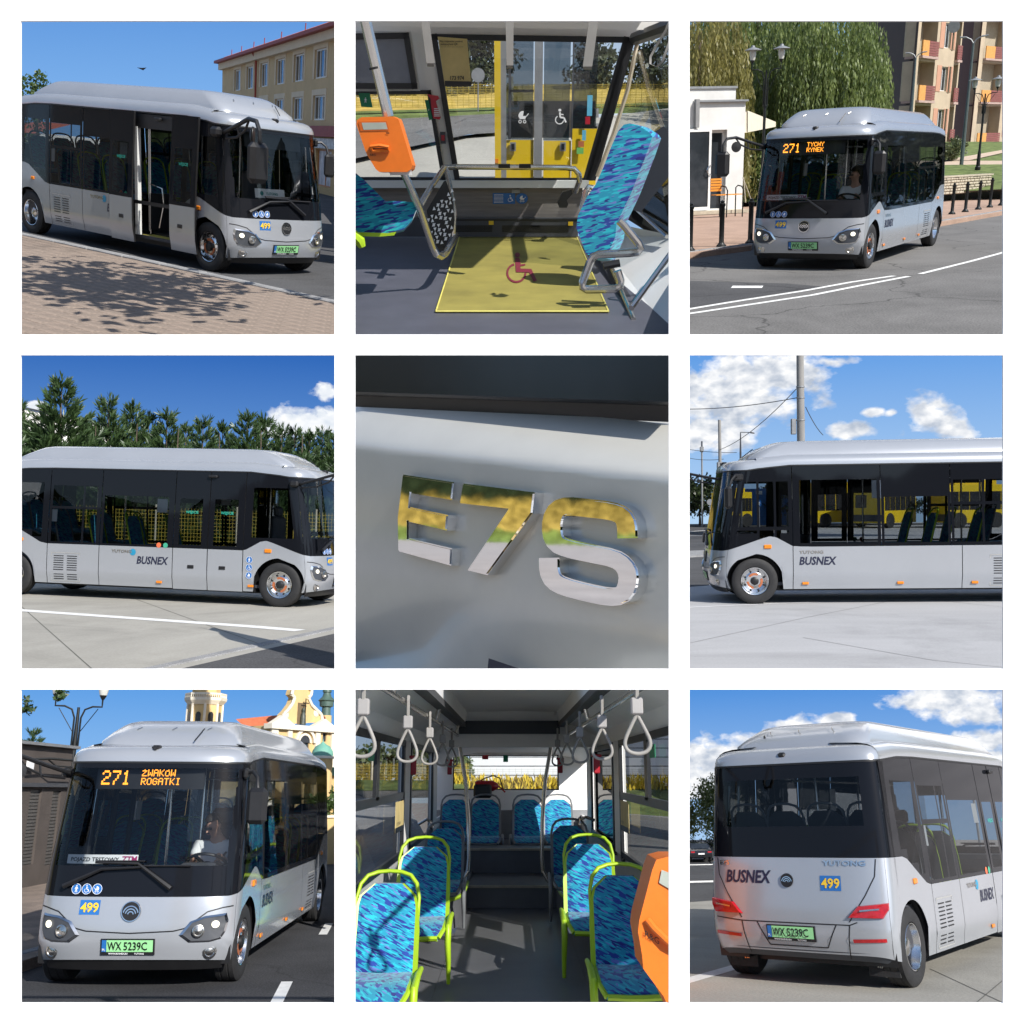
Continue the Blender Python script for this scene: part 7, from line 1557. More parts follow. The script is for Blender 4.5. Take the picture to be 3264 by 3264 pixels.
# rear wall with window opening
yb = 18.0
class W8:                                           # tiny plane helper square to the aisle
    @staticmethod
    def p(u, v, h=0.0): return Vector((u, yb - h, v))
ww = (I8(605, 0, yb).x, I8(0, 620, yb).z, I8(1250, 0, yb).x, I8(0, 402, yb).z)
holes_wall(W8, -1.28, 1.28, -.64, .34, [ww], .25).build('rear_wall', cabin, sh, smooth=False)
MB().box2((-1.28, 17.9, -1.25), (1.28, 18.02, -.643)).build('rear_bulkhead', mat('bulkhead_grey', (.24, .25, .26), .6), sh, smooth=False)
rw = MB()
for q in ((ww[0], ww[1], ww[2], ww[1] + .02), (ww[0], ww[3] - .02, ww[2], ww[3]), (ww[0], ww[1], ww[0] + .02, ww[3]), (ww[2] - .02, ww[1], ww[2], ww[3])): boxW(rw, W8, *q, -.22, -.2)
rwo = rw.build('rear_window', frame_k, sh, smooth=False); MB().add([W8.p(ww[0], ww[1], -.21), W8.p(ww[2], ww[1], -.21), W8.p(ww[2], ww[3], -.21), W8.p(ww[0], ww[3], -.21)], [(0, 1, 2, 3)]).build('pane', pane_clear, rwo, smooth=False)
for x0, x1, y0, y1, m_ in ((782, 820, 404, 430, mat('sign_red', (.5, .02, .03), .5)), (912, 942, 404, 446, mat('sign_green', (.01, .22, .10), .5))): a, b = I8(x0, y1, 17.75), I8(x1, y0, 17.75); MB().box2((a.x, 17.74, a.z), (b.x, 17.76, b.z)).build('window_sticker', m_, rwo, smooth=False)
# side walls: sill panel, pillars, window frames
for sg in (-1, 1):
    x = sg * 1.16; nm = 'left' if sg < 0 else 'right'
    sw = thing8('side_wall', 'cabin side wall with black window frames on the %s' % nm, 'wall', 'cabin side walls'); MB().box2((min(x, x + sg * .04), 6.6, FZ), (max(x, x + sg * .04), 18, -.85)).build('sill_panel', mat('sill_grey', (.45, .46, .46), .5, var=.08), sw, smooth=False)
    for y0, y1 in ((11.15, 11.75), (15.2, 16.0)) + (((6.9, 7.25),) if sg > 0 else ((7.2, 7.32),)): MB().box2((min(x - sg * .03, x + sg * .04), y0, -.85), (max(x - sg * .03, x + sg * .04), y1, .31)).build('pillar', cabin, sw, smooth=False)
    MB().box2((min(x, x + sg * .04), 16.0, -.85), (max(x, x + sg * .04), 18, -.72)).build('quarter_sill', cabin, sw, smooth=False)
    for y0, y1, bar in ((7.35, 11.1, True), (11.8, 15.15, False)):
        fr = MB(); e = .035
        for q in ((y0, -.85, y1, -.85 + e * 1.5), (y0, .25, y1, .31), (y0, -.9, y0 + .09, .27), (y1 - .12, -.9, y1, .27)) + (((y0, -.285, y1, -.215), (8.75, -.24, 8.95, .25)) if bar else ()): fr.box2((x - sg * .025 - .015, q[0], q[1]), (x - sg * .025 + .015, q[2], q[3]))
        wo = fr.build('window', frame_k, sw, smooth=False); MB().add([(x + sg * .01, y0, -.85), (x + sg * .01, y1, -.85), (x + sg * .01, y1, .31), (x + sg * .01, y0, .31)], [(0, 1, 2, 3)]).build('pane', glass('cabin_pane', (.92, .94, .94), .22), wo, smooth=False)
    for (px, py, s_) in ((360, 470, 1), (582, 480, .8)) if sg < 0 else ((1487, 462, 1), (1263, 470, .8)):
        y = 11.2 if s_ == 1 else 15.3; a = I8(px - 18 * s_, py + 55 * s_, y); b = I8(px + 18 * s_, py - 55 * s_, y); hm = thing8('emergency_hammer', 'red emergency hammer on the %s pillar %s' % (nm, 'by the aisle window' if s_ == 1 else 'by the rear window'), 'hammer', 'emergency hammers')
        MB().cbox(((a.x + b.x) / 2, y, (a.z + b.z) / 2), (b.x - a.x, .05, b.z - a.z), .01).build('handle', mat('hammer_red', (.45, .015, .03), .4), hm); MB().cbox(((a.x + b.x) / 2, y, b.z), ((b.x - a.x) * 1.6, .06, .03), .008).build('head', MATS['hammer_red'], hm)
    yp = 8.05 if sg < 0 else 8.6; px_ = 312 if sg < 0 else 1545; a = I8(px_ - 27, 860, 11.0); b = I8(px_ + 27, 680, 11.0)
    ps = thing8('notice', 'yellow ticket notice stuck to the %s window' % nm, 'notice', 'yellow window notices'); xx = x - sg * .045; MB().box2((min(xx, xx + .004), 10.2, a.z), (max(xx, xx + .004), 10.95, b.z)).build('sheet', mat('notice_yellow', (.62, .50, .22), .6), ps, smooth=False); MB().box2((xx - .006, 10.2, a.z), (xx + .006, 10.95, a.z + .05)).build('footer', inkblack, ps, smooth=False)
    mb = MB(); text_on(mb, '173 974', lambda u, v, h: Vector((xx - sg * .012, 10.28 + u if sg < 0 else 10.88 - u, a.z + v)), 0, .07, .03, 0, sx=2.4); mb.build('digits', inkblack, ps, smooth=False)
    es = thing8('exit_sign', 'green emergency exit sticker high on the %s window' % nm, 'sticker', 'green exit stickers'); px_ = 125 if sg < 0 else 1708; y = 8.0; a = I8(px_ - 18, 440 if sg < 0 else 420, 8.45); b = I8(px_ + 18, 360 if sg < 0 else 338, 8.45); xx = x - sg * .03; MB().box2((xx - .003, 8.3, a.z), (xx + .003, 8.62, b.z)).build('sheet', mat('sign_green', (.01, .22, .10), .5), es, smooth=False)
# grab rails, poles, straps
for sg in (-1, 1):
    nm = 'left' if sg < 0 else 'right'
    rl = thing8('grab_rail', 'polished ceiling grab rail along the %s of the aisle' % nm, 'rail', 'ceiling grab rails'); MB().tube([(sg * .72, 4.6, .45), (sg * .72, 14.0, .45)], .020, 10).build('tube', steel, rl)
    for y in (6.2, 9.8, 13.4): MB().tube([(sg * .72, y, .45), (sg * .68, y, .60)], .02, 8).build('hanger', steel, rl)
    pl = thing8('grab_pole', 'polished pole bending to the wheel box on the %s of the aisle' % nm, 'pole', 'aisle grab poles'); q = [(605, 150), (640, 330), (680, 560), (697, 800), (700, 1040), (692, 1120), (660, 1180), (610, 1200)]; q = [(x if sg < 0 else 1850 - x, y) for x, y in q]; MB().tube([I8(x, y, 13.9 - .1 * (i > 4)) for i, (x, y) in enumerate(q)], .026, 10).build('tube', steel, pl); MB().lathe([(.06, -.02), (.06, .02)], I8(605 if sg < 0 else 1245, 150, 13.9), n=12).build('collar', steel, pl)
    hr = thing8('wall_rail', 'small curved steel hand rail below the %s rear window' % nm, 'rail', 'small wall rails'); q = [(388, 830), (440, 800), (470, 815), (480, 850)] if sg < 0 else [(1475, 805), (1420, 785), (1390, 800), (1385, 835)]; MB().tube([I8(x, y, 13.0) for x, y in q], .018, 8).build('tube', steel, hr)
    strapm = mat('strap_grey', (.26, .25, .23), .6, var=.08); blockm = mat('strap_block', (.30, .29, .28), .5)
    for i, (px, py0, py1) in enumerate(((55, -40, 418), (330, 60, 448), (465, 165, 462), (545, 232, 470), (600, 283, 478)) if sg < 0 else ((1730, -60, 400), (1515, 60, 432), (1380, 160, 452), (1300, 228, 465), (1243, 278, 470))):
        y = .72 * 6306 / abs(px - 966 + (0)) ; y = {0: 5.3, 1: 6.9, 2: 8.8, 3: 10.5, 4: 12.3}[i]; zt = .45; zb = I8(px, py1, y).z; cx = I8(px, 0, y).x
        sp_ = thing8('hand_strap', 'grey loop hand strap, %s from the front on the %s rail' % (['first', 'second', 'third', 'fourth', 'fifth'][i], nm), 'strap', 'hand straps')
        zb = max(zb, zt - .44); zk = zt - (zt - zb) * .30
        MB().tube([(cx, y - .01, zt + .03), (cx, y - .03, zt), (cx, y - .01, zk)], .012, 6).build('hook', strapm, sp_); MB().cbox((cx, y, zk - .02), (.062, .05, .085), .008).build('block', blockm, sp_)
        w_ = .07; pts = [(cx, zk - .06), (cx - w_ * .45, zk - .12), (cx - w_, zb + .06), (cx - w_ * .75, zb + .015), (cx, zb), (cx + w_ * .75, zb + .015), (cx + w_, zb + .06), (cx + w_ * .45, zk - .12), (cx, zk - .06)]
        MB().tube([(a, y, b) for a, b in smooth_poly(pts, 2)], .011, 6).build('loop', strapm, sp_, ang=80)
# seats: facing the camera (-y)
SEAT_GA = {s: seat_parts(lime, .43, s) for s in (-1, 1)}; SEAT_KA = {s: seat_parts(greypl, .43, s) for s in (-1, 1)}
def cabin_seat(px, ytop, y, parts, label, sx=1.0, dz=0.0, stretch=1.5):
    top = I8(px, ytop, y); o = empty('passenger_seat', M8 @ Matrix.Translation((top.x, y + .3 * stretch, top.z - 1.04 + dz)) @ Matrix.Rotation(-PI / 2, 4, 'Z') @ Matrix.Diagonal((stretch, sx, 1, 1)), label, 'seat', 'blue patterned passenger seats')
    for nm, me, _ in parts:
        if nm != 'pedestal': obj(nm, me, o)
    return o
cabin_seat(105, 1290, 6.9, SEAT_GA[1], 'nearest lime framed seat at the left picture edge', 1.0)
cabin_seat(1722, 1238, 6.9, SEAT_GA[-1], 'nearest lime framed seat beside the orange ticket machine', 1.0)
cabin_seat(374, 1020, 8.7, SEAT_GA[1], 'second lime framed seat on the left of the aisle', 1.0)
cabin_seat(1482, 1000, 8.9, SEAT_GA[-1], 'second lime framed seat on the right of the aisle', 1.0)
cabin_seat(522, 885, 11.8, SEAT_KA[1], 'grey framed seat on the left wheel box', 1.0)
cabin_seat(1345, 865, 12.2, SEAT_KA[-1], 'grey framed seat on the right wheel box', 1.0)
for px, l, a in ((600, 'back row seat in the left corner', 1), (795, 'back row seat left of the centre gap', 1), (1068, 'back row seat right of the centre gap', -1), (1262, 'back row seat in the right corner', -1)): cabin_seat(px, 688, 16.4, SEAT_K if px in (600, 1262) else SEAT_KA[a], l, 1.07)
# ticket machine
tm_ = thing8('ticket_machine', 'orange ticket validator at the right picture edge', 'validator'); orm = mat('validator_orange', (.75, .17, .015), .35, var=.05, scale=20, bump=.05)
q = [(1855, 1048), (1925, 1030), (2010, 1030), (2010, 2010), (1955, 2010), (1900, 1890), (1775, 1720), (1768, 1640), (1742, 1490), (1750, 1420), (1830, 1110)]; MB().prism([(I8(x, y, 5.4).x, I8(x, y, 5.4).z) for x, y in q], lambda u, v, h: Vector((u, 5.4 + h, v)), 0, .35).build('housing', orm, tm_, ang=30)
a = [(1888, 1110), (1990, 1150), (1990, 1260), (1872, 1190)]; MB().add([I8(x, y, 5.39) for x, y in a], [(0, 1, 2, 3)]).build('display', mat('lcd', (.35, .38, .33), .3), tm_, smooth=False)
MB().tube([I8(1800, 1420, 5.39), I8(1840, 1470, 5.37), I8(1935, 1560, 5.36), I8(1990, 1590, 5.36)], .018, 8).build('slot_lip', orm, tm_)
mb = MB(); text_on(mb, 'R&G', lambda u, v, h: I8(1785 + u * .88, 1520 + u * .5 - v, 5.385), 0, 0, 38, 0); mb.build('lettering', inkblack, tm_, smooth=False)
tp = thing8('validator_pole', 'grey wall pillar behind the orange validator', 'pillar'); MB().box2((.98, 6.0, FZ), (1.08, 6.3, .55)).build('column', cabin, tp, smooth=False)
# extinguisher on the rear shelf
ex = thing8('fire_extinguisher', 'red fire extinguisher lying in a black strap on the rear shelf', 'extinguisher'); y = 17.6; a, b = I8(735, 590, y), I8(885, 595, y); rd = mat('extinguisher_red', (.45, .01, .02), .3, var=.05, coat=.4)
MB().lathe([(0, 0), (.06, .01), (.085, .05), (.085, (b - a).length - .1), (.05, (b - a).length - .03), (.02, (b - a).length)], a, (b - a), 16).build('cylinder', rd, ex); c_ = I8(785, 610, y - .1); MB().cbox((c_.x, y - .08, c_.z - .04), (.30, .12, .22), .03).build('strap_bag', inkblack, ex)
MB().tube([I8(772, 560, y), I8(800, 545, y), I8(850, 530, y), I8(890, 545, y), I8(905, 590, y), I8(912, 620, y)], .012, 6).build('hose', inkblack, ex); MB().tube([b, I8(925, 632, y)], .015, 6).build('nozzle', rd, ex)
# outside
def S8(pts): return [I8(*p) for p in pts]
tag(sheet(8, 'paving', S8([(-500, 2100, 8.6), (-500, 690, 24.5), (300, 660, 24.5), (560, 1130, 14.5), (300, 1500, 9.6)]), concrete_pale, 'pale concrete outside the left windows'), kind='structure')
sheet(8, 'road', S8([(-500, 692, 24.4), (-500, 625, 25.5), (640, 615, 25.5), (640, 660, 24.4)]), asphalt_lt, 'asphalt lane beyond the left windows'); sheet(8, 'lawn', S8([(-500, 626, 25.4), (-500, 555, 26.5), (700, 560, 26.5), (700, 616, 25.4)]), grassm, 'grass verge beyond the left windows')
sheet(8, 'road', S8([(1400, 1130, 14.5), (1560, 1500, 9.6), (2060, 1700, 8.6), (2060, 800, 24.0), (1330, 740, 24.0)]), asphalt_lt, 'grey asphalt outside the right windows'); sheet(8, 'kerb', S8([(1300, 752, 23.9), (2060, 812, 23.9), (2060, 790, 24.2), (1300, 733, 24.2)]), kerbstone, 'pale kerb outside the right windows'); sheet(8, 'lawn', S8([(1300, 734, 24.15), (2060, 792, 24.15), (2060, 590, 26.5), (1300, 600, 26.5)]), grassm, 'bright grass verge outside the right windows')
meadow = mat('dry_meadow', (.38, .30, .06), .95, var=.4, scale=3, bump=.6, bscale=20); sheet(8, 'meadow', S8([(560, 640, 26.0), (1330, 640, 26.0), (1330, 560, 26.6), (560, 560, 26.6)]), meadow, 'yellow flowering meadow behind the rear window')
fl_ = mat('flower_yellow', (.55, .40, .03), .9, var=.3, scale=5); mb = MB(); rg = random.Random(5)
for _ in range(2600):
    px = rg.uniform(560, 2040); p = I8(px, rg.uniform(560, 640), 26.3 + rg.uniform(-.3, .3)); leaf(mb, p, (Vector((0, 0, 1)) + rand_dir(rg) * .4).normalized(), rand_dir(rg), rg.uniform(.08, .22), .3)
mb.build('weeds', fl_, mw=M8, smooth=False, recalc=False); tag(bpy.data.objects[bpy.data.objects[-1].name] if False else [o for o in bpy.data.objects if o.name.startswith('weeds')][-1], 'tall yellow flowering weeds along the fence', None, None, 'stuff')
class WB:
    @staticmethod
    def p(u, v, h=0.0): return Vector((u, 28.0 - h, v))
hb = thing8('warehouse', 'pale grey warehouse wall with cladding lines behind the fence', 'building'); a, b = I8(705, 640, 28), I8(2300, 250, 28); clad = mat('pale_cladding', (.70, .71, .72), .6, var=.03, scale=.6); n = 7
for j in range(n): boxW(q_ := MB(), WB, a.x, a.z + (b.z - a.z) * j / n + .012, b.x, a.z + (b.z - a.z) * (j + 1) / n - .012, 0, .06); q_.build('cladding_panel', clad, hb, smooth=False)
boxW(q_ := MB(), WB, a.x - .02, a.z - .3, b.x, b.z, -.4, -.005); q_.build('core', darkgrey, hb, smooth=False)
mesh_fence(8, I8(600, 600, 27.0), I8(2200, 600, 27.0), .62, 'grey mesh fence before the warehouse', z=I8(600, 640, 27).z, step=.16, wire=.008, m=mat('fence_grey', (.42, .42, .38), .5))
mesh_fence(8, I8(-500, 600, 26.8), I8(700, 600, 26.8), .55, 'yellow mesh fence beyond the left windows', z=I8(600, 590, 26.8).z, step=.16, wire=.010)
lg8 = leaf_mat('leaf_bright', (.07, .10, .03), (.18, .22, .08))
for i, (px, py, rx, rz) in enumerate(((-60, 470, 1.1, .62), (170, 450, 1.0, .7), (380, 460, .9, .62), (560, 500, .5, .5), (660, 480, .25, .55))):
    p = I8(px, py, 27.5); o = empty('bush', M8 @ TR(p.x, p.y, p.z - rz), 'green bush beyond the fence, %s from the left' % ['first', 'second', 'third', 'fourth', 'fifth'][i], 'bush', 'bushes beyond the left windows'); c = obj('foliage', crown_mesh('foliage', lg8, 120 + i, rx, .4, rz, 60, 24, .13, hollow=.2), o, loc=(0, 0, rz)); c['kind'] = 'stuff'
def sky_quad(k, pts, top, low, label, h):
    o0 = pts[0]; X_ = (pts[1] - pts[0]).normalized(); Z_ = (pts[3] - pts[0]); Z_ = (Z_ - X_ * Z_.dot(X_)).normalized(); Y_ = Z_.cross(X_); Mo = Matrix(((X_.x, Y_.x, Z_.x, o0.x), (X_.y, Y_.y, Z_.y, o0.y), (X_.z, Y_.z, Z_.z, o0.z), (0, 0, 0, 1)))
    loc = [Mo.inverted() @ p for p in pts]; m = sky_mat('sky_%d' % k, top, low, h=max(p.z for p in loc)); tag(MB().add(loc, [(0, 1, 2, 3)]).build('sky', m, smooth=False, mw=PAN[k].M @ Mo), label, None, None, 'structure')
sky_quad(8, [I8(-520, 700, 30), I8(2060, 700, 30), I8(2060, -60, 30), I8(-520, -60, 30)], lin((150, 185, 225)), lin((205, 220, 235)), 'pale hazy sky outside the cabin windows', 1)

CURK[0] = 2
# ================================================================== scene 2: wheelchair bay seen from the aisle
view_panel(2, 0.0, 3.2, R(4.81))
def I2(px, py, y): d = ray(2, px, py); return d * (y / d.y)
def Z(px, py, dz=0.0): d = ray(2, px, py); return d * ((F2 + dz) / d.z)
M2 = PAN[2].M; F2 = -1.24; YW = 9.0
def thing2(name, label, cat, group=None): return empty(name, M2, label, cat, group)
tag(MB().add([Z(-55, 2010), Z(1990, 2010), Z(1990, 1326), Z(-55, 1326)], [(0, 1, 2, 3)]).build('floor', mat('bay_floor', (.075, .078, .098), .45, var=.12, scale=5, bump=.04), mw=M2, smooth=False), 'dark blue-grey speckled vinyl floor of the wheelchair bay', None, None, 'structure')
fm = thing2('floor_mat', 'yellow floor area with a maroon wheelchair symbol', 'floor mat'); 
mc = [Z(497, 1790, .01), Z(1560, 1790, .01), Z(1362, 1326, .01), Z(645, 1326, .01)]; MB().add(mc, [(0, 1, 2, 3)]).build('sheet', mat('mat_yellow', (.225, .195, .042), .8, var=.22, scale=3, bump=.1, bscale=200, detail=8), fm, smooth=False)
mb = MB()
for a, b in zip(mc, mc[1:] + mc[:1]): mb.tube([a, b], .006, 5)
mb.build('edge_trim', mat('trim_yellow', (.55, .50, .12), .6), fm)
sym = pict('chair', 0, 0, 1); maroon = mat('maroon_print', (.16, .012, .028), .7, var=.1); mb = MB()
hd = [(1000 + 16 * math.cos(2 * PI * i / 16), 1442 + 15 * math.sin(2 * PI * i / 16)) for i in range(16)]
for poly in [hd, [(985, 1462), (1012, 1462), (1020, 1500), (1048, 1496), (1048, 1506), (1016, 1512), (1020, 1526), (1085, 1528), (1120, 1600), (1098, 1606), (1072, 1550), (990, 1548)]] + [[(993 + r * math.cos(R(a)), 1553 + r * .98 * math.sin(R(a))) for r, a in ((50, t), (62, t), (62, t + 16), (50, t + 16))] for t in range(0, 245, 15)]: mb.add([Z(x, y, .014) for x, y in poly], [tuple(range(len(poly)))])
mb.build('symbol', maroon, fm, smooth=False)
# lower wall: heater, wood panel, sill
sw = thing2('side_wall', 'cabin side wall with wood panel, heater grille and white sill', 'wall'); woodg = mat('grey_wood', (.20, .18, .165), .5, var=.22, scale=3, stretch=(1, 1, 14), detail=6)
def slab2(root, name, x0, y0, x1, y1, ya, m, d=.05, yb_=None):
    a, b = I2(x0, y1, ya), I2(x1, y0, ya); return MB().box2((a.x, ya, a.z), (b.x, ya + d, b.z)).build(name, m, root, smooth=False)
slab2(sw, 'heater', -55, 1215, 1375, 1330, 8.86, mat('heater_grey', (.055, .058, .068), .45)); slab2(sw, 'wood_panel', -55, 1028, 1400, 1216, 8.98, woodg); slab2(sw, 'sill', -55, 985, 1440, 1030, 8.93, whitepl, .09)
slm = MB().box2((-.0, 0, 0), (.32, .01, .010)).mesh('heater_slot', inkblack)
for x in (610, 905, 1080):
    for j in range(5): p = I2(x, 1268 + j * 8, 8.855); obj('heater_slot', slm, sw, loc=p)
slab2(sw, 'vent_line', 600, 1222, 1370, 1232, 8.855, inkblack, .01); slab2(sw, 'sticker_blue', 848, 1062, 985, 1128, 8.975, stickblue, .004)
mb = MB(); mb.add([I2(1027 + 37 * math.cos(2 * PI * i / 20), 1095 + 33 * math.sin(2 * PI * i / 20), 8.974) for i in range(20)], [tuple(range(20))]); mb.build('sticker_round', stickblue, sw, smooth=False)
mb = MB()
for poly in pict('chair', 0, 0, 30): mb.add([I2(955 + u, 1095 - v, 8.968) for u, v in poly], [tuple(range(len(poly)))])
for poly in pict('pram', 0, 0, 32): mb.add([I2(1027 - u, 1095 - v, 8.968) for u, v in poly], [tuple(range(len(poly)))])
for j in range(7): mb.add([I2(x, y, 8.97) for x, y in ((855, 1070 + j * 8), (912, 1070 + j * 8), (912, 1072.5 + j * 8), (855, 1072.5 + j * 8))], [(0, 1, 2, 3)])
mb.build('sticker_figures', stickwhite, sw, smooth=False)
for x, y in ((838, 1245), (1327, 1250)): slab2(sw, 'yellow_label', x - 15, y - 12, x + 15, y + 12, 8.85, stickyel, .004)
slab2(sw, 'grey_button', 965, 1040, 1015, 1062, 8.96, greyint, .02)
# upper wall pieces around the windows
uw = thing2('window_wall', 'white cabin lining and black window frames above the sill', 'wall'); fk = mat('black_frame', (.012, .013, .015), .4)
def quad2(root, name, P, y, m, y2=None): return MB().add([I2(*p, y if y2 is None else yy) for p, yy in zip(P, y2 or [y] * 4)], [(0, 1, 2, 3)]).build(name, m, root, smooth=False)
quad2(uw, 'header', [(-55, -60), (1990, -60), (1700, 112), (-55, 88)], 9.05, cabin); quad2(uw, 'pillar', [(372, 70), (470, 88), (618, 1000), (548, 985)], 9.02, cabin); quad2(uw, 'lower_pillar', [(300, 68), (480, 88), (500, 470), (380, 430)], 9.03, cabin)
def frame2(name, P, w, y, pane_m, root=uw):
    mb = MB()
    for a, b in zip(P, P[1:] + P[:1]):
        A, B = I2(*a, y), I2(*b, y); d = (B - A).normalized(); n_ = Vector((-d.z, 0, d.x)) * w; q_ = [A - d * w - n_, B + d * w - n_, B + d * w + n_, A - d * w + n_]; mb.add([v + Vector((0, -.02, 0)) for v in q_] + [v + Vector((0, .02, 0)) for v in q_], [(0, 1, 2, 3), (7, 6, 5, 4), (0, 4, 5, 1), (2, 6, 7, 3), (1, 5, 6, 2), (3, 7, 4, 0)])
    o = mb.build(name, fk, root, smooth=False); MB().add([I2(*p, y + .005) for p in P], [(0, 1, 2, 3)]).build('pane', pane_m, o, smooth=False); return o
cp = glass('bay_pane', (.86, .88, .88))
frame2('window', [(488, 100), (1668, 118), (1418, 985), (630, 985)], .022, 9.0, cp); frame2('side_window', [(-60, 442), (455, 440), (545, 975), (-60, 975)], .016, 9.0, cp)
mo = frame2('screen', [(-60, 98), (315, 92), (365, 402), (-60, 402)], .022, 8.9, mat('blank_screen', (.10, .12, .16), .12, var=.4, scale=1.5, spec=.7)); 
quad2(uw, 'screen_housing', [(-60, 62), (345, 66), (402, 432), (-60, 436)], 8.95, whitepl)
quad2(uw, 'corner_post', [(1668, 118), (1730, 100), (1480, 985), (1418, 985)], 8.98, fk)
rp = quad2(uw, 'partition_pane', [(1740, 190), (1990, 40), (1990, 1560), (1500, 960)], 0, glass('partition_pane', (.72, .76, .76)), [8.9, 7.0, 7.0, 8.9])
MB().tube([I2(1738, 130, 8.9), I2(1680, 420, 8.9), I2(1590, 700, 8.9), I2(1490, 960, 8.9)], .018, 6).build('partition_frame', cream_lt, uw)
MB().tube([I2(1725, 110, 8.9), I2(1990, 15, 7)], .05, 8).build('partition_rail', fk, uw)
quad2(uw, 'ceiling_edge', [(-60, -60), (1990, -60), (1990, 60), (-60, 30)], 8.2, cabin)
MB().box2((-1.6, 6.6, .74), (1.6, 9.1, .80)).build('roof_lining', cabin, uw, smooth=False)
# notices
nt_ = thing2('ticket_notice', 'yellow ticket notice with the number 173 974 on the window', 'notice'); quad2(nt_, 'sheet', [(508, 98), (690, 112), (716, 404), (553, 404)], 8.95, mat('notice_yellow', (.62, .50, .22), .6)); quad2(nt_, 'footer', [(552, 370), (714, 374), (716, 404), (553, 404)], 8.94, inkblack)
mb = MB(); text_on(mb, '173 974', lambda u, v, h: I2(586 + u, 364 - v, 8.94), 0, 0, 24, 0, bold=.02, sx=.8); text_on(mb, 'Aby rozpoczac podroz', lambda u, v, h: I2(520 + u, 132 - v, 8.94), 0, 0, 12, 0, bold=.01, sx=.9); text_on(mb, 'zeskanuj kod QR', lambda u, v, h: I2(524 + u, 150 - v, 8.94), 0, 0, 12, 0, bold=.01, sx=.9); mb.build('lettering', inkblack, nt_, smooth=False)
mb = MB(); text_on(mb, 'Scan QR code to start your journey', lambda u, v, h: I2(526 + u, 164 - v, 8.94), 0, 0, 9, 0, sx=.75); mb.build('small_lettering', mat('grey_print', (.30, .25, .12), .6), nt_, smooth=False)
for P_, l in (([(20, 446), (90, 446), (108, 534), (38, 530)], 'green emergency exit sticker on the side window'), ([(428, 488), (452, 488), (476, 608), (455, 612)], 'slim green emergency sticker beside the red hammer')):
    o = thing2('exit_sticker', l, 'sticker', 'green exit stickers of the bay'); quad2(o, 'sheet', P_, 8.97, mat('sign_green', (.01, .22, .10), .5)); c_ = (sum(p[0] for p in P_) / 4, sum(p[1] for p in P_) / 4); mb = MB()
    for poly in pict('walk', 0, 0, 22 if P_[0][0] < 100 else 9): mb.add([I2(c_[0] + u, c_[1] - v, 8.96) for u, v in poly], [tuple(range(len(poly)))])
    mb.build('figure', stickwhite, o, smooth=False)
hm = thing2('emergency_hammer', 'red emergency hammer on the white pillar', 'hammer'); hr_ = mat('hammer_red', (.45, .015, .03), .4); MB().prism([(I2(x, y, 8.9).x, I2(x, y, 8.9).z) for x, y in ((446, 452), (512, 462), (520, 480), (498, 495), (528, 595), (522, 608), (484, 600), (476, 560), (468, 480))], lambda u, v, h: Vector((u, 8.9 - h, v)), 0, .06).build('body', hr_, hm, smooth=False)
for j in range(5): a = I2(486, 545 + j * 11, 8.83); MB().box2((a.x, 8.83, a.z), (a.x + .05, 8.84, a.z + .006)).build('rib', stickwhite, hm, smooth=False)
bz = thing2('call_button', 'dark stop button strip on the white pillar', 'button'); slab2(bz, 'housing', 524, 685, 556, 758, 8.93, darkgrey, .03); slab2(bz, 'key', 532, 705, 550, 738, 8.925, hr_, .01)
# hand straps
strap2 = mat('strap_grey', (.26, .25, .23), .6, var=.08)
for P_, y, l in (([(398, -60), (448, -60), (492, 262), (440, 262)], 6.6, 'leftmost'), ([(926, -60), (976, -60), (974, 275), (932, 275)], 6.6, 'middle'), ([(1448, -60), (1506, -60), (1460, 282), (1402, 282)], 6.6, 'third from the left')):
    o = thing2('hand_strap', 'grey fabric hand strap, %s of four' % l, 'strap', 'hanging straps of the bay'); MB().add([I2(*p, y) for p in P_] + [I2(*p, y + .05) for p in P_], [(0, 1, 2, 3), (7, 6, 5, 4), (0, 4, 5, 1), (2, 6, 7, 3), (1, 5, 6, 2), (3, 7, 4, 0)]).build('band', strap2, o, smooth=False)
    lo = [P_[3], P_[2]]; m_ = ((lo[0][0] + lo[1][0]) / 2, lo[0][1]); MB().tube([I2(lo[0][0] + 4, lo[0][1] - 4, y + .03), I2(lo[1][0] - 4, lo[1][1] - 4, y + .03)], .022, 8).build('fold', strap2, o)
o = thing2('hand_strap', 'grey looped hand strap at the right picture edge', 'strap', 'hanging straps of the bay'); pts = [(1945, -40), (1905, 60), (1850, 150), (1812, 220), (1812, 265), (1850, 282), (1885, 250), (1910, 180), (1950, 60), (1990, -20)]; mb = MB(); mb.grid([[I2(x, y, 5.8) for x, y in pts], [I2(x + 14, y + 4, 5.86) for x, y in pts]]); mb.build('loop', strap2, o, ang=80)
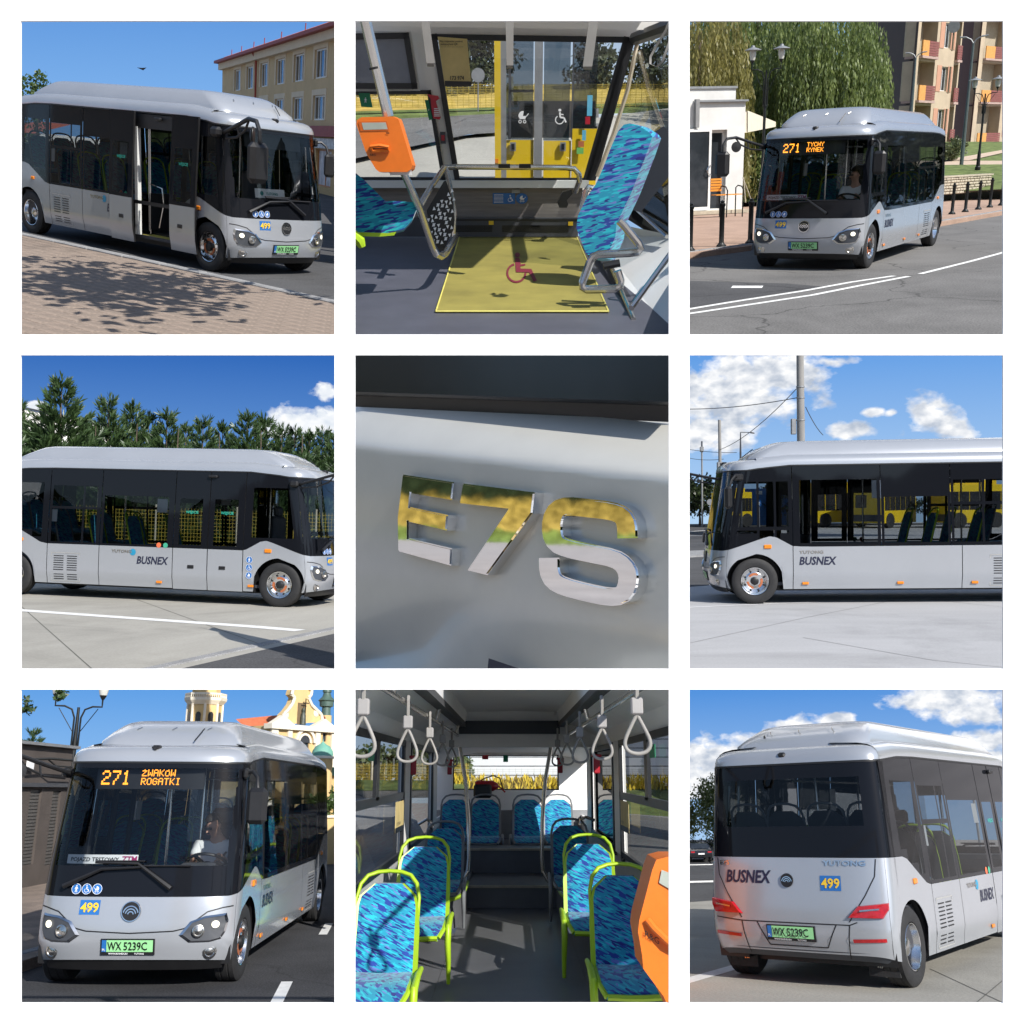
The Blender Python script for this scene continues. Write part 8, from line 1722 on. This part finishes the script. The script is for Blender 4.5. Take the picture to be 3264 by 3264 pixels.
# validator on its pole
vp = thing2('validator_pole', 'brushed steel pole carrying the orange validator', 'pole'); MB().tube([I2(50, -60, 6.2), I2(205, 590, 6.2)], .032, 10).build('upper_tube', steel, vp); MB().tube([I2(300, 940, 6.2), I2(395, 1150, 6.3), I2(480, 1400, 6.5), I2(500, 1440, 6.5), I2(530, 1452, 6.55), I2(560, 1430, 6.7), I2(625, 1320, 8.2)], .022, 10).build('lower_tube', steel, vp); MB().lathe([(.036, -.006), (.036, .006)], I2(122, 292, 6.2), (I2(205, 590, 6.2) - I2(50, -60, 6.2)), 12).build('collar', inkblack, vp)
va = thing2('ticket_machine', 'orange ticket validator with grey display on the steel pole', 'validator'); orm = mat('validator_orange', (.75, .17, .015), .35, var=.05, scale=20, bump=.05)
vf = lambda u, v, h: I2(u, v, 6.05 + h)
MB().prism([(10, 612), (40, 594), (232, 590), (266, 606), (278, 640), (352, 890), (345, 915), (320, 932), (150, 932), (128, 915), (75, 830), (62, 800), (8, 640)], lambda u, v, h: vf(u + h * 130, v + h * 20, h), 0, .16).build('housing', orm, va, ang=30)
MB().prism([(40, 628), (188, 626), (200, 668), (52, 672)], lambda u, v, h: vf(u, v, -h), 0, .004).build('display', mat('lcd', (.30, .34, .31), .25), va, smooth=False); MB().add([vf(x, y, -.003) for x, y in ((18, 622), (195, 618), (210, 676), (32, 680))], [(0, 1, 2, 3)]).build('display_bezel', mat('orange_dark', (.55, .11, .01), .4), va, smooth=False)
MB().tube([vf(95, 775, -.01), vf(150, 768, -.02), vf(205, 778, -.02), vf(208, 798, -.01), vf(110, 803, -.01), vf(95, 775, -.01)], .011, 6).build('slot_lip', orm, va); MB().add([vf(x, y, -.004) for x, y in ((110, 785), (195, 783), (196, 797), (112, 799))], [(0, 1, 2, 3)]).build('slot', inkblack, va, smooth=False); MB().add([vf(x, y, -.004) for x, y in ((190, 688), (210, 688), (210, 695), (190, 695))], [(0, 1, 2, 3)]).build('lamp', inkblack, va, smooth=False)
mb = MB(); text_on(mb, 'R&G', lambda u, v, h: vf(92 + u, 832 - v, -.004), 0, 0, 13, 0); mb.build('lettering', inkblack, va, smooth=False); MB().prism([(212, 935), (345, 915), (352, 950), (215, 952)], lambda u, v, h: vf(u, v, h), .02, .12).build('clamp', whitepl, va, smooth=False)
# perforated divider and rails
dv = thing2('divider', 'black perforated divider panel framed by steel tube', 'divider'); MB().prism([(I2(x, y, 7.3).x, I2(x, y, 7.3).z) for x, y in ((440, 1170), (545, 990), (560, 985), (600, 1100), (612, 1230), (605, 1290), (545, 1415), (520, 1420), (470, 1330))], lambda u, v, h: Vector((u, 7.3 + h, v)), 0, .03).build('panel', inkblack, dv, smooth=False)
trg = random.Random(3); tri = MB().add([(0, 0, 0), (.022, 0, .004), (.010, 0, .026)], [(0, 1, 2)]).mesh('perforation', stickwhite, False)
for j in range(9):
    for i in range(7):
        px, py = 455 + i * 22 + j * 6, 1190 + j * 26 - i * 22
        if 1030 < py < 1400 and 455 + (1300 - py) * .05 < px < 600 and py > 1175 - (px - 440) * 1.55 and py < 1420 - (px - 520) * 1.3: o = obj('perforation', tri, dv, loc=I2(px, py, 7.295)); o.rotation_euler.y = trg.choice((0, PI))
MB().tube([I2(400, 1140, 6.8), I2(470, 1020, 7.2), I2(548, 905, 8.0)], .020, 10).build('top_tube', steel, dv); MB().tube([I2(560, 905, 8.0), I2(585, 1010, 8.0), I2(612, 1180, 8.0), I2(605, 1330, 8.0)], .015, 8).build('rear_tube', steel, dv)
gr = thing2('grab_rail', 'steel rail below the window with two black clips', 'rail'); MB().tube([I2(548, 905, 8.3), I2(620, 900, 8.5), I2(950, 902, 8.5), I2(1300, 905, 8.5), I2(1350, 912, 8.5), I2(1378, 945, 8.5), I2(1382, 985, 8.5), I2(1358, 1050, 8.7)], .022, 10).build('tube', steel, gr)
for x in (918, 1046): slab2(gr, 'clip', x - 36, 884, x + 36, 908, 8.44, inkblack, .05)
bl_ = thing2('belt_reel', 'black seat belt reel hanging beside the blue backrest', 'belt'); MB().prism([(I2(x, y, 8.6).x, I2(x, y, 8.6).z) for x, y in ((1275, 1050), (1330, 1035), (1335, 1060), (1300, 1100), (1310, 1125), (1300, 1145), (1255, 1145), (1245, 1120), (1260, 1080))], lambda u, v, h: Vector((u, 8.6 - h, v)), 0, .08).build('reel', inkblack, bl_, ang=30)
# folding backrest on the right
bk = thing2('backrest_pad', 'tall blue patterned wheelchair backrest leaning against the partition', 'backrest')
fab2 = fabric_mat((11, 5, 60), 'Y_AXIS', 12)
face = [(1655, 640), (1690, 632), (1750, 648), (1815, 690), (1830, 715), (1790, 830), (1700, 1060), (1610, 1250), (1602, 1330), (1545, 1465), (1470, 1470), (1420, 1430), (1362, 1275), (1372, 1200), (1430, 1080), (1480, 1010), (1530, 900), (1580, 770), (1620, 680)]
MB().prism(face, lambda u, v, h: I2(u + h * 300, v + h * 60, 6.6 + h), 0, .18).build('pad', fab2, bk, ang=40)
rm = [(1640, 655), (1720, 632), (1800, 670), (1870, 700), (1882, 740), (1860, 830), (1740, 1090), (1640, 1250)]; MB().prism([(1835, 690), (1900, 650), (1940, 690), (1990, 700), (1990, 900), (1900, 1000), (1760, 1180), (1690, 1160), (1800, 900)], lambda u, v, h: I2(u, v, 7.0 + h), 0, .1).build('backing', mat('backing_dark', (.02, .025, .035), .5), bk, ang=40)
sr = thing2('side_rail', 'bent steel guard rail in front of the blue backrest', 'rail'); MB().tube([I2(x, y, 6.0) for x, y in ((1625, 1230), (1660, 1265), (1745, 1370), (1760, 1400), (1740, 1425), (1690, 1430), (1500, 1440), (1465, 1455), (1445, 1490), (1400, 1610), (1400, 1640), (1425, 1655), (1600, 1652), (1632, 1635), (1635, 1600), (1615, 1540))], .024, 10).build('tube', steel, sr); MB().tube([I2(x, y, 7.6) for x, y in ((1395, 1160), (1420, 1050), (1440, 1022), (1462, 1030))], .020, 8).build('upper_tube', steel, sr)
MB().tube([I2(1530, 1512, 5.9), I2(1630, 1492, 5.9)], .022, 8).build('latch', inkblack, sr)
# white partition and floor rail on the right
pw = thing2('partition', 'white lower partition panel with steel edge rail at the right', 'partition'); MB().add([I2(1560, 1240, 8.0), I2(1990, 1330, 7.0), I2(1990, 2010, 5.2), I2(1880, 2010, 5.3), I2(1480, 1330, 8.5)], [(0, 1, 2, 3, 4)]).build('panel', whitepl, pw, smooth=False)
MB().add([I2(1720, 930, 8.3), I2(1990, 980, 7.6), I2(1990, 1420, 7.2), I2(1640, 1200, 8.2)], [(0, 1, 2, 3)]).build('dark_panel', inkblack, pw, smooth=False); MB().tube([I2(1690, 1120, 8.1), I2(1920, 1330, 7.0)], .014, 8).build('edge_rail', steel, pw); MB().tube([I2(1700, 1770, 5.8), I2(1990, 1370, 6.4)], .018, 8).build('post', steel, pw); MB().tube([I2(1570, 1500, 7.2), I2(1715, 1840, 5.7)], .014, 8).build('floor_rail', steel, pw)
MB().add([I2(1480, 1330, 8.4), I2(1880, 2010, 5.25), I2(1790, 2010, 5.25), I2(1430, 1330, 8.4)], [(0, 1, 2, 3)]).build('skirting', mat('skirting_dark', (.03, .03, .035), .5), pw, smooth=False)
# left seat
ls = thing2('passenger_seat', 'blue patterned seat with lime base at the left picture edge', 'seat'); MB().prism([(-60, 900), (0, 935), (60, 985), (130, 1055), (185, 1110), (250, 1110), (378, 1118), (382, 1150), (350, 1230), (300, 1285), (200, 1310), (-60, 1305)], lambda u, v, h: I2(u, v + h * 40, 6.3 + h), 0, .3).build('cushion', fab2, ls, ang=40)
MB().prism([(-60, 1300), (200, 1308), (255, 1300), (240, 1322), (150, 1330), (-60, 1326)], lambda u, v, h: I2(u, v, 6.28 + h), 0, .3).build('base_trim', lime, ls, ang=40); MB().tube([I2(-20, 1310, 6.2), I2(30, 1360, 6.2), I2(45, 1395, 6.2)], [.03, .035, .02], 8).build('leg', lime, ls)
# outside: road, grass, fence, yellow bus
def S2q(pts): return [I2(*p) for p in pts]
sheet(2, 'paving', S2q([(-60, 1100, 9.6), (1990, 1100, 9.6), (1990, 530, 15.4), (-60, 805, 12.3)]), concrete, 'pale concrete strip outside the bay window'); sheet(2, 'road', S2q([(-60, 861, 11.3), (700, 700, 13.0), (1500, 650, 13.5), (1500, 540, 17), (-60, 620, 17)]), asphalt_lt, 'grey road outside the bay window')
sheet(2, 'lawn', S2q([(-60, 621, 17), (1990, 560, 17), (1990, 500, 18), (-60, 560, 18)]), grassm, 'grass verge behind the road'); bankm = mat('ochre_bank', (.42, .30, .07), .95, var=.4, scale=3, bump=.5, bscale=20); sheet(2, 'bank', S2q([(-60, 561, 18), (1990, 505, 18), (1990, 370, 20), (-60, 430, 20)]), bankm, 'ochre flowering bank behind the fence')
mesh_fence(2, I2(-60, 560, 17.6), I2(1990, 500, 17.6), .36, 'yellow wire mesh fence on the bank', z=I2(900, 535, 17.6).z, step=.09, wire=.007)
lg2 = leaf_mat('leaf_silver', (.035, .05, .02), (.11, .13, .07))
for i, (px, py, rx, rz) in enumerate(((-40, 440, .45, .3), (300, 430, .5, .28), (620, 300, .55, .62), (800, 230, .55, .75), (1500, 300, .5, .6), (1830, 260, .7, .9))):
    p = I2(px, py, 19.5); o = empty('bush', M2 @ TR(p.x, p.y, p.z), 'dark leafy bush behind the fence, %s from the left' % ['first', 'second', 'third', 'fourth', 'fifth', 'sixth'][i], 'bush', 'bushes behind the bay window'); c = obj('foliage', crown_mesh('foliage', lg2, 140 + i, rx, .3, rz, 70, 24, .10, hollow=.2), o); c['kind'] = 'stuff'
yb2 = thing2('yellow_bus', 'yellow city bus with glazed folding doors outside the window', 'bus'); Y2 = 9.9
def q2(name, x0, y0, x1, y1, m, d=0.0, root=yb2, th=.04):
    a, b = I2(x0, y1, Y2), I2(x1, y0, Y2); return MB().box2((a.x, Y2 - d, a.z), (b.x, Y2 - d + th, b.z)).build(name, m, root, smooth=False)
q2('corner_strip', 862, 60, 895, 1010, yellowpaint, .02, th=.5); q2('door_post', 895, 80, 930, 1010, galv, .01); dl2 = q2('door', 930, 735, 1100, 1010, yellowpaint); q2('door_edge', 1100, 90, 1158, 1010, galv, .02); dr2 = q2('door', 1158, 740, 1330, 1010, yellowpaint); q2('body_panel', 1330, 665, 1490, 1010, yellowpaint, .015)
busglass = glass('bus_door_glass', (.42, .46, .48)); q2('door_glass', 930, 85, 1100, 732, busglass, th=.01); q2('door_glass', 1158, 85, 1330, 737, busglass, th=.01); q2('front_glass', 1330, 85, 1500, 662, busglass, th=.01); q2('rail', 955, 425, 1100, 440, inkblack, .02, th=.01)
for x0, x1 in ((945, 960), (1135, 1150), (1330, 1352)): q2('glass_post', x0, 90, x1, 730, darkgrey, .012, th=.01)
q2('interior_panel', 940, 500, 1500, 735, mat('bus_interior', (.07, .065, .06), .7), -.4); q2('header', 860, 60, 1500, 92, darkgrey, .02)
for x, r_ in ((972, dl2), (1279, dr2)): q2('handle', x - 18, 748, x + 18, 802, galv, .03, r_, .02); q2('handle_slot', x - 9, 757, x + 9, 793, inkblack, .036, r_, .01)
mb = MB()
for poly in pict('pram', 0, 0, 62): mb.add([I2(1028 - u * .9, 590 - v, Y2 - .03) for u, v in poly], [tuple(range(len(poly)))])
for poly in pict('chair', 0, 0, 66): mb.add([I2(1262 + u, 592 - v, Y2 - .03) for u, v in poly], [tuple(range(len(poly)))])
mb.build('door_pictogram', stickwhite, yb2, smooth=False)
for x0, y0, x1, y1, m_ in ((1425, 458, 1460, 585, mat('sky_sticker', (.12, .45, .65), .5)), (1415, 590, 1445, 636, hr_), (1395, 672, 1420, 735, mat('sky_sticker', (.12, .45, .65), .5)), (1372, 740, 1408, 775, orange_hub), (1362, 780, 1405, 818, mat('sign_lime', (.15, .45, .12), .5))): q2('sticker', x0, y0, x1, y1, m_, .05, th=.006)
q2('side_lamp', 862, 850, 882, 875, amber, .03, th=.01)
sg2 = thing2('road_sign', 'round grey back of a road sign before the bushes', 'sign'); p = I2(757, 335, 16.5); MB().lathe([(.10, 0), (.10, .01)], p, (0, -1, 0), 18).build('disc', galv, sg2); MB().tube([p, I2(757, 560, 16.5)], .01, 6).build('post', galv, sg2)
sky_quad(2, [I2(-60, 700, 21.5), I2(1990, 700, 21.5), I2(1990, -60, 21.5), I2(-60, -60, 21.5)], lin((170, 195, 225)), lin((215, 225, 235)), 'pale sky behind the bay window', 1)

# ------------------------------------------------------------------ drivers
skinm = mat('skin', (.48, .27, .19), .55, var=.08, scale=20); shirt = mat('white_shirt', (.74, .74, .73), .85, var=.05, scale=6, bump=.1); hairm = mat('dark_hair', (.02, .016, .013), .6, var=.3, scale=40); trouser = mat('dark_trousers', (.02, .022, .03), .85, var=.2)
def skin_mesh(name, pts, edges_, rad, m, lv=2):
    me = bpy.data.meshes.new(name + '_cage'); me.from_pydata([Vector(p) for p in pts], edges_, []); o = bpy.data.objects.new('cage', me); COL.objects.link(o)
    md = o.modifiers.new('s', 'SKIN'); md.use_smooth_shade = True
    for i, r in enumerate(rad):
        r = r if isinstance(r, tuple) else (r, r); me.skin_vertices[0].data[i].radius = r; me.skin_vertices[0].data[i].use_root = (i == 0)
    s_ = o.modifiers.new('ss', 'SUBSURF'); s_.levels = lv; s_.render_levels = lv; bpy.context.view_layer.update()
    out = bpy.data.meshes.new_from_object(o.evaluated_get(bpy.context.evaluated_depsgraph_get())); out.materials.clear(); out.materials.append(m); out.name = name
    bpy.data.objects.remove(o); bpy.data.meshes.remove(me); out.shade_smooth(); return out
def driver(k, label, turn, nod):
    root = empty('person', PAN[k].M @ Matrix.Translation((-1.18, .52, .84)), label, 'person')
    # origin at the hips on the seat; x forward, y to the bus's left, z up
    hd = Matrix.Rotation(turn, 3, 'Z') @ Matrix.Rotation(nod, 3, 'Y')
    sh = [(-.04, .19, .50), (-.04, -.19, .50)]; el = [(.14, .27, .28), (.12, -.27, .27)]; ha = [(.33, .15, .40), (.33, -.14, .40)]
    nk = Vector((-.03, 0, .60)); hc = nk + hd @ Vector((.015, 0, .15))
    pts = [(0, 0, .08), (-.05, 0, .30), (-.05, 0, .50), nk, nk + hd @ Vector((.01, 0, .07)), hc, nk + hd @ Vector((.01, 0, .235))] + sh + el + ha
    ed = [(0, 1), (1, 2), (2, 3), (3, 4), (4, 5), (5, 6), (2, 7), (2, 8), (7, 9), (8, 10), (9, 11), (10, 12)]
    hips = [(.12, .10, .04), (.12, -.10, .04), (.42, .14, .04), (.42, -.14, .04), (.46, .14, -.36), (.46, -.14, -.36)]
    b0 = len(pts); pts += hips; ed += [(0, b0), (0, b0 + 1), (b0, b0 + 2), (b0 + 1, b0 + 3), (b0 + 2, b0 + 4), (b0 + 3, b0 + 5)]
    rad = [(.16, .12), (.15, .11), (.13, .10), .058, .06, (.085, .10), (.055, .065), .062, .062, .042, .042, .03, .03, .085, .085, .065, .065, .045, .045]
    body = obj('body', skin_mesh('body', pts, ed, rad, skinm), root)
    tp = [(0, 0, .06), (-.05, 0, .30), (-.05, 0, .49), (-.035, 0, .555)] + sh + [tuple(Vector(s) * .45 + Vector(e) * .55) for s, e in zip(sh, el)]
    obj('shirt', skin_mesh('shirt', tp, [(0, 1), (1, 2), (2, 3), (2, 4), (2, 5), (4, 6), (5, 7)], [(.185, .145), (.172, .132), (.155, .122), .075, .085, .085, .068, .068], shirt), body)
    obj('trousers', skin_mesh('trousers', [(0, 0, .06)] + hips, [(0, 1), (0, 2), (1, 3), (2, 4), (3, 5), (4, 6)], [(.18, .14), .1, .1, .08, .08, .06, .06], trouser), body)
    hm = MB(); q = hd
    for j in range(7):
        th = R(8 + j * 16); hm.v += [tuple(hc + q @ Vector((-.018 + .108 * math.sin(th) * math.cos(a) - (.0 if math.cos(a) < .3 else .022 * math.cos(a) * (j > 3)), .092 * math.sin(th) * math.sin(a), .025 + .118 * math.cos(th)))) for a in [2 * PI * i / 18 for i in range(18)]]
    for j in range(6):
        for i in range(18):
            if j >= 3 and (i < 5 or i > 13): continue
            hm.f.append((j * 18 + i, j * 18 + (i + 1) % 18, (j + 1) * 18 + (i + 1) % 18, (j + 1) * 18 + i))
    hm.f.append(tuple(range(18))[::-1]); hm.build('hair', hairm, body)
    f = MB(); f.lathe([(0, .03), (.014, .012), (.018, -.012), (0, -.02)], hc + q @ Vector((.098, 0, -.01)), q @ Vector((1, 0, -.3)), 8); f.build('nose', skinm, body)
    f = MB()
    for s_ in (-1, 1): f.box(hc + q @ Vector((.094, s_ * .036, .018)), (.012, .05, .026))
    f.tube([hc + q @ Vector((.05, s_ * .095, .02)) for s_ in (-1, 1)] and [hc + q @ Vector((.1, -.06, .025)), hc + q @ Vector((.1, .06, .025))], .004, 5); f.build('glasses', inkblack, body)
    f = MB(); f.box(hc + q @ Vector((.093, 0, -.055)), (.008, .045, .008)); f.build('mouth', mat('lips', (.30, .10, .09), .5), body)
    for s_ in (-1, 1):
        e = MB(); e.lathe([(0, 0), (.022, .004), (.026, .012), (0, .016)], hc + q @ Vector((-.005, s_ * .082, .0)), q @ Vector((0, s_, 0)), 10); e.build('ear', skinm, body)
        h_ = Vector(ha[0] if s_ > 0 else ha[1]); fg = MB()
        for i in range(4): o_ = h_ + Vector((.03, -s_ * (.01 + i * .004), .03 - i * .018)); fg.tube([h_ + Vector((0, 0, .02 - i * .014)), o_, o_ + Vector((.012, -s_ * .03, -.004)), o_ + Vector((-.012, -s_ * .035, -.006))], [.011, .010, .009, .007], 6)
        fg.tube([h_ + Vector((-.01, 0, .02)), h_ + Vector((.0, -s_ * .03, .04)), h_ + Vector((.02, -s_ * .05, .035))], [.012, .010, .008], 6); fg.build('fingers', skinm, body)
    MB().tube([(-.09, .22, .55), (.09, .10, .40), (.14, -.06, .20), (.12, -.16, .06)], .016, 4).build('seat_belt', inkblack, body)
    return root
CURK[0] = 3; driver(3, 'driver in a white shirt behind the wheel, face turned aside', R(-35), R(5))
CURK[0] = 7; driver(7, 'driver in a white shirt at the wheel, looking down', R(-30), R(28))
CURK[0] = None
# ------------------------------------------------------------------ trim every scene to its own bay, so that no scene reaches into the next opening
bpy.context.view_layer.update()
def bay_planes(k):
    cx, cy = pcol(k); l = None if cx < 0 else (cx * 1066 - 500 - 28) / 3264; r = None if cx > 0 else (cx * 1066 + 500 + 28) / 3264
    b = None if cy < 0 else (cy * 1066 - 500 - 26) / 3264; t = None if cy > 0 else (cy * 1066 + 500 + 26) / 3264; out = []
    if l is not None: out.append(Vector((1, -l * WF, 0)))
    if r is not None: out.append(Vector((-1, r * WF, 0)))
    if b is not None: out.append(Vector((0, -b * WF, 1)))
    if t is not None: out.append(Vector((0, t * WF, -1)))
    return [n.normalized() for n in out]
def names_up(o):
    while o.parent: o = o.parent
    return o.name.split('.')[0]
EXEMPT = {'shade_tree', 'tall_hedge', 'opposite_house'}
gone = []
for o, k in REG:
    if k is None or o.type != 'MESH' or names_up(o) in EXEMPT: continue
    bb = [o.matrix_world @ Vector(c) for c in o.bound_box]; cut = []
    drop = False
    for n in bay_planes(k):
        s_ = [p.dot(n) for p in bb]
        if max(s_) <= 0: drop = True
        elif min(s_) < 0: cut.append(n)
    if drop: gone.append(o); continue
    if not cut: continue
    if o.data.users > 1: o.data = o.data.copy()
    bm = bmesh.new(); bm.from_mesh(o.data); Mi = o.matrix_world.inverted(); Mt = o.matrix_world.transposed().to_3x3()
    for n in cut:
        nl = (Mt @ n).normalized(); co = Mi @ Vector((0, 0, 0)); bmesh.ops.bisect_plane(bm, geom=bm.verts[:] + bm.edges[:] + bm.faces[:], plane_co=co, plane_no=nl, clear_inner=True, dist=1e-6)
    if not bm.faces: gone.append(o)
    bm.to_mesh(o.data); bm.free()
keep_kids = [o for o in gone if o.children]
for o in gone:
    if all(c in gone for c in o.children_recursive): pass
for o in sorted(gone, key=lambda q: -len(q.name)):
    for c in list(o.children):
        if c not in gone:
            mw = c.matrix_world.copy(); c.parent = o.parent; c.matrix_world = mw
for o in gone: bpy.data.objects.remove(o)
for o in list(bpy.data.objects):
    if o.type == 'EMPTY' and not o.children: bpy.data.objects.remove(o)
